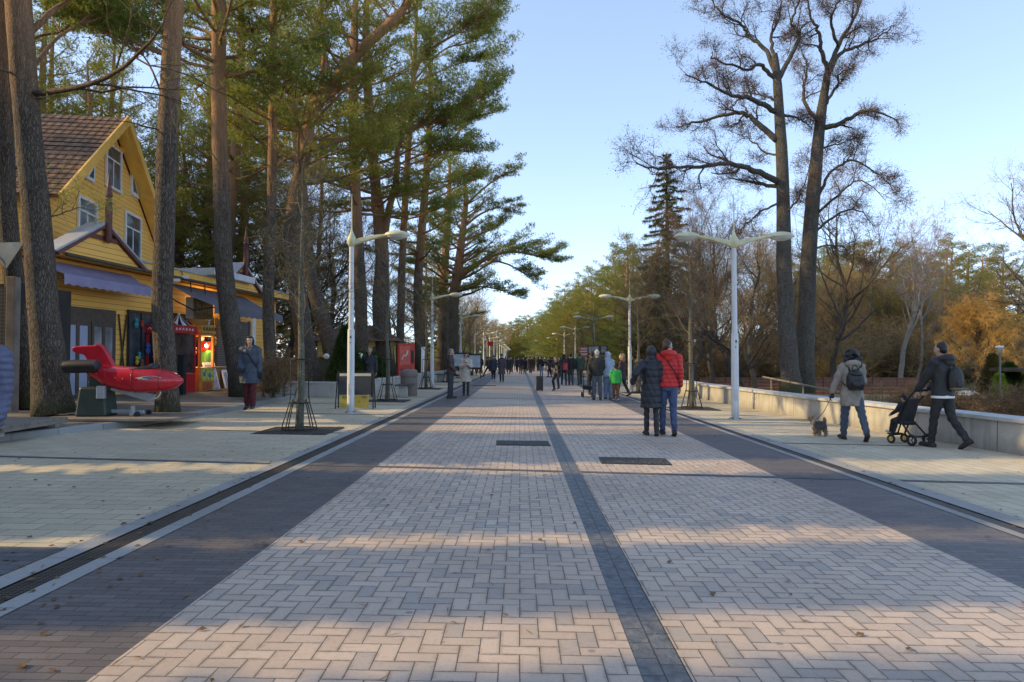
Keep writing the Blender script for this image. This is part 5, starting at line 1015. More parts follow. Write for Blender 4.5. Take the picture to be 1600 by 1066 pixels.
n = 20; v = []; a = np.arange(n) * 2 * PI / n
P = np.array(secs); S = np.stack([np.interp(np.linspace(-.92, 1.10, 40), P[:, 0], P[:, k]) for k in range(4)], 1); S[1:-1] = (S[:-2] + 2 * S[1:-1] + S[2:]) / 4
for x, z, ry_, rz_ in S: v += [(x, ry_ * np.sign(math.cos(t)) * abs(math.cos(t)) ** .75, z + rz_ * np.sign(math.sin(t)) * abs(math.sin(t)) ** (.9 if math.sin(t) > 0 else .7)) for t in a]
k = len(S); b.add(v, [(i * n + j, i * n + (j + 1) % n, (i + 1) * n + (j + 1) % n, (i + 1) * n + j) for i in range(k - 1) for j in range(n)] + [tuple(range(n))[::-1], tuple((k - 1) * n + j for j in range(n))])
M_RRED = plain("ride_red_gloss", (.50, .018, .030), .22, .10, 6, .05); b.build('fuselage', M_RRED, rd, smooth=True)
b = MB(); b.prism([(-.70, 1.02), (-.20, 1.05), (-.44, 1.50), (-.52, 1.60), (-.62, 1.64), (-.66, 1.60), (-1.08, 1.58), (-1.12, 1.50), (-1.06, 1.45), (-.86, 1.40)], -.07, .07); b.build('tail_fin', M_RRED, rd, bevel=.03)
for s in (-1, 1): b = MB(); b.tube([(-1.14, s * .27, 1.16), (-.98, s * .27, 1.165), (-.5, s * .27, 1.17), (-.46, s * .27, 1.17)], [.115, .135, .135, .10], 16); b.build('jet_tube', M_BLACK, rd, smooth=True, auto=40)
b = MB(); q = np.linspace(0, 2 * PI, 33); b.tube(np.stack([.12 + .44 * np.cos(q), .26 * np.sin(q), 1.10 + .03 * np.cos(q * 2) + .04 * np.cos(q)], 1), .05, 8, cap=False); o = b.build('cockpit_rim', M_BLACK, rd, smooth=True); b = MB(); b.ball((.12, 0, 1.09), (.42, .24, .035), 16); b.build('seat', M_BLACK, o, smooth=True); b = MB(); b.ball((.50, 0, 1.14), (.10, .2, .09), 12); b.build('dashboard', M_BLACK, o, smooth=True)
def decal(pts, mat, nm, z=.0): 
    b = MB(); vv = []
    for x, zz in pts:
        i = int(np.argmin(abs(S[:, 0] - x))); _, zc, ry_, rz_ = S[i]; sn = np.clip((zz - zc) / rz_, -.95, .95); vv.append((x, -ry_ * (1 - abs(sn) ** 2.2) ** .42 * 1.0 - .012 - z, zz))
    b.add(vv, [tuple(range(len(pts)))]); return b.build(nm, mat, rd)
decal([(.30, .93), (.48, .90), (.66, .925), (.80, .94), (.64, .975), (.48, .965)], plain("flame_cream", (.66, .60, .42), .4), 'flame_decal'); decal([(.44, .93), (.56, .915), (.66, .94), (.58, .96), (.47, .955)], plain("flame_check", (.10, .12, .22), .4, .6, 60), 'checker_decal', .008)
for xs_ in (-.30, .22, .72):
    i = int(np.argmin(abs(S[:, 0] - xs_))); x, z, ry_, rz_ = S[i]; b = MB(); b.tube([(x, (ry_ + .001) * np.sign(math.cos(t)) * abs(math.cos(t)) ** .75, z + (rz_ + .001) * np.sign(math.sin(t)) * abs(math.sin(t)) ** (.9 if math.sin(t) > 0 else .7)) for t in np.linspace(0, 2 * PI, 41)], .006, 5, cap=False); b.build('panel_seam', plain('seam_dark_red', (.16, .012, .016), .4), rd)
for xs_ in (-.5, -.1, .05, .4, .55, .85): i = int(np.argmin(abs(S[:, 0] - xs_))); x, z, ry_, rz_ = S[i]; b = MB(); b.ball((x, -ry_ * .985, z + .02), (.012, .008, .012), 8); b.build('rivet', M_GREYMET, rd)
b = MB(); b.box((-.40, -.30, .50), (.16, .10, .26)); b.build('coin_box', M_GREYMET, rd, bevel=.01)
b = MB(); b.box((-.62, 0, .30), (.62, .56, .60), taper=.82); b.box((-.50, 0, .66), (.46, .4, .16), rot=Euler((0, .35, 0))); b.build('motor_box', plain("dark_green_plastic", (.025, .045, .038), .45, .2, 5), rd, bevel=.04)
b = MB(); b.bar((-.35, -.08, .64), (.55, -.08, .36), .13, .17); b.bar((-.5, 0, .10), (.32, 0, .08), .07, .07); b.bar((.18, -.28, .05), (.18, .28, .05), .07); b.bar((.18, -.2, .02), (.18, -.2, .22), .07); b.bar((.45, 0, .34), (.45, 0, .68), .08); b.build('lift_arm', plain("pale_steel", (.36, .38, .39), .4, .2, 6, metal=.3), rd, bevel=.008)
for x, y, z in ((.30, -.28, .045), (.30, .28, .045), (.60, -.04, .25)): 
    b = MB(); b.tube([(x, y - .025, z), (x, y + .025, z)], .055, 12); b.build('castor_wheel', M_BLACK, rd)
b = MB(); b.tube(spline([(.62, -.12, .62), (.70, -.14, .48), (.60, -.12, .36), (.48, -.1, .40), (.42, -.1, .48)], 14), .012, 5); b.build('cable', M_WHITE, rd)
for ch in rd.children:                          # the body rides low on its lift arm
    if ch.name.split('.')[0] in ('fuselage', 'tail_fin', 'jet_tube', 'cockpit_rim', 'flame_decal', 'checker_decal', 'panel_seam', 'rivet'): ch.location.z -= .14
# ================================================================== timber stall at the left edge and its boardwalk
bd = empty('boardwalk_platform', (-9.45, 11.9, .215), .10, 'low grey boardwalk platform cut by the left edge', 'platform'); b = MB()
for k in range(8): b.box((0, -.85 + k * .24, .16), (2.4, .225, .04))
b.build('boards', M_WOODGREY, bd, bevel=.006); b = MB()
for x in (-1.0, 1.02):
    for y in (-.8, .8): b.box((x, y, .07), (.14, .14, .14))
b.build('foot', M_CONC, bd); b = MB(); b.box((1.19, 0, .11), (.03, 1.9, .06)); b.build('edge_board', M_WOODGREY, bd)
sl = empty('timber_stall', (-12.3, 16.8, .2), 0, 'dark timber market stall with a grey tarpaulin roof at the left edge', 'stall')
def stp(px, py, Y): q = D(px, py, Y); return (q.x + 12.3, q.y - 16.8, q.z - .2)
for px, Y in ((20, 15.6), (66, 18.6), (-60, 15.2)): q = stp(px, 520, Y); b = MB(); b.box((q[0], q[1], 1.5), (.2, .2, 3.2)); b.build('post', M_WOODGREY, sl, bevel=.015)
q = stp(20, 520, 15.75); b = MB(); b.bb((q[0] - 5, q[1] + .35, 0), (q[0] - .1, q[1] + 2.2, 3.0)); b.build('painted_shade_back', M_SHADOW, sl)  # solid block whose dark colour stands for shade inside the stall
t = NT("wire_mesh"); o = t.obj(); s_ = t.n('SeparateXYZ', {0: o}).node; gr_ = t.math('MAXIMUM', t.ramp(t.math('FRACT', t.math('MULTIPLY', s_.outputs[0], 12)), [(.1, 1), (.16, 0)]), t.ramp(t.math('FRACT', t.math('MULTIPLY', s_.outputs[2], 12)), [(.1, 1), (.16, 0)]))
b = MB(); b.bb((q[0] - 4, q[1] + .1, .1), (q[0] - .12, q[1] + .12, 2.9)); b.build('mesh_panel', t.pbr(t.mix(gr_, (.015, .015, .016), (.09, .09, .095)), .6), sl)
b = MB(); v = []; A, B2 = np.array(stp(-40, 378, 14.8)), np.array(stp(40, 377, 14.9)); C2, D2 = np.array(stp(62, 392, 19.5)), np.array(stp(-60, 380, 19.5))
m_ = 9
for i in range(m_):
    for j in range(m_):
        u, w_ = i / (m_ - 1), j / (m_ - 1); pnt = (A * (1 - u) + B2 * u) * (1 - w_) + (D2 * (1 - u) + C2 * u) * w_; v.append(pnt + (0, 0, -.22 * math.sin(PI * u) * (1 - w_) + .03 * math.sin(7 * u + 5 * w_)))
b.add(v, [(i * m_ + j, (i + 1) * m_ + j, (i + 1) * m_ + j + 1, i * m_ + j + 1) for i in range(m_ - 1) for j in range(m_ - 1)]); tarp = plain("grey_tarpaulin", (.26, .29, .30), .6, .2, 3); b.build('tarpaulin', tarp, sl, smooth=True)
b = MB(); fl_ = [stp(-20, 380, 14.75), stp(38, 378, 14.75), stp(22, 402, 14.72), stp(10, 420, 14.74), stp(2, 405, 14.73), stp(-20, 400, 14.7)]; b.add(fl_, [(0, 1, 2), (0, 2, 3), (0, 3, 4), (0, 4, 5)]); b.build('tarpaulin_flap', tarp, sl)
# ================================================================== right side: park things
tr = empty('timber_terrace', (0, 0, 0), 0, 'stepped rows of rust brown timber seating behind the alders', 'terrace'); M_RUST = plain("rust_timber", (.17, .075, .040), .75, .35, 3)
for k in range(5):
    y = 33 + k * 1.0; b = MB(); x0, x1 = D(1095, 560, y).x, D(1440, 560, y).x; n = 9
    for i in range(n): 
        u0, u1 = x0 + (x1 - x0) * i / n, x0 + (x1 - x0) * (i + 1) / n - .03; b.bb((u0, y, -.2), (u1, y + .32, -.02 + .13 * k))
    b.build('seat_row', M_RUST, tr, bevel=.02)
rl = empty('handrail', (0, 0, 0), 0, 'pale sloping handrail in front of the alder trunks', 'railing'); b = MB(); b.tube([D(1192, 589, 24), D(1310, 612, 19.5)], .03, 8); b.build('rail', M_WOODGREY, rl)
b = MB()
for px, py, Y in ((1205, 591, 23.5), (1255, 601, 21.6), (1300, 610, 19.9)): q = D(px, py, Y); b = MB(); b.tube([(q.x, q.y, q.z), (q.x, q.y, -.25)], .025, 6); b.build('baluster', M_WOODGREY, rl)
pl = D(1563, 600, 27); r = empty('park_lamp', (pl.x, 27, parkz(pl.x, 27)), 0, 'slim park lamp with a white conical head beside the golden larch', 'street lamp'); hh = D(1563, 541, 27).z - parkz(pl.x, 27)
b = MB(); b.lathe([(.06, 0), (.055, .5), (.035, .55), (.03, hh - .28), (.0, hh - .27)], n=10); b.build('pole', plain("green_grey_pole", (.10, .115, .10), .5), r, smooth=True, auto=40); b = MB(); b.lathe([(.05, hh - .29), (.12, hh - .06), (.13, hh - .05)], n=14); b.build('lamp_bowl', M_LENS, r, smooth=True); b = MB(); b.lathe([(.145, hh - .048), (.13, hh), (.0, hh + .03)], n=14); b.build('cap', M_WHITE, r, smooth=True, auto=40)
q = D(1578, 600, 29); cone_bush(q.x, 29, parkz(q.x, 29), 1.5, .75, 'rounded dark conifer behind the park lamp pole', seed=91); q = D(1552, 600, 30); cone_bush(q.x, 30, parkz(q.x, 30), 1.9, .6, 'dark slim conifer between the larch and the park lamp', seed=92, mat=L_SPRUCE); q = D(1567, 600, 27.6); cone_bush(q.x, 27.8, parkz(q.x, 27), 1.05, .32, 'small bright yellow green shrub at the park lamp', seed=93, mat=leafy("lime_sprays", (.22, .34, .03), (.36, .44, .05)), n=1500)
q = D(1592, 600, 28); pg = empty('pergola_shelter', (q.x + .6, 28, parkz(q.x, 28)), .1, 'dark flat roofed shelter at the right edge behind the conifers', 'shelter'); b = MB(); b.bb((-.9, -.8, 1.18), (2.4, 1.2, 1.32)); b.build('roof', M_BROWNP, pg)
for x in (-.8, .6, 2.2): b = MB(); b.bb((x - .05, -.7, 0), (x + .05, -.6, 1.18)); b.build('post', M_BROWNP, pg)
b = MB(); b.bb((-.38, -.78, .35), (-.32, -.74, 1.05)); b.build('white_strip', M_WHITE, pg)
q = D(1362, 576, 62); rr_ = empty('garden_parasol', (q.x, 62, parkz(q.x, 62)), 0, 'small red tent roof glimpsed between the shrubs right of the dog walker', 'tent'); b = MB(); b.lathe([(1.4, 0), (.1, .75), (.0, .8)], c=(0, 0, q.z - parkz(q.x, 62) - .5), n=8); b.build('canopy', plain("red_canvas", (.55, .07, .03), .7), rr_); b = MB(); b.tube([(0, 0, 0), (0, 0, q.z - parkz(q.x, 62))], .04, 6); b.build('pole', M_BLACK, rr_)
t = NT("old_snow"); o = t.obj(); M_SNOW = t.pbr(t.mix(t.noise(o, 5, 5), (.55, .58, .62), (.75, .77, .80)), .6, t.bump(t.noise(o, 6, 5), .8, .05))
for j, (px, py, w_, d_) in enumerate(((1520, 612, 1.3, .7), (1548, 606, .7, .5), (1590, 604, .8, .5), (1500, 614, .6, .35))):
    d = ray(px, py); tt = (-.14 - CAMP.z) / d.z; c = CAMP + d * tt; b = MB(); n = 26; rs = np.random.default_rng(j); rad = 1 + .3 * np.sin(np.arange(n) * .9 + j) + rs.normal(0, .12, n); vv = [(0, 0, .10)]
    for f_, z in ((.6, .085), (1, 0)): vv += [(math.cos(a) * w_ * f_ * rad[i], math.sin(a) * d_ * f_ * rad[i] * 1.6, z) for i, a in enumerate(np.arange(n) * 2 * PI / n)]
    b.add(vv, [(0, 1 + i, 1 + (i + 1) % n) for i in range(n)] + [(1 + i, 1 + n + i, 1 + n + (i + 1) % n, 1 + (i + 1) % n) for i in range(n)]); o = b.build('snow', M_SNOW, smooth=True); o.location = (c.x, c.y, parkz(c.x, c.y) - .01); tag(o, kind='stuff')
# ================================================================== far stalls, boards, flag, speaker
def tent(px, Y, w_, lab, mat, h=2.1, rise=.8):
    q = D(px, 560, Y); r = empty('market_tent', (q.x, Y, gz(q.x)), .1, lab, 'tent', None); hw_ = w_ / 2
    b = MB(); b.add([(-hw_, -hw_, h), (hw_, -hw_, h), (hw_, hw_, h), (-hw_, hw_, h), (0, 0, h + rise)], [(0, 1, 4), (1, 2, 4), (2, 3, 4), (3, 0, 4)]); b.build('canopy', mat, r)
    b = MB()
    for (a, c) in (((-hw_, -hw_), (hw_, -hw_)), ((hw_, -hw_), (hw_, hw_)), ((hw_, hw_), (-hw_, hw_)), ((-hw_, hw_), (-hw_, -hw_))): b.add([(*a, h), (*c, h), (*c, h - .25), (*a, h - .25)], [(0, 1, 2, 3)])
    b.build('valance', mat, r)
    for sx in (-1, 1):
        for sy in (-1, 1): b = MB(); b.tube([(sx * (hw_ - .05), sy * (hw_ - .05), 0), (sx * (hw_ - .05), sy * (hw_ - .05), h)], .03, 6); b.build('pole', M_WHITE, r)
    b = MB(); b.bb((-hw_ + .2, -hw_ + .3, .05), (hw_ - .2, -hw_ + .8, .95)); b.build('counter', M_BROWNP, r); return r
M_TENTB = plain("pale_blue_canvas", (.24, .46, .52), .7, .15, 2); M_TENTW = plain("pale_canvas", (.55, .62, .64), .7, .1, 2)
tent(966, 82, 3.2, 'pale blue market tent behind the child in the green jacket', M_TENTB); tent(1006, 86, 3.2, 'second pale blue market tent, right of the first one', M_TENTB, 2.15); tent(1032, 92, 3.0, 'whitish market tent partly hidden behind the hooded woman', M_TENTW)
tent(930, 110, 3.0, 'white market tent far away under the red and white sign', M_TENTW, 2.1, .6)
q = D(934, 560, 41); r = empty('poster_stand', (q.x, 41, gz(q.x)), 0, 'black framed board with two pictures left of the pale blue tent', 'sign'); b = MB(); zt = D(934, 540, 41).z - gz(q.x); b.bb((-.6, -.03, zt - .55), (.6, .03, zt)); b.build('board', M_BLACK, r); b = MB(); b.bb((-.52, -.038, zt - .42), (.05, -.032, zt - .06)); b.bb((.2, -.038, zt - .42), (.5, -.032, zt - .06)); b.build('picture', plain("grey_pictures", (.18, .18, .18), .5, .7, 7), r)
for x in (-.57, .57): b = MB(); b.bb((x - .03, .031, 0), (x + .03, .08, zt)); b.build('post', M_BLACK, r)
q = D(916, 560, 58); r = empty('shop_sign', (q.x, 58, gz(q.x)), 0, 'red and white sign panel over the far stalls', 'sign'); zt = D(916, 542, 58).z - gz(q.x); b = MB(); b.bb((-.6, -.04, zt - .8), (.6, .04, zt)); b.build('panel', plain("red_white_print", (.52, .16, .12), .5, .6, 8), r); b = MB()
for k in range(3): b.bb((-.45, -.048, zt - .2 - k * .22), (.45 - .15 * k, -.042, zt - .13 - k * .22))
b.build('lettering', M_WHITE, r); b = MB(); b.bb((-.05, .042, 0), (.05, .09, zt)); b.build('post', M_GREYMET, r)
for px, w_, lab in ((719, .75, 'dark framed information board left of the cream coat'), (741, .55, 'pale information board right of the cream coat')):
    q = D(px, 560, 52); r = empty('information_board', (q.x, 52, gz(q.x)), 0, lab, 'sign'); zt = D(px, 551 if px < 730 else 553, 52).z - gz(q.x); b = MB(); b.bb((-w_, -.03, zt - 1.15), (w_, .03, zt)); b.build('frame', M_BLACK, r); b = MB(); b.bb((-w_ + .1, -.038, zt - 1.0), (w_ - .1, -.032, zt - .12)); b.build('sheet', plain("pale_sheet", (.45, .50, .54), .5, .2, 4), r)
    for x in (-w_ + .08, w_ - .08): b = MB(); b.bb((x - .03, .032, 0), (x + .03, .08, zt - .05)); b.build('post', M_BLACK, r)
q = D(761, 590, 68); r = empty('flag_pole', (q.x, 68, gz(q.x)), 0, 'red flag on a pole above the far crowd on the left', 'flag'); zt = D(761, 534, 68).z; b = MB(); b.tube([(0, 0, 0), (0, 0, zt)], .03, 6); b.build('pole', M_WHITE, r); b = MB(); b.add([(.03, 0, zt), (.35, .03, zt - .03), (.62, 0, zt - .05), (.60, .02, zt - .48), (.33, -.03, zt - .46), (.03, 0, zt - .42)], [(0, 1, 4, 5), (1, 2, 3, 4)]); b.build('flag', plain("red_cloth", (.55, .04, .04), .8), r)
q = G(843, 611); r = empty('loudspeaker', q, .1, 'tall dark loudspeaker box standing on the promenade beside the crouching performer', 'loudspeaker'); b = MB(); b.bb((-.155, -.16, .03), (.155, .16, .70)); b.build('cabinet', plain("speaker_black", (.045, .043, .036), .7, .2, 9), r, bevel=.03); b = MB(); b.bb((-.135, -.172, .08), (.135, -.162, .65)); b.build('grille', plain("speaker_grille", (.03, .03, .028), .6, .5, 60), r)
for x in (-.1, .1): b = MB(); b.tube([(x, -.1, .015), (x, .1, .015)], .028, 8); b.build('foot', M_BLACK, r)

# ================================================================== leaf litter and pine needles blown over the paving
def litter():
    rs = np.random.default_rng(77); v = []; n = 1500
    x = np.concatenate([rs.uniform(-8, 8, 700), rs.normal(-3.0, .35, 400), rs.normal(4.55, .35, 250), rs.normal(-5.0, 1.2, 150)]); y = 2.6 + 26 * rs.random(n) ** 1.6
    for i in range(n):
        if not kerbx(y[i]) + .1 < x[i] < wallx(y[i]) - .1: continue
        a = rs.uniform(0, 2 * PI); leaf = rs.random() < .45; L = rs.uniform(.018, .034) if leaf else rs.uniform(.03, .06); w_ = L * .6 if leaf else .0035; d = np.array((math.cos(a), math.sin(a))) * L; s_ = np.array((-math.sin(a), math.cos(a))) * w_; z = SL * x[i] + .009
        c = np.array((x[i], y[i])); v += [(*(c - d), z), (*(c + s_), z + (.008 if leaf else .001)), (*(c + d), z + .002), (*(c - s_), z + .001)]
    m = len(v) // 4; me = fill(bpy.data.meshes.new('fallen_leaves'), np.array(v), np.arange(m * 4), np.full(m, 4)); me.materials.append(leafy('dead_leaf', (.10, .055, .025), (.22, .13, .055), None, .1)); o = bpy.data.objects.new('fallen_leaves', me); COL.objects.link(o); tag(o, kind='stuff')
litter()
# ================================================================== people
def to_mesh(mb, voxel, smooth=2):
    """fuse overlapping tapered volumes into one continuous skin"""
    me = mb.mesh('tmp'); o = bpy.data.objects.new('tmp', me); COL.objects.link(o)
    bm = bmesh.new(); bm.from_mesh(me); bmesh.ops.recalc_face_normals(bm, faces=bm.faces); bm.to_mesh(me); bm.free()
    m = o.modifiers.new('r', 'REMESH'); m.mode = 'VOXEL'; m.voxel_size = voxel; m.use_smooth_shade = True
    if smooth: s = o.modifiers.new('s', 'SMOOTH'); s.iterations = smooth; s.factor = .5
    dg = bpy.context.evaluated_depsgraph_get(); out = bpy.data.meshes.new_from_object(o.evaluated_get(dg)); bpy.data.objects.remove(o); bpy.data.meshes.remove(me)
    return out
def cap(b, p, q, r0, r1, n=12, sq=None):
    """tapered capsule"""
    p, q = np.array(p, float), np.array(q, float); d = q - p; L = np.linalg.norm(d) + 1e-6; d = d / L
    t = [(-1.0, .05), (-.8, .6), (-.45, .89), (0, 1)]; pts = [p + d * r0 * a for a, _ in t] + [q + d * r1 * -a for a, _ in t[::-1]]; rad = [r0 * s for _, s in t] + [r1 * s for _, s in t[::-1]]
    b.tube(pts, rad, n)
def chain(b, pts, rad, n=12):
    for i in range(len(pts) - 1): cap(b, pts[i], pts[i + 1], rad[i], rad[i + 1], n)
def loft(b, secs, n=20):                          # rings (z, rx, ry, cx, cy)
    v = []; a = np.arange(n) * 2 * PI / n
    for z, rx, ry, cx, cy in secs: v += [(cx + rx * math.cos(t), cy + ry * math.sin(t), z) for t in a]
    k = len(secs); b.add(v, [(i * n + j, i * n + (j + 1) % n, (i + 1) * n + (j + 1) % n, (i + 1) * n + j) for i in range(k - 1) for j in range(n)] + [tuple(range(n))[::-1], tuple((k - 1) * n + j for j in range(n))])
def cloth(name, col, rough=.75, sheen=.2):
    if name in _mc: return _mc[name]
    t = NT(name); o = t.obj(); a = t.noise(o, 7, 4, .6); f = t.noise(t.scaled(o, (1, 1, .45)), 17, 3); c = t.mix(t.ramp(a, [(.3, 0), (.7, 1)]), tuple(x * .75 for x in col), tuple(min(1, x * 1.15) for x in col))
    m = t.pbr(c, rough, t.bump(t.math('ADD', f, t.math('MULTIPLY', t.noise(o, 300, 1), .1)), .55, .03)); _mc[name] = m; return m
def skin_m():
    t = NT("skin"); c = t.n('Attribute', attribute_name='Col'); return t.pbr(c, .5, None, Subsurface_Weight=.08)
M_SKIN = skin_m()
M_SHOE = cloth("dark_shoe", (.022, .020, .019), .5); M_SHOEW = cloth("white_shoe", (.5, .5, .5), .5); M_HAIRK = cloth("black_hair", (.012, .010, .010), .45); M_HAIRB = cloth("brown_hair", (.045, .028, .018), .5); M_HAIRG = cloth("grey_hair", (.20, .18, .165), .6); M_HAIRL = cloth("light_hair", (.30, .20, .10), .6)
def rx_(v, a): c, s = math.cos(a), math.sin(a); return np.array((v[0], v[1] * c - v[2] * s, v[1] * s + v[2] * c))
def ik(a, c, l1, l2, pole):
    a, c = np.array(a, float), np.array(c, float); d = c - a; L = min(np.linalg.norm(d), (l1 + l2) * .999); d /= np.linalg.norm(d) + 1e-9; x = (l1 * l1 - l2 * l2 + L * L) / (2 * L); h = math.sqrt(max(0, l1 * l1 - x * x)); p = np.array(pole, float); p = p - d * p.dot(d); p /= np.linalg.norm(p) + 1e-9
    return a + d * x + p * h, a + d * L
def hand(b, w, d, side, curl=.7, up=(0, 0, 1)):
    """palm, four unequal bent fingers and a thumb; w wrist, d direction of the forearm"""
    d = np.array(d, float); d /= np.linalg.norm(d); s = np.cross(d, np.array((side, 0, 0.001))); s = s / (np.linalg.norm(s) + 1e-9); nrm = np.array((-side, 0, 0)) * 1.0; nrm = nrm - d * nrm.dot(d); nrm /= np.linalg.norm(nrm) + 1e-9; s = np.cross(nrm, d)
    for k in (-1, -.33, .33, 1): cap(b, w + d * .005 + s * k * .016, w + d * .085 + s * k * .031, .016, .0125, 8)
    for k, l in ((-1, .80), (-.33, 1.0), (.33, .95), (1, .72)):
        p = w + d * .09 + s * k * .033; a = 0
        for j, ln in enumerate((.042, .026, .020)):
            a += curl * (.45 + .15 * j); q = p + (d * math.cos(a) + nrm * math.sin(a)) * ln * l; cap(b, p, q, .0092 - .0006 * j, .0086 - .0006 * j, 7); p = q
    th = w + d * .03 + s * -.034 * 1; q = th + (d * .75 - s * .55 + nrm * .35) * .045; cap(b, th, q, .0125, .0105, 7); cap(b, q, q + (d * .9 - s * .1 + nrm * .4) * .032, .0105, .0088, 7)
PERS = []
def person(label, loc, rz, h=1.72, legs=((.25, .1), (-.22, .25)), arms=((.2, .12, .3), (-.2, .12, .3)), hands=(None, None), coat=None, clen=.62, puff=0, hood=None, bulk=1.0, trs=None, shoe=None, hair=M_HAIRK, hairk='short', vox=.011,
           lean=0.0, group=None, tw=1.0, female=False, head_rz=0.0, head_rx=0.0, scarf=None, glove=None, crouch=0.0, skincol=(.46, .29, .21), hem=1.0, boots=0, extra=None, arm_r=1.0, split=None, shirt=None):
    """one posed figure: body (one skin), trousers, coat, shoes and hair over it. local +Y is where it faces"""
    r = empty('person', loc, rz, label, 'person', group); S = h / 1.74
    P = {}; 
    hipz = .92; P['hip'] = np.array((0, 0, hipz)); hw_ = .085
    feet = []
    for i, sd in enumerate((-1, 1)):
        a, k = legs[i][:2]; sp = legs[i][2] if len(legs[i]) > 2 else .0
        H = P['hip'] + (sd * hw_, 0, 0); K = H + rx_(np.array((sd * sp, 0, -1.0)), a) * .43; A = K + rx_(np.array((sd * sp * .3, 0, -1.0)), a - k) * .41; fa = a - k
        fd = rx_(np.array((sd * .12, 1.0, 0)), min(.2, max(-.75, fa * .9 + .05 if k > .4 else min(0.12, fa))));
        P['h%d' % i], P['k%d' % i], P['a%d' % i] = H, K, A; feet.append((A, fd))
    low = min(min(A[2] - .085, (A + fd * .17)[2] - .075) for A, fd in feet); dz = -low
    for k in list(P): P[k] = P[k] + (0, 0, dz)
    feet = [(A + (0, 0, dz), fd) for A, fd in feet]; hz = P['hip'][2]
    L = lambda v: np.array(v) if False else P['hip'] + rx_(np.array(v, float) - (0, 0, hipz), -lean)     # torso leans about the hip
    shw = .168 if female else .188
    neck = L((0, -.01, 1.47)); hd = L((0, .02, 1.635)); chest = L((0, 0, 1.30))
    arm = []
    for i, sd in enumerate((-1, 1)):
        s0 = L((sd * shw, -.01, 1.42))
        if hands[i] is not None:
            e, wv = ik(s0, np.array(hands[i]) / S, .285, .25, (sd * .5, -.35, -.6)); 
        else:
            p, ab, el = arms[i][:3]; u = rx_(np.array((sd * math.sin(ab), 0, -math.cos(ab))), p); e = s0 + u * .285; f = rx_(np.array((sd * math.sin(ab) * .4 - sd * (arms[i][3] if len(arms[i]) > 3 else 0), 0, -1)), p + el); f /= np.linalg.norm(f); wv = e + f * .25
        arm.append((s0, e, wv))
    sc = lambda me: (me.transform(Matrix.Scale(S, 4)), me)[1]
    def add(nm, mb, mat, vx, sm=2, fn=None, par=r):
        me = to_mesh(mb, vx, sm)
        if fn is not None:
            n = len(me.vertices); co = np.empty(n * 3, np.float32); me.vertices.foreach_get('co', co); no = np.empty(n * 3, np.float32); me.vertex_normals.foreach_get('vector', no); co = fn(co.reshape(-1, 3), no.reshape(-1, 3)); me.vertices.foreach_set('co', co.astype(np.float32).ravel()); me.update()
        sc(me); me.materials.clear(); me.materials.append(mat); me.polygons.foreach_set('use_smooth', np.full(len(me.polygons), True)); o = bpy.data.objects.new(nm, me); COL.objects.link(o); o.parent = par; return o
    # ---------------- body
    b = MB()
    hr = Matrix.Rotation(head_rz, 3, 'Z') @ Matrix.Rotation(head_rx, 3, 'X'); HB = lambda v: hd + np.array(hr @ Vector(v))
    hc = MB(); hc.ball((0, 0, .02), (.074, .092, .098), 18); hc.ball((0, .018, -.045), (.060, .072, .075), 16); hc.ball((0, .04, -.085), (.036, .042, .035), 12); hc.ball((0, .098, -.018), (.013, .022, .016), 8); hc.ball((0, .088, .0), (.009, .014, .028), 8)
    for s in (-1, 1): hc.ball((s * .076, -.005, -.005), (.012, .024, .034), 8); hc.ball((s * .032, .083, .022), (.022, .012, .010), 8); hc.ball((s * .04, .06, -.03), (.025, .028, .03), 8)
    hc.ball((0, .088, -.055), (.022, .012, .009), 8)
    V = np.concatenate(hc.v); hv = np.array([HB(v) for v in V]); b.add(hv, hc.f)
    cap(b, neck - (0, 0, .06), hd + (0, -.015, -.05), .058, .052)
    loft(b, [(*x,) for x in ()] or [(hz - .10, .14, .10, 0, 0), (hz, .155, .11, 0, 0), (hz + .12, .135, .095, 0, 0), (hz + .12 + .001, .135, .095, 0, 0)])
    chain(b, [P['hip'], L((0, 0, 1.12)), chest], [.125, .115, .125]); chain(b, [L((-.11, 0, 1.36)), L((.11, 0, 1.36))], [.085, .085])
    for i, sd in enumerate((-1, 1)):
        s0, e, wv = arm[i]; chain(b, [s0, e, wv], [.05, .038, .027]); fd = wv - e; hand(b, wv, fd, sd, .65)
        chain(b, [P['h%d' % i], P['k%d' % i], P['a%d' % i]], [.075, .05, .036]); A, fd = feet[i]; chain(b, [A - (0, 0, .045), A + fd * .13 - (0, 0, .05)], [.034, .028])
    body = add('body', b, M_SKIN, vox * .75, 1)
    me = body.data; n = len(me.vertices); co = np.empty(n * 3, np.float32); me.vertices.foreach_get('co', co); co = co.reshape(-1, 3) / S
    lc = (co - hd) @ np.array(hr); col = np.tile(np.array((*skincol, 1.0)), (n, 1)); col[:, :3] *= (1 + .12 * np.sin(co[:, 0:1] * 40) * np.sin(co[:, 2:3] * 33))
    for s in (-1, 1):
        m = np.linalg.norm((lc - (s * .032, .084, .008)) / (.013, .03, .006), axis=1) < 1; col[m, :3] = (.02, .015, .012)
        m = np.linalg.norm((lc - (s * .034, .09, .027)) / (.020, .03, .0045), axis=1) < 1; col[m, :3] = (.06, .04, .03)
    m = np.linalg.norm((lc - (0, .09, -.055)) / (.026, .03, .010), axis=1) < 1; col[m, :3] = (.34, .12, .10)
    if glove is not None: m = (np.minimum(np.linalg.norm(co - arm[0][2], axis=1), np.linalg.norm(co - arm[1][2], axis=1)) < .2) & (co[:, 2] < hd[2] - .2); col[m, :3] = glove
    at = me.color_attributes.new('Col', 'FLOAT_COLOR', 'POINT'); at.data.foreach_set('color', col.astype(np.float32).ravel())
    # ---------------- trousers and shoes
    b = MB(); w = tw
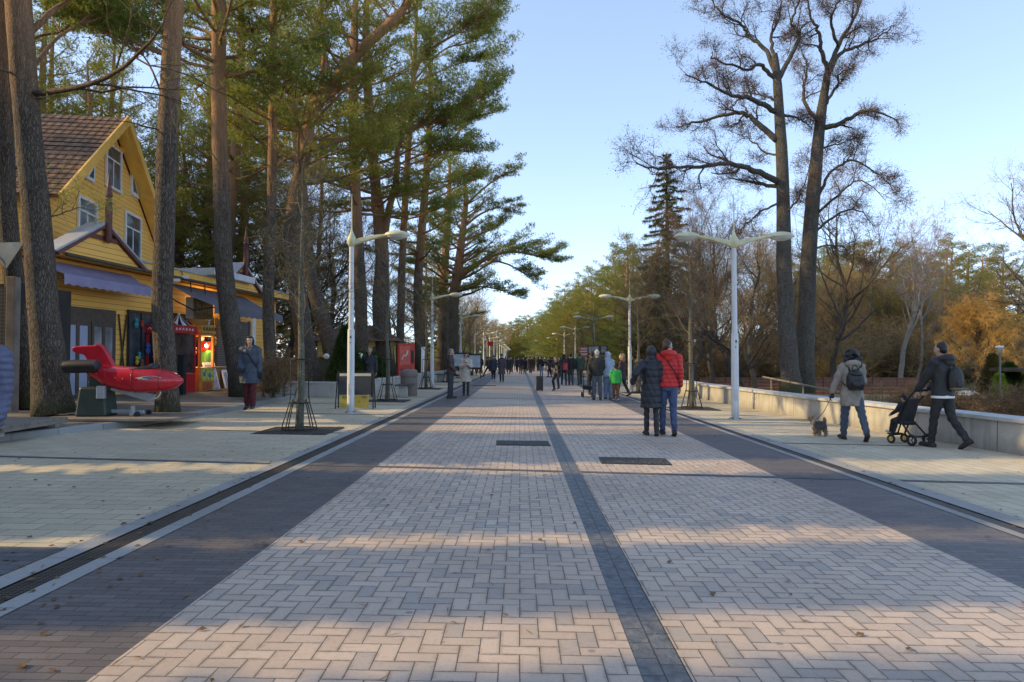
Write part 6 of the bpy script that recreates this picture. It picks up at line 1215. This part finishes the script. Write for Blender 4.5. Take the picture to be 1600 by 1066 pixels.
    for i, sd in enumerate((-1, 1)):
        H, K, A = P['h%d' % i], P['k%d' % i], P['a%d' % i]; chain(b, [H + (0, -.01, .03), H * .5 + K * .5, K, K * .45 + A * .55, A + (0, 0, .0)], [.098, .088 * (.5 + .5 * w), .066 * w, .062 * w, .052 * w])
    loft(b, [(hz - .11, .155, .115, 0, -.012), (hz - .03, .168, .125, 0, -.015), (hz + .06, .155, .11, 0, 0), (hz + .15, .14, .10, 0, 0)])
    add('trousers', b, trs or cloth("dark_trousers", (.02, .02, .024)), vox, 2, lambda co, no: co + no * (.0065 * np.sin(48 * co[:, 2] + 6 * np.sin(21 * co[:, 0]) + 14 * co[:, 1]) * np.clip(np.exp(-((co[:, 2] - P['k0'][2]) / .13) ** 2) + np.exp(-((co[:, 2] - .16) / .12) ** 2) + .25, 0, 1))[:, None])
    for i in (0, 1):
        A, fd = feet[i]; fd = fd / np.linalg.norm(fd); b = MB(); up = np.array((0, 0, 1.0)); ax = np.cross(fd, up); dn = np.cross(fd, ax) * 1; dn = dn / np.linalg.norm(dn); dn = dn if dn[2] < 0 else -dn
        chain(b, [A + dn * .045 - fd * .05, A + dn * .05 + fd * .04, A + dn * .055 + fd * .165], [.043, .045, .034]); cap(b, A + dn * .04, A - dn * (.06 + boots), .046, .05 + boots * .08)
        b.box(A + dn * .075 + fd * .06, (.27, .085, .024), rot=Matrix((fd, np.cross(-dn, fd), -dn)).transposed().to_euler()); add('shoe', b, shoe or M_SHOE, vox * .8, 1)
    # ---------------- coat
    def quilt(co, no):
        if not puff: return co + no * (.0075 * np.sin(31 * co[:, 2] + 7 * np.sin(8 * co[:, 0] + 1.3) + 9 * co[:, 1]) * (.5 + .5 * np.sin(11 * co[:, 0] - 6 * co[:, 2])))[:, None]
        z = co[:, 2]; q = np.abs(np.sin(PI * z / puff)) ** .6; return co + no * ((q - .6) * .014 + .003 * np.sin(60 * co[:, 0] + 25 * co[:, 2]))[:, None]
    g = bulk; b = MB(); hemz = hz - (clen - .55) * 1.0 if clen > .55 else hz + (.55 - clen)
    secs = [(1.50, .07, .07), (1.47, .115, .085), (1.42, .175 * g if not female else .16 * g, .105 * g), (1.34, .195 * g if not female else .175 * g, .125 * g), (1.22, .185 * g if not female else .165 * g, .128 * g), (1.08, .172 * g if not female else .15 * g, .125 * g), (.98, .175 * g, .13 * g), (.90, .185 * g, .14 * g)]
    ring = []
    for z, rx, ry in secs: c = L((0, -.005, z)); ring.append((c[2], rx, ry, c[0], c[1]))
    z = ring[-1][0]
    while z > hemz + .02:
        z = max(hemz, z - .08); f = (ring[7][0] - z); ring.append((z, .185 * g * (1 + (.25 * hem) * f), .14 * g * (1 + .5 * f * hem), ring[7][3], ring[7][4]))
    while ring[-1][0] < hemz: ring.pop()
    loft(b, ring)
    for i in (0, 1):
        s0, e, wv = arm[i]; ww = e + (wv - e) * .93; chain(b, [s0 - (0, 0, .005), s0 * .5 + e * .5, e, ww], [.078 * g * arm_r, .070 * g * arm_r, .064 * g * arm_r, .050 * g * arm_r])
    cap(b, L((-.1, -.01, 1.43)), L((.1, -.01, 1.43)), .075, .075)
    cm = coat or cloth("dark_coat", (.02, .021, .026)); jk = add('coat' if clen > .62 else 'jacket', b, cm, vox, 2, quilt)
    if hood == 'down':
        b = MB(); t = np.linspace(-2.4, 2.4, 14) ; pts = [L((.105 * math.sin(a), -.035 - .105 * math.cos(a), 1.475 + .025 * math.cos(a))) for a in t]; b.tube(pts, [.03 + .035 * math.cos(a * .5) for a in t], 10); b.ball(L((0, -.125, 1.43)), (.095, .055, .085), 12); add('hood', b, cm, vox, 2)
    elif hood == 'up':
        b = MB(); b.ball(hd + (0, -.02, .025), (.108, .122, .135), 18); b.ball(hd + (0, -.03, -.09), (.10, .105, .09), 14); cap(b, L((-.06, -.02, 1.46)), L((.06, -.02, 1.46)), .09, .09); add('hood', b, cm, vox, 2)
    elif hood == 'collar':
        b = MB(); t = np.linspace(0, 2 * PI, 20); b.tube([L((.078 * math.sin(a), -.005 - .078 * math.cos(a), 1.495)) for a in t], .034, 8, cap=False); add('collar', b, cm, vox, 1)
    if scarf is not None:
        b = MB(); t = np.linspace(0, 2 * PI, 20); b.tube([L((.082 * math.sin(a), .0 - .082 * math.cos(a), 1.505)) for a in t], .04, 8, cap=False); add('scarf', b, scarf, vox, 1)
    if shirt is not None:
        b = MB(); k = [q for q in ring[-3:]]; z = ring[-1][0]; loft(b, [(z + .03, ring[-1][1] * .95, ring[-1][2] * .95, 0, ring[-1][4]), (z - .04, ring[-1][1] * .97, ring[-1][2] * .97, 0, ring[-1][4])]); add('shirt_hem', b, shirt, vox, 1)
    # ---------------- hair or hat
    if hairk and hood != 'up':
        b = MB(); T = lambda v: HB(v)
        def hball(c, rr, n=14): q = MB(); q.ball(c, rr, n); b.add(np.array([HB(v) for v in np.concatenate(q.v)]), q.f)
        hball((0, -.022, .045), (.082, .088, .085)); hball((0, -.05, .0), (.074, .06, .08))
        if hairk == 'curly':
            for q in range(46):
                u = np.random.default_rng(q).normal(size=3); u /= np.linalg.norm(u); u[1] = min(u[1], .3); hball(np.array((0, -.035, .0)) + u * (.118, .105, .118), (.043, .043, .043), 8)
            for q in range(26): u = np.random.default_rng(100 + q).random(2); hball((-.15 + .30 * u[0], -.085, -.05 - .16 * u[1]), (.046, .042, .048), 8)
        if hairk == 'long': hball((0, -.065, -.09), (.078, .05, .12)); hball((-.06, -.02, -.06), (.03, .05, .1)); hball((.06, -.02, -.06), (.03, .05, .1))
        if hairk == 'bob': hball((0, -.045, -.03), (.088, .07, .09)); hball((-.072, .0, -.02), (.03, .05, .085)); hball((.072, .0, -.02), (.03, .05, .085)); hball((0, .03, .085), (.07, .06, .04))
        if hairk == 'hat': hball((0, -.01, .06), (.092, .104, .085)); hball((0, .0, .015), (.09, .102, .03)); hball((0, -.01, .145), (.035, .035, .035))
        if hairk == 'bun': hball((0, -.05, .13), (.045, .045, .045))
        me_h = add('hat' if hairk == 'hat' else 'hair', b, hair, vox * .9, 1)
    info = dict(root=r, S=S, hd=hd * S, chest=chest * S, L=lambda v: L(v) * S, arm=arm, hz=hz * S, coat=jk); PERS.append(info); return info
def facing(dx, dy): return math.atan2(-dx, dy)        # turn local +Y towards (dx, dy)
def on_person(inf, v, world=True): return inf['root'].matrix_basis @ Vector(tuple(v))
def attach(nm, inf, label, cat, v=(0, 0, 0)):
    p = on_person(inf, v); r = empty(nm, p, inf['root'].rotation_euler.z, label, cat); return r
def strap(par, inf, a, c, mid, mat, base, w=.016): 
    pts = spline([np.array(inf['L'](q)) - np.array(base) for q in (a, *mid, c)], 14); b = MB(); b.tube(pts, w, 6); return b.build('strap', mat, par, smooth=True)
BLK = cloth("black_fabric", (.017, .017, .019), .7)
# -------- the couple walking away hand in hand
p = G(1018, 681)
P7 = person('person in a long black quilted coat with hood up, holding hands with the red jacket', p, facing(.02, 1), 1.69, ((.14, .10), (-.06, .10)), hands=((-.36, .02, 1.02), (.24, .03, .80)), coat=cloth("black_quilted_coat", (.020, .022, .030), .5), clen=.92, puff=.13, hood='up', bulk=1.12, female=True, trs=cloth("charcoal_leggings", (.035, .037, .037)), tw=.86, boots=.10, hem=.6)
p = G(1044, 681)
P8 = person('person in a bright red padded jacket and blue jeans seen from behind', p, facing(.0, 1), 1.84, ((.16, .12), (-.10, .16)), hands=((-.255, .02, .80), None), arms=((0, .1, .1), (-.08, .10, .25)), coat=cloth("red_puffer", (.62, .022, .020), .55), clen=.60, puff=.075, hood='down', bulk=1.05, trs=cloth("blue_jeans", (.060, .088, .17)), hair=M_HAIRB, head_rz=-.9, boots=.02)
pk = attach('shoulder_bag', P8, 'thin dark bag strap with a small pouch worn across the red jacket', 'bag'); b = MB(); b.tube(spline([P8['L'](q) for q in ((-.12, -.10, 1.46), (-.02, -.145, 1.34), (.10, -.15, 1.15), (.185, -.06, 1.0))], 14), .012, 6); b.build('strap', BLK, pk); b = MB(); b.box(P8['L']((.215, .03, .96)), (.07, .17, .2)); b.build('pouch', BLK, pk, bevel=.02)
# -------- woman with the dog
p = G(1332, 688); TAUPE = cloth("taupe_coat", (.30, .26, .215), .8)
P9 = person('person with curly black hair in a taupe hooded coat walking a small dog', p, facing(.12, 1), 1.70, ((.20, .05, .06), (-.34, .22, .10)), hands=((-.36, .06, .86), None), arms=((0, 0, 0), (.1, .14, .75, .3)), coat=TAUPE, clen=.80, hood='down', bulk=1.16, female=True, trs=cloth("slate_jeans", (.070, .092, .125)), tw=1.12, hair=M_HAIRK, hairk='curly', hem=.5, glove=(.02, .02, .02))
LEATH = cloth("black_leather", (.014, .014, .016), .35)
def backpack(inf, label, w, h, d, z, mat, tilt=0, flap=True, off=0, trim=None):
    base = inf['L']((off, -.15, z)); r = attach('backpack', inf, label, 'backpack', base); b = MB(); b.ball((0, -d * .45, -.02), (w * .56, d * .62, h * .56), 16); V = b.v[0]; V[:, 2] = np.clip(V[:, 2], -h * .42, 9); V[:, 0] = np.clip(V[:, 0], -w * .48, w * .48); V[:, 1] = np.clip(V[:, 1], -d, .03)
    o = b.build('bag_body', mat, r, smooth=True, auto=50)
    if flap: b = MB(); b.ball((0, -d * .5, h * .30), (w * .42, d * .6, h * .16), 12); b.build('top_flap', mat, r, smooth=True); b = MB(); t = np.linspace(0, 2 * PI, 20); b.tube(np.stack([.05 * np.cos(t), np.full(20, -d * .25), h * .56 + .055 * np.sin(t)], 1), .008, 6, cap=False); b.build('handle', mat, r)
    b = MB(); b.ball((0, -d * .95, -h * .14), (w * .34, d * .22, h * .2), 12); b.build('front_pocket', mat, r, smooth=True)
    if trim is not None: b = MB(); b.ball((0, -d * .52, -h * .36), (w * .52, d * .62, h * .09), 14); b.build('base_trim', trim, r, smooth=True)
    bs = np.array(base)
    for s in (-1, 1): strap(r, inf, (s * .08 + off, -.14, z + h * .42), (s * .10 + off, -.13, z - h * .30), ((s * .115, -.06, 1.475), (s * .12, .08, 1.42), (s * .16, .08, 1.24), (s * .17, -.05, 1.10)), mat, bs)
    return r
backpack(P9, 'black leather backpack with a ring handle worn on the taupe coat', .33, .42, .15, 1.16, LEATH)
# dog
def dog():
    q = G(1279, 681); r = empty('dog', (q.x, q.y, q.z), facing(-.30, 1), 'small shaggy grey and tan terrier on a lead beside the low wall', 'dog'); b = MB()
    loft(b, [(0, 0, 0, 0, 0)] if False else [(.20, .06, .14, 0, 0), (.25, .078, .185, 0, 0), (.30, .072, .18, 0, -.01), (.335, .045, .14, 0, -.01)], 16)
    chain(b, [(0, .13, .30), (0, .20, .37)], [.07, .055]); b.ball((0, .235, .395), (.055, .06, .052), 12); cap(b, (0, .27, .385), (0, .325, .375), .032, .02)
    for s in (-1, 1):
        chain(b, [(s * .03, .215, .43), (s * .042, .21, .475)], [.02, .010]); f = .05 * s
        chain(b, [(s * .05, .11, .24), (s * .055, .10 + f, .12), (s * .055, .12 + f, .025)], [.042, .027, .024]); cap(b, (s * .055, .12 + f, .02), (s * .055, .15 + f, .018), .022, .018)
        chain(b, [(s * .05, -.12, .25), (s * .055, -.09 - f, .16), (s * .055, -.15 - f, .10), (s * .055, -.135 - f, .025)], [.055, .04, .024, .024]); cap(b, (s * .055, -.135 - f, .02), (s * .055, -.10 - f, .018), .022, .018)
    chain(b, [(0, -.17, .31), (0, -.22, .38), (0, -.20, .44)], [.03, .028, .016]); me = to_mesh(b, .009, 1); n = len(me.vertices); co = np.empty(n * 3, np.float32); me.vertices.foreach_get('co', co); co = co.reshape(-1, 3); rs = np.random.default_rng(3)
    col = np.tile(np.array((.24, .22, .205, 1)), (n, 1)); col[co[:, 2] < .17] = (.40, .29, .19, 1); col[(co[:, 1] > .25)] = (.30, .22, .15, 1); m = (abs(co[:, 1] - .12) < .035) & (co[:, 2] > .2); col[m] = (.55, .53, .5, 1); col[:, :3] *= rs.uniform(.6, 1.35, (n, 1)); m = np.linalg.norm(co - (0, .345, .378), axis=1) < .018; col[m] = (.01, .01, .01, 1)
    for s in (-1, 1): m = np.linalg.norm(co - (s * .026, .285, .412), axis=1) < .011; col[m] = (.01, .01, .01, 1)
    me.color_attributes.new('Col', 'FLOAT_COLOR', 'POINT').data.foreach_set('color', col.astype(np.float32).ravel()); t = NT("dog_fur"); me.materials.clear(); me.materials.append(t.pbr(t.n('Attribute', attribute_name='Col'), .9, t.bump(t.noise(t.obj(), 90, 3), .8, .02))); o = bpy.data.objects.new('body', me); COL.objects.link(o); o.parent = r
    no = np.empty(n * 3, np.float32); me.vertex_normals.foreach_get('vector', no); no = no.reshape(-1, 3); i = rs.integers(0, n, 7000); i = i[co[i, 2] > .04]; g = TG(4); g.tris(co[i], no[i] + (0, -.35, -.55) + rs.normal(0, .3, (len(i), 3)), .045 * rs.uniform(.5, 1.3, len(i)), .008); v = np.concatenate(g.t); m2 = len(v) // 3; fm = fill(bpy.data.meshes.new('fur'), v, np.arange(m2 * 3), np.full(m2, 3)); cc = np.repeat(col[i], 3, 0); fm.color_attributes.new('Col', 'FLOAT_COLOR', 'POINT').data.foreach_set('color', cc.astype(np.float32).ravel()); fm.materials.append(me.materials[0]); fo = bpy.data.objects.new('fur', fm); COL.objects.link(fo); fo.parent = r
    r.scale = (.82, .82, .82); return r
dg_ = dog(); hw2 = on_person(P9, np.array(P9['arm'][0][2]) * P9['S'] + (0, 0, -.06)); ld = empty('dog_lead', hw2, 0, 'thin dark lead running from the gloved hand down to the terrier', 'lead'); bpy.context.view_layer.update(); nk = dg_.matrix_basis @ Vector((0, .13, .36)) - hw2
b = MB(); b.tube(spline([(0, 0, 0), nk * .5 + Vector((0, 0, -.08)), nk], 14), .006, 5); b.build('cord', BLK, ld); b = MB(); b.box((0, 0, .01), (.05, .10, .12)); b.build('grip', BLK, ld, bevel=.015)
# -------- man pushing the stroller
p = G(1474, 700)
P10 = person('person in a black jacket with a black backpack pushing a small stroller', p, facing(-.42, 1), 1.84, ((.22, .08), (-.22, .42)), hands=((-.26, .29, .985), (.02, .29, .985)), coat=cloth("black_jacket", (.018, .019, .022), .6), clen=.60, hood='down', bulk=1.12, trs=cloth("black_trousers", (.022, .022, .022)), tw=.98, hair=M_HAIRK, shirt=M_WHITE, boots=.06)
backpack(P10, 'dark backpack with a khaki base on the black jacket', .31, .44, .13, 1.14, cloth("dark_backpack", (.028, .027, .025), .7), off=.05, flap=False, trim=cloth("khaki_trim", (.14, .115, .06), .8))
def stroller():
    rz = facing(-.42, 1); q = G(1474, 700) + Matrix.Rotation(rz, 3, 'Z') @ Vector((-.12, .64, 0)); q.z = gz(q.x); r = empty('stroller', q, rz, 'compact black stroller with yellow rimmed wheels in front of the man in black', 'stroller'); b = MB()
    for s in (-1, 1):
        b.tube(spline([(s * .17, -.34, .99), (s * .17, -.10, .72), (s * .16, .02, .45), (s * .15, .14, .16)], 12), .016, 6); b.tube([(s * .16, .0, .45), (s * .19, -.28, .16)], .016, 6)
    b.tube([(-.17, -.34, .99), (.17, -.34, .99)], .022, 8); b.tube([(-.15, .14, .16), (.15, .14, .16)], .016, 6); b.tube([(-.19, -.28, .16), (.19, -.28, .16)], .016, 6); b.build('frame', BLK, r)
    b = MB(); b.box((0, .03, .40), (.30, .28, .07), rot=Euler((.15, 0, 0))); b.box((0, -.10, .62), (.30, .06, .46), rot=Euler((.30, 0, 0))); b.build('seat', BLK, r, bevel=.02); b = MB(); b.box((0, .22, .17), (.26, .12, .025)); b.bar((-.08, .16, .35), (-.08, .22, .18), .02); b.bar((.08, .16, .35), (.08, .22, .18), .02); b.build('footrest', BLK, r)
    YR = plain("yellow_rim", (.62, .42, .03), .4)
    for x, y in ((-.17, .16), (.17, .16), (-.2, -.28), (.2, -.28)):
        wr = .085 if y > 0 else .105; b = MB(); t = np.linspace(0, 2 * PI, 25); b.tube(np.stack([0 * t + x, y + (wr - .02) * np.cos(t), wr + (wr - .02) * np.sin(t)], 1), .02, 8, cap=False); w_ = b.build('wheel', BLK, r, smooth=True); b = MB(); b.tube(np.stack([0 * t + x, y + (wr - .042) * np.cos(t), wr + (wr - .042) * np.sin(t)], 1), .010, 6, cap=False)
        for a in range(3): b.bar((x, y + (wr - .05) * math.cos(a * 2.1), wr + (wr - .05) * math.sin(a * 2.1)), (x, y, wr), .012)
        b.build('rim', YR if y > 0 else M_STEEL, w_)
    bpy.context.view_layer.update(); c = r.matrix_basis @ Vector((0, .02, 0)); ch = person('child in a dark hooded suit and black bobble hat sitting in the stroller', (c.x, c.y, c.z + .0), rz, .86, ((1.25, 1.0), (1.2, .9)), arms=((.5, .15, .5), (.5, .15, .5)), coat=cloth("navy_suit", (.016, .018, .030), .6), clen=.62, bulk=1.2, trs=cloth("navy_suit", (.016, .018, .030), .6), tw=1.2, hair=BLK, hairk='hat', vox=.012, shoe=M_SHOEW)
    ch['root'].location.z = q.z + .46 - ch['hz'] + .02
stroller()
# -------- left side walkers
p = G(390, 637, .16); p.z = terz(p.x, p.y) - .01
P1 = person('person in a blue grey padded coat with dark red trousers walking towards us', p, facing(.14, -1), 1.80, ((.10, .05), (-.08, .12)), arms=((.05, .16, .20), (.10, .20, .75, .30)), coat=cloth("blue_grey_coat", (.050, .068, .098), .65), clen=.86, hood='down', bulk=1.28, female=True, trs=cloth("wine_trousers", (.090, .012, .016), .8), tw=1.25, hair=BLK, hairk='bob', puff=.22, boots=.08, glove=(.02, .02, .022), hem=.4)
bg_ = attach('shoulder_bag', P1, 'dark bag worn across the blue grey coat', 'bag'); b = MB(); b.tube(spline([P1['L'](q) for q in ((.10, -.02, 1.50), (.06, .14, 1.40), (-.06, .18, 1.22), (-.20, .10, 1.0), (-.25, -.02, .88))], 16), .017, 6); b.build('strap', BLK, bg_); b = MB(); b.box(P1['L']((-.27, -.04, .80)), (.09, .24, .2)); b.build('pouch', BLK, bg_, bevel=.03)
p = G(577, 620)
P2 = person('person in all black with a hand raised to the mouth, walking past the planter', p, facing(.12, -1), 1.80, ((.06, .05, .04), (-.05, .06, .05)), hands=(None, (.02, .17, 1.50)), arms=((0, .14, .15), (0, 0, 0)), coat=cloth("black_jacket", (.018, .019, .022), .6), clen=.66, bulk=1.12, hood='collar', trs=cloth("black_trousers", (.022, .022, .022)), tw=1.1, hair=M_HAIRL)
p = G(704, 622.5)
P3 = person('person with short grey hair in a brown jacket standing sideways', p, facing(1, -.05), 1.80, ((.03, .02), (-.04, .03)), arms=((.05, .08, .75), (.15, .1, .6)), coat=cloth("brown_jacket", (.060, .036, .032), .6), clen=.60, bulk=1.10, hood='collar', trs=cloth("dark_grey_jeans", (.035, .042, .050)), tw=1.1, hair=M_HAIRG)
p = G(728, 618)
P4 = person('person in a cream knee length coat looking down at a phone', p, facing(.05, -1), 1.70, ((.05, .02), (-.05, .03)), hands=((-.06, .28, 1.24), (.05, .26, 1.20)), coat=cloth("cream_coat", (.50, .44, .375), .8), clen=.92, bulk=1.14, female=True, hood='collar', trs=BLK, tw=.85, hair=M_HAIRK, hairk='bob', head_rx=-.35, hem=.6, boots=.1, vox=.013)
ph = attach('phone', P4, 'small dark phone held up by the woman in cream', 'phone', P4['L']((-.005, .33, 1.28))); b = MB(); b.box((0, 0, 0), (.075, .012, .15), rot=Euler((-.5, 0, 0))); b.build('case', BLK, ph, bevel=.004); b = MB(); b.box((0, -.0075, .0), (.066, .003, .135), rot=Euler((-.5, 0, 0))); b.build('screen', M_GLASS, ph)
bg_ = attach('handbag', P4, 'dark handbag hanging at the hip of the cream coat', 'bag'); b = MB(); b.tube(spline([P4['L'](q) for q in ((.10, .0, 1.49), (.04, .15, 1.36), (-.10, .17, 1.16), (-.20, .08, 1.0))], 14), .012, 6); b.build('strap', BLK, bg_); b = MB(); b.box(P4['L']((-.25, .02, .90)), (.09, .26, .2)); b.build('pouch', BLK, bg_, bevel=.03)
p = G(771, 596.5); P5 = person('person in a navy puffer coat strolling towards us beside the plum coat', p, facing(.0, -1), 1.66, ((.12, .05), (-.10, .12)), coat=cloth("navy_puffer", (.035, .045, .075), .6), clen=.74, puff=.12, bulk=1.25, female=True, trs=BLK, tw=.85, shoe=M_SHOEW, hair=cloth("slate_hat", (.10, .10, .12)), hairk='hat', vox=.018)
p = G(784, 597); P6 = person('person in a long plum coat and dark hat strolling beside the navy puffer', p, facing(.0, -1), 1.74, ((.10, .05), (-.08, .10)), coat=cloth("plum_coat", (.085, .070, .090), .75), clen=1.0, bulk=1.16, female=True, trs=BLK, hair=BLK, hairk='hat', vox=.018, scarf=BLK)
# -------- blue padded jacket cut by the left edge
p = Vector((-4.70, 6.0, gz(-4.70)))
P0 = person('person in a lavender blue padded jacket cut by the left edge of the view', p, facing(.3, -1), 1.72, ((.05, .03), (-.05, .05)), hands=(None, (.06, .27, 1.20)), arms=((0, .1, .4), (0, 0, 0)), coat=cloth("lavender_puffer", (.085, .095, .165), .5), clen=.66, puff=.062, hood='collar', bulk=1.25, trs=BLK, arm_r=1.15, hair=M_HAIRB)
# -------- performer, shoppers
p = G(873, 611); P11 = person('crouching street performer in black with white trouser stripes', p, facing(-.6, -1), 1.72, ((.95, 1.15, .1), (.55, 1.0, .25)), hands=((-.18, .40, .95), (.20, .34, 1.05)), coat=cloth("black_track_top", (.02, .02, .026)), clen=.58, lean=.45, trs=cloth("black_track_trousers", (.024, .024, .028)), hair=M_HAIRB, vox=.015)
P8b = []
def shopper(px, py, lab, rz, **k): k.setdefault('vox', .018); q = G(px, py); return person(lab, q, rz, **k)
P12 = shopper(933, 625, 'person in a black jacket and grey trousers with a pale beanie, seen from behind', .05, h=1.80, legs=((.03, .02, .05), (-.03, .03, .05)), arms=((.1, .14, .9, .3), (.1, .14, .9, .3)), coat=cloth("black_green_jacket", (.016, .021, .020)), clen=.60, bulk=1.3, trs=cloth("grey_trousers", (.10, .105, .12)), tw=1.15, hair=cloth("pale_beanie", (.42, .42, .42)), hairk='hat', vox=.014)
P13 = shopper(925, 618, 'person in dark clothes half hidden behind the pale beanie', .0, h=1.76, bulk=1.1, hair=BLK, hairk='hat', arms=((.3, .12, .8), (.3, .12, .8)))
pr_ = G(921, 621); r = empty('pram', (pr_.x - .05, pr_.y + .25, pr_.z), 0, 'low black pram wheels at the feet of the shoppers', 'pram'); b = MB(); b.box((0, 0, .38), (.36, .6, .16)); b.build('seat', BLK, r, bevel=.04); b = MB()
for s in (-1, 1): b.tube([(s * .2, -.3, .12), (s * .16, .3, .12)], .02, 6); b.tube([(s * .18, -.25, .14), (s * .18, -.35, .95)], .016, 6)
b.build('frame', BLK, r)
for x in (-.2, .2):
    for y in (-.3, .3): b = MB(); b.tube([(x - .025, y, .1), (x + .025, y, .1)], .1, 14); b.build('wheel', M_SHOE, r)
P14 = shopper(950, 624, 'person in a pale blue hooded top and light jeans', .0, h=1.74, legs=((.05, .03), (-.05, .04)), arms=((.15, .1, .8, .3), (.1, .12, .6, .2)), coat=cloth("pale_blue_hoodie", (.36, .44, .58)), clen=.64, hood='up', female=True, bulk=1.1, trs=cloth("light_jeans", (.16, .22, .34)), tw=1.25, shoe=cloth("tan_boot", (.12, .08, .05)))
P15 = shopper(962, 626, 'child in a bright green jacket and rust brown trousers', .1, h=1.28, legs=((.08, .03), (-.12, .05)), coat=cloth("green_jacket", (.03, .36, .06)), clen=.64, bulk=1.25, trs=cloth("rust_trousers", (.17, .075, .028)), tw=1.2, shoe=M_SHOEW, hair=BLK, hairk='hat')
P16 = shopper(972, 620, 'person with fair curly hair in a dark jacket facing the hooded top', 1.2, h=1.70, coat=cloth("dark_plum_jacket", (.045, .018, .035)), clen=.80, female=True, bulk=1.1, hair=M_HAIRL, hairk='curly', trs=BLK)
shopper(987, 602, 'person in dark clothes with raised hands left of the second double arm lamp', -1.2, h=1.74, hands=((-.1, .35, 1.35), (.1, .35, 1.35)), vox=.022)
shopper(998, 606, 'person in an olive brown coat right of the second double arm lamp', 2.8, h=1.8, coat=cloth("olive_coat", (.07, .065, .045)), clen=.8, hair=M_HAIRB, vox=.02)
shopper(892, 602, 'person in a black jacket and grey trousers walking away beside the olive jacket', .0, h=1.80, coat=cloth("black_red_jacket", (.025, .018, .020)), trs=cloth("grey_green_trousers", (.06, .065, .065)), tw=1.15, legs=((.10, .05), (-.12, .12)), vox=.02)
shopper(906, 602, 'person in an olive green jacket walking away', .0, h=1.82, coat=cloth("olive_jacket", (.045, .075, .050)), trs=cloth("khaki_trousers", (.075, .07, .06)), tw=1.15, legs=((-.2, .25), (.18, .05)), bulk=1.15, hair=M_HAIRB, vox=.02)
q = shopper(881, 602, 'person in black carrying a red bag behind the performer', .1, h=1.74, hood='up', vox=.02); rb = attach('shopping_bag', q, 'red bag on the back of the person in black behind the performer', 'bag', q['L']((.05, -.16, 1.05))); b = MB(); b.box((0, -.05, 0), (.28, .14, .42)); b.build('bag_body', M_RED, rb, bevel=.04); b = MB(); b.tube([(-.08, .0, .2), (-.08, .06, .38), (.08, .06, .38), (.08, 0, .2)], .012, 6); b.build('strap', M_RED, rb)
shopper(748, 584, 'person in a red coat standing by the far left lamp', 1.2, h=1.7, coat=cloth("red_coat", (.30, .025, .03)), clen=.85, female=True, hair=BLK, hairk='hat', vox=.025)
shopper(763, 589, 'person striding across with legs wide apart near the red coat', facing(-1, .2), h=1.72, legs=((.55, .1), (-.55, .25)), lean=.2, vox=.022, coat=cloth("brown_coat", (.05, .042, .04)))
shopper(741, 586, 'person in dark clothes standing behind the far left lamp post', .4, h=1.76, vox=.025)
shopper(846, 588, 'person in a dark jacket and pale jeans seen above the loudspeaker', .0, h=1.72, trs=cloth("pale_jeans", (.22, .27, .36)), tw=1.1, legs=((.08, .03), (-.08, .06)), vox=.022)
shopper(859, 590, 'person bending forward beside the performer', facing(-1, 0), h=1.7, lean=.7, arms=((.9, .1, .3), (.8, .1, .3)), legs=((.3, .3), (-.1, .15)), vox=.022)
# -------- the crowd further on: walkers copied with clothes of their own
def variant(src, px, py, lab, group, cols, rz, s): 
    o = copy_tree(src); q = G(px, py); o.location = q; o.rotation_euler.z = rz; o.scale = (s, s, s); tag(o, lab, 'person', group)
    for ch in o.children:
        k = ch.name.split('.')[0]; m = cols.get(k)
        if m is not None and ch.data.materials: ch.material_slots[0].link = 'OBJECT'; ch.material_slots[0].material = m
    return o
protoA = person('walker in a dark jacket in the far crowd', G(833, 580), .0, h=1.75, vox=.03, legs=((.22, .08), (-.2, .2)), bulk=1.12, group='walkers of the far crowd')['root']
protoB = person('walker in a long dark coat in the far crowd', G(826, 580.5), PI, h=1.68, vox=.03, legs=((.14, .06), (-.12, .12)), clen=.9, female=True, bulk=1.15, hair=BLK, hairk='hat', group='walkers of the far crowd in long coats')['root']
protoC = person('walker with the hood up in the far crowd', G(840, 581), .1, h=1.75, vox=.03, legs=((-.15, .1), (.2, .05)), hood='up', clen=.7, bulk=1.2, group='hooded walkers of the far crowd')['root']
rs = np.random.default_rng(21)
CC = [cloth("crowd_coat_%s" % n, c) for n, c in (("black", (.014, .014, .017)), ("navy", (.022, .026, .042)), ("charcoal", (.045, .046, .05)), ("brown", (.05, .036, .028)), ("olive", (.045, .05, .032)), ("slate", (.10, .11, .13)), ("wine", (.11, .022, .03)), ("beige", (.26, .22, .17)))]
CT = [BLK, cloth("crowd_jeans", (.04, .055, .10)), cloth("crowd_grey", (.06, .06, .065))]
for k in range(62):
    px = rs.uniform(789, 880) if k < 44 else (rs.uniform(880, 930) if k < 54 else rs.uniform(733, 790)); py = rs.uniform(577.2, 582.5) if k % 3 else rs.uniform(580, 586); i = int(rs.integers(3)); c = CC[int(min(7, rs.exponential(1.8)))]
    variant((protoA, protoB, protoC)[i], px, py, ('walker in a dark jacket in the far crowd', 'walker in a long dark coat in the far crowd', 'walker with the hood up in the far crowd')[i], ('walkers of the far crowd', 'walkers of the far crowd in long coats', 'hooded walkers of the far crowd')[i], {'coat': c, 'jacket': c, 'hood': c, 'trousers': CT[int(rs.integers(3))]} if c in CC[:4] else {'coat': CC[k % 3], 'jacket': CC[k % 3], 'hood': CC[k % 3]}, rs.choice([0, PI]) + rs.normal(0, .4), rs.uniform(.93, 1.06))
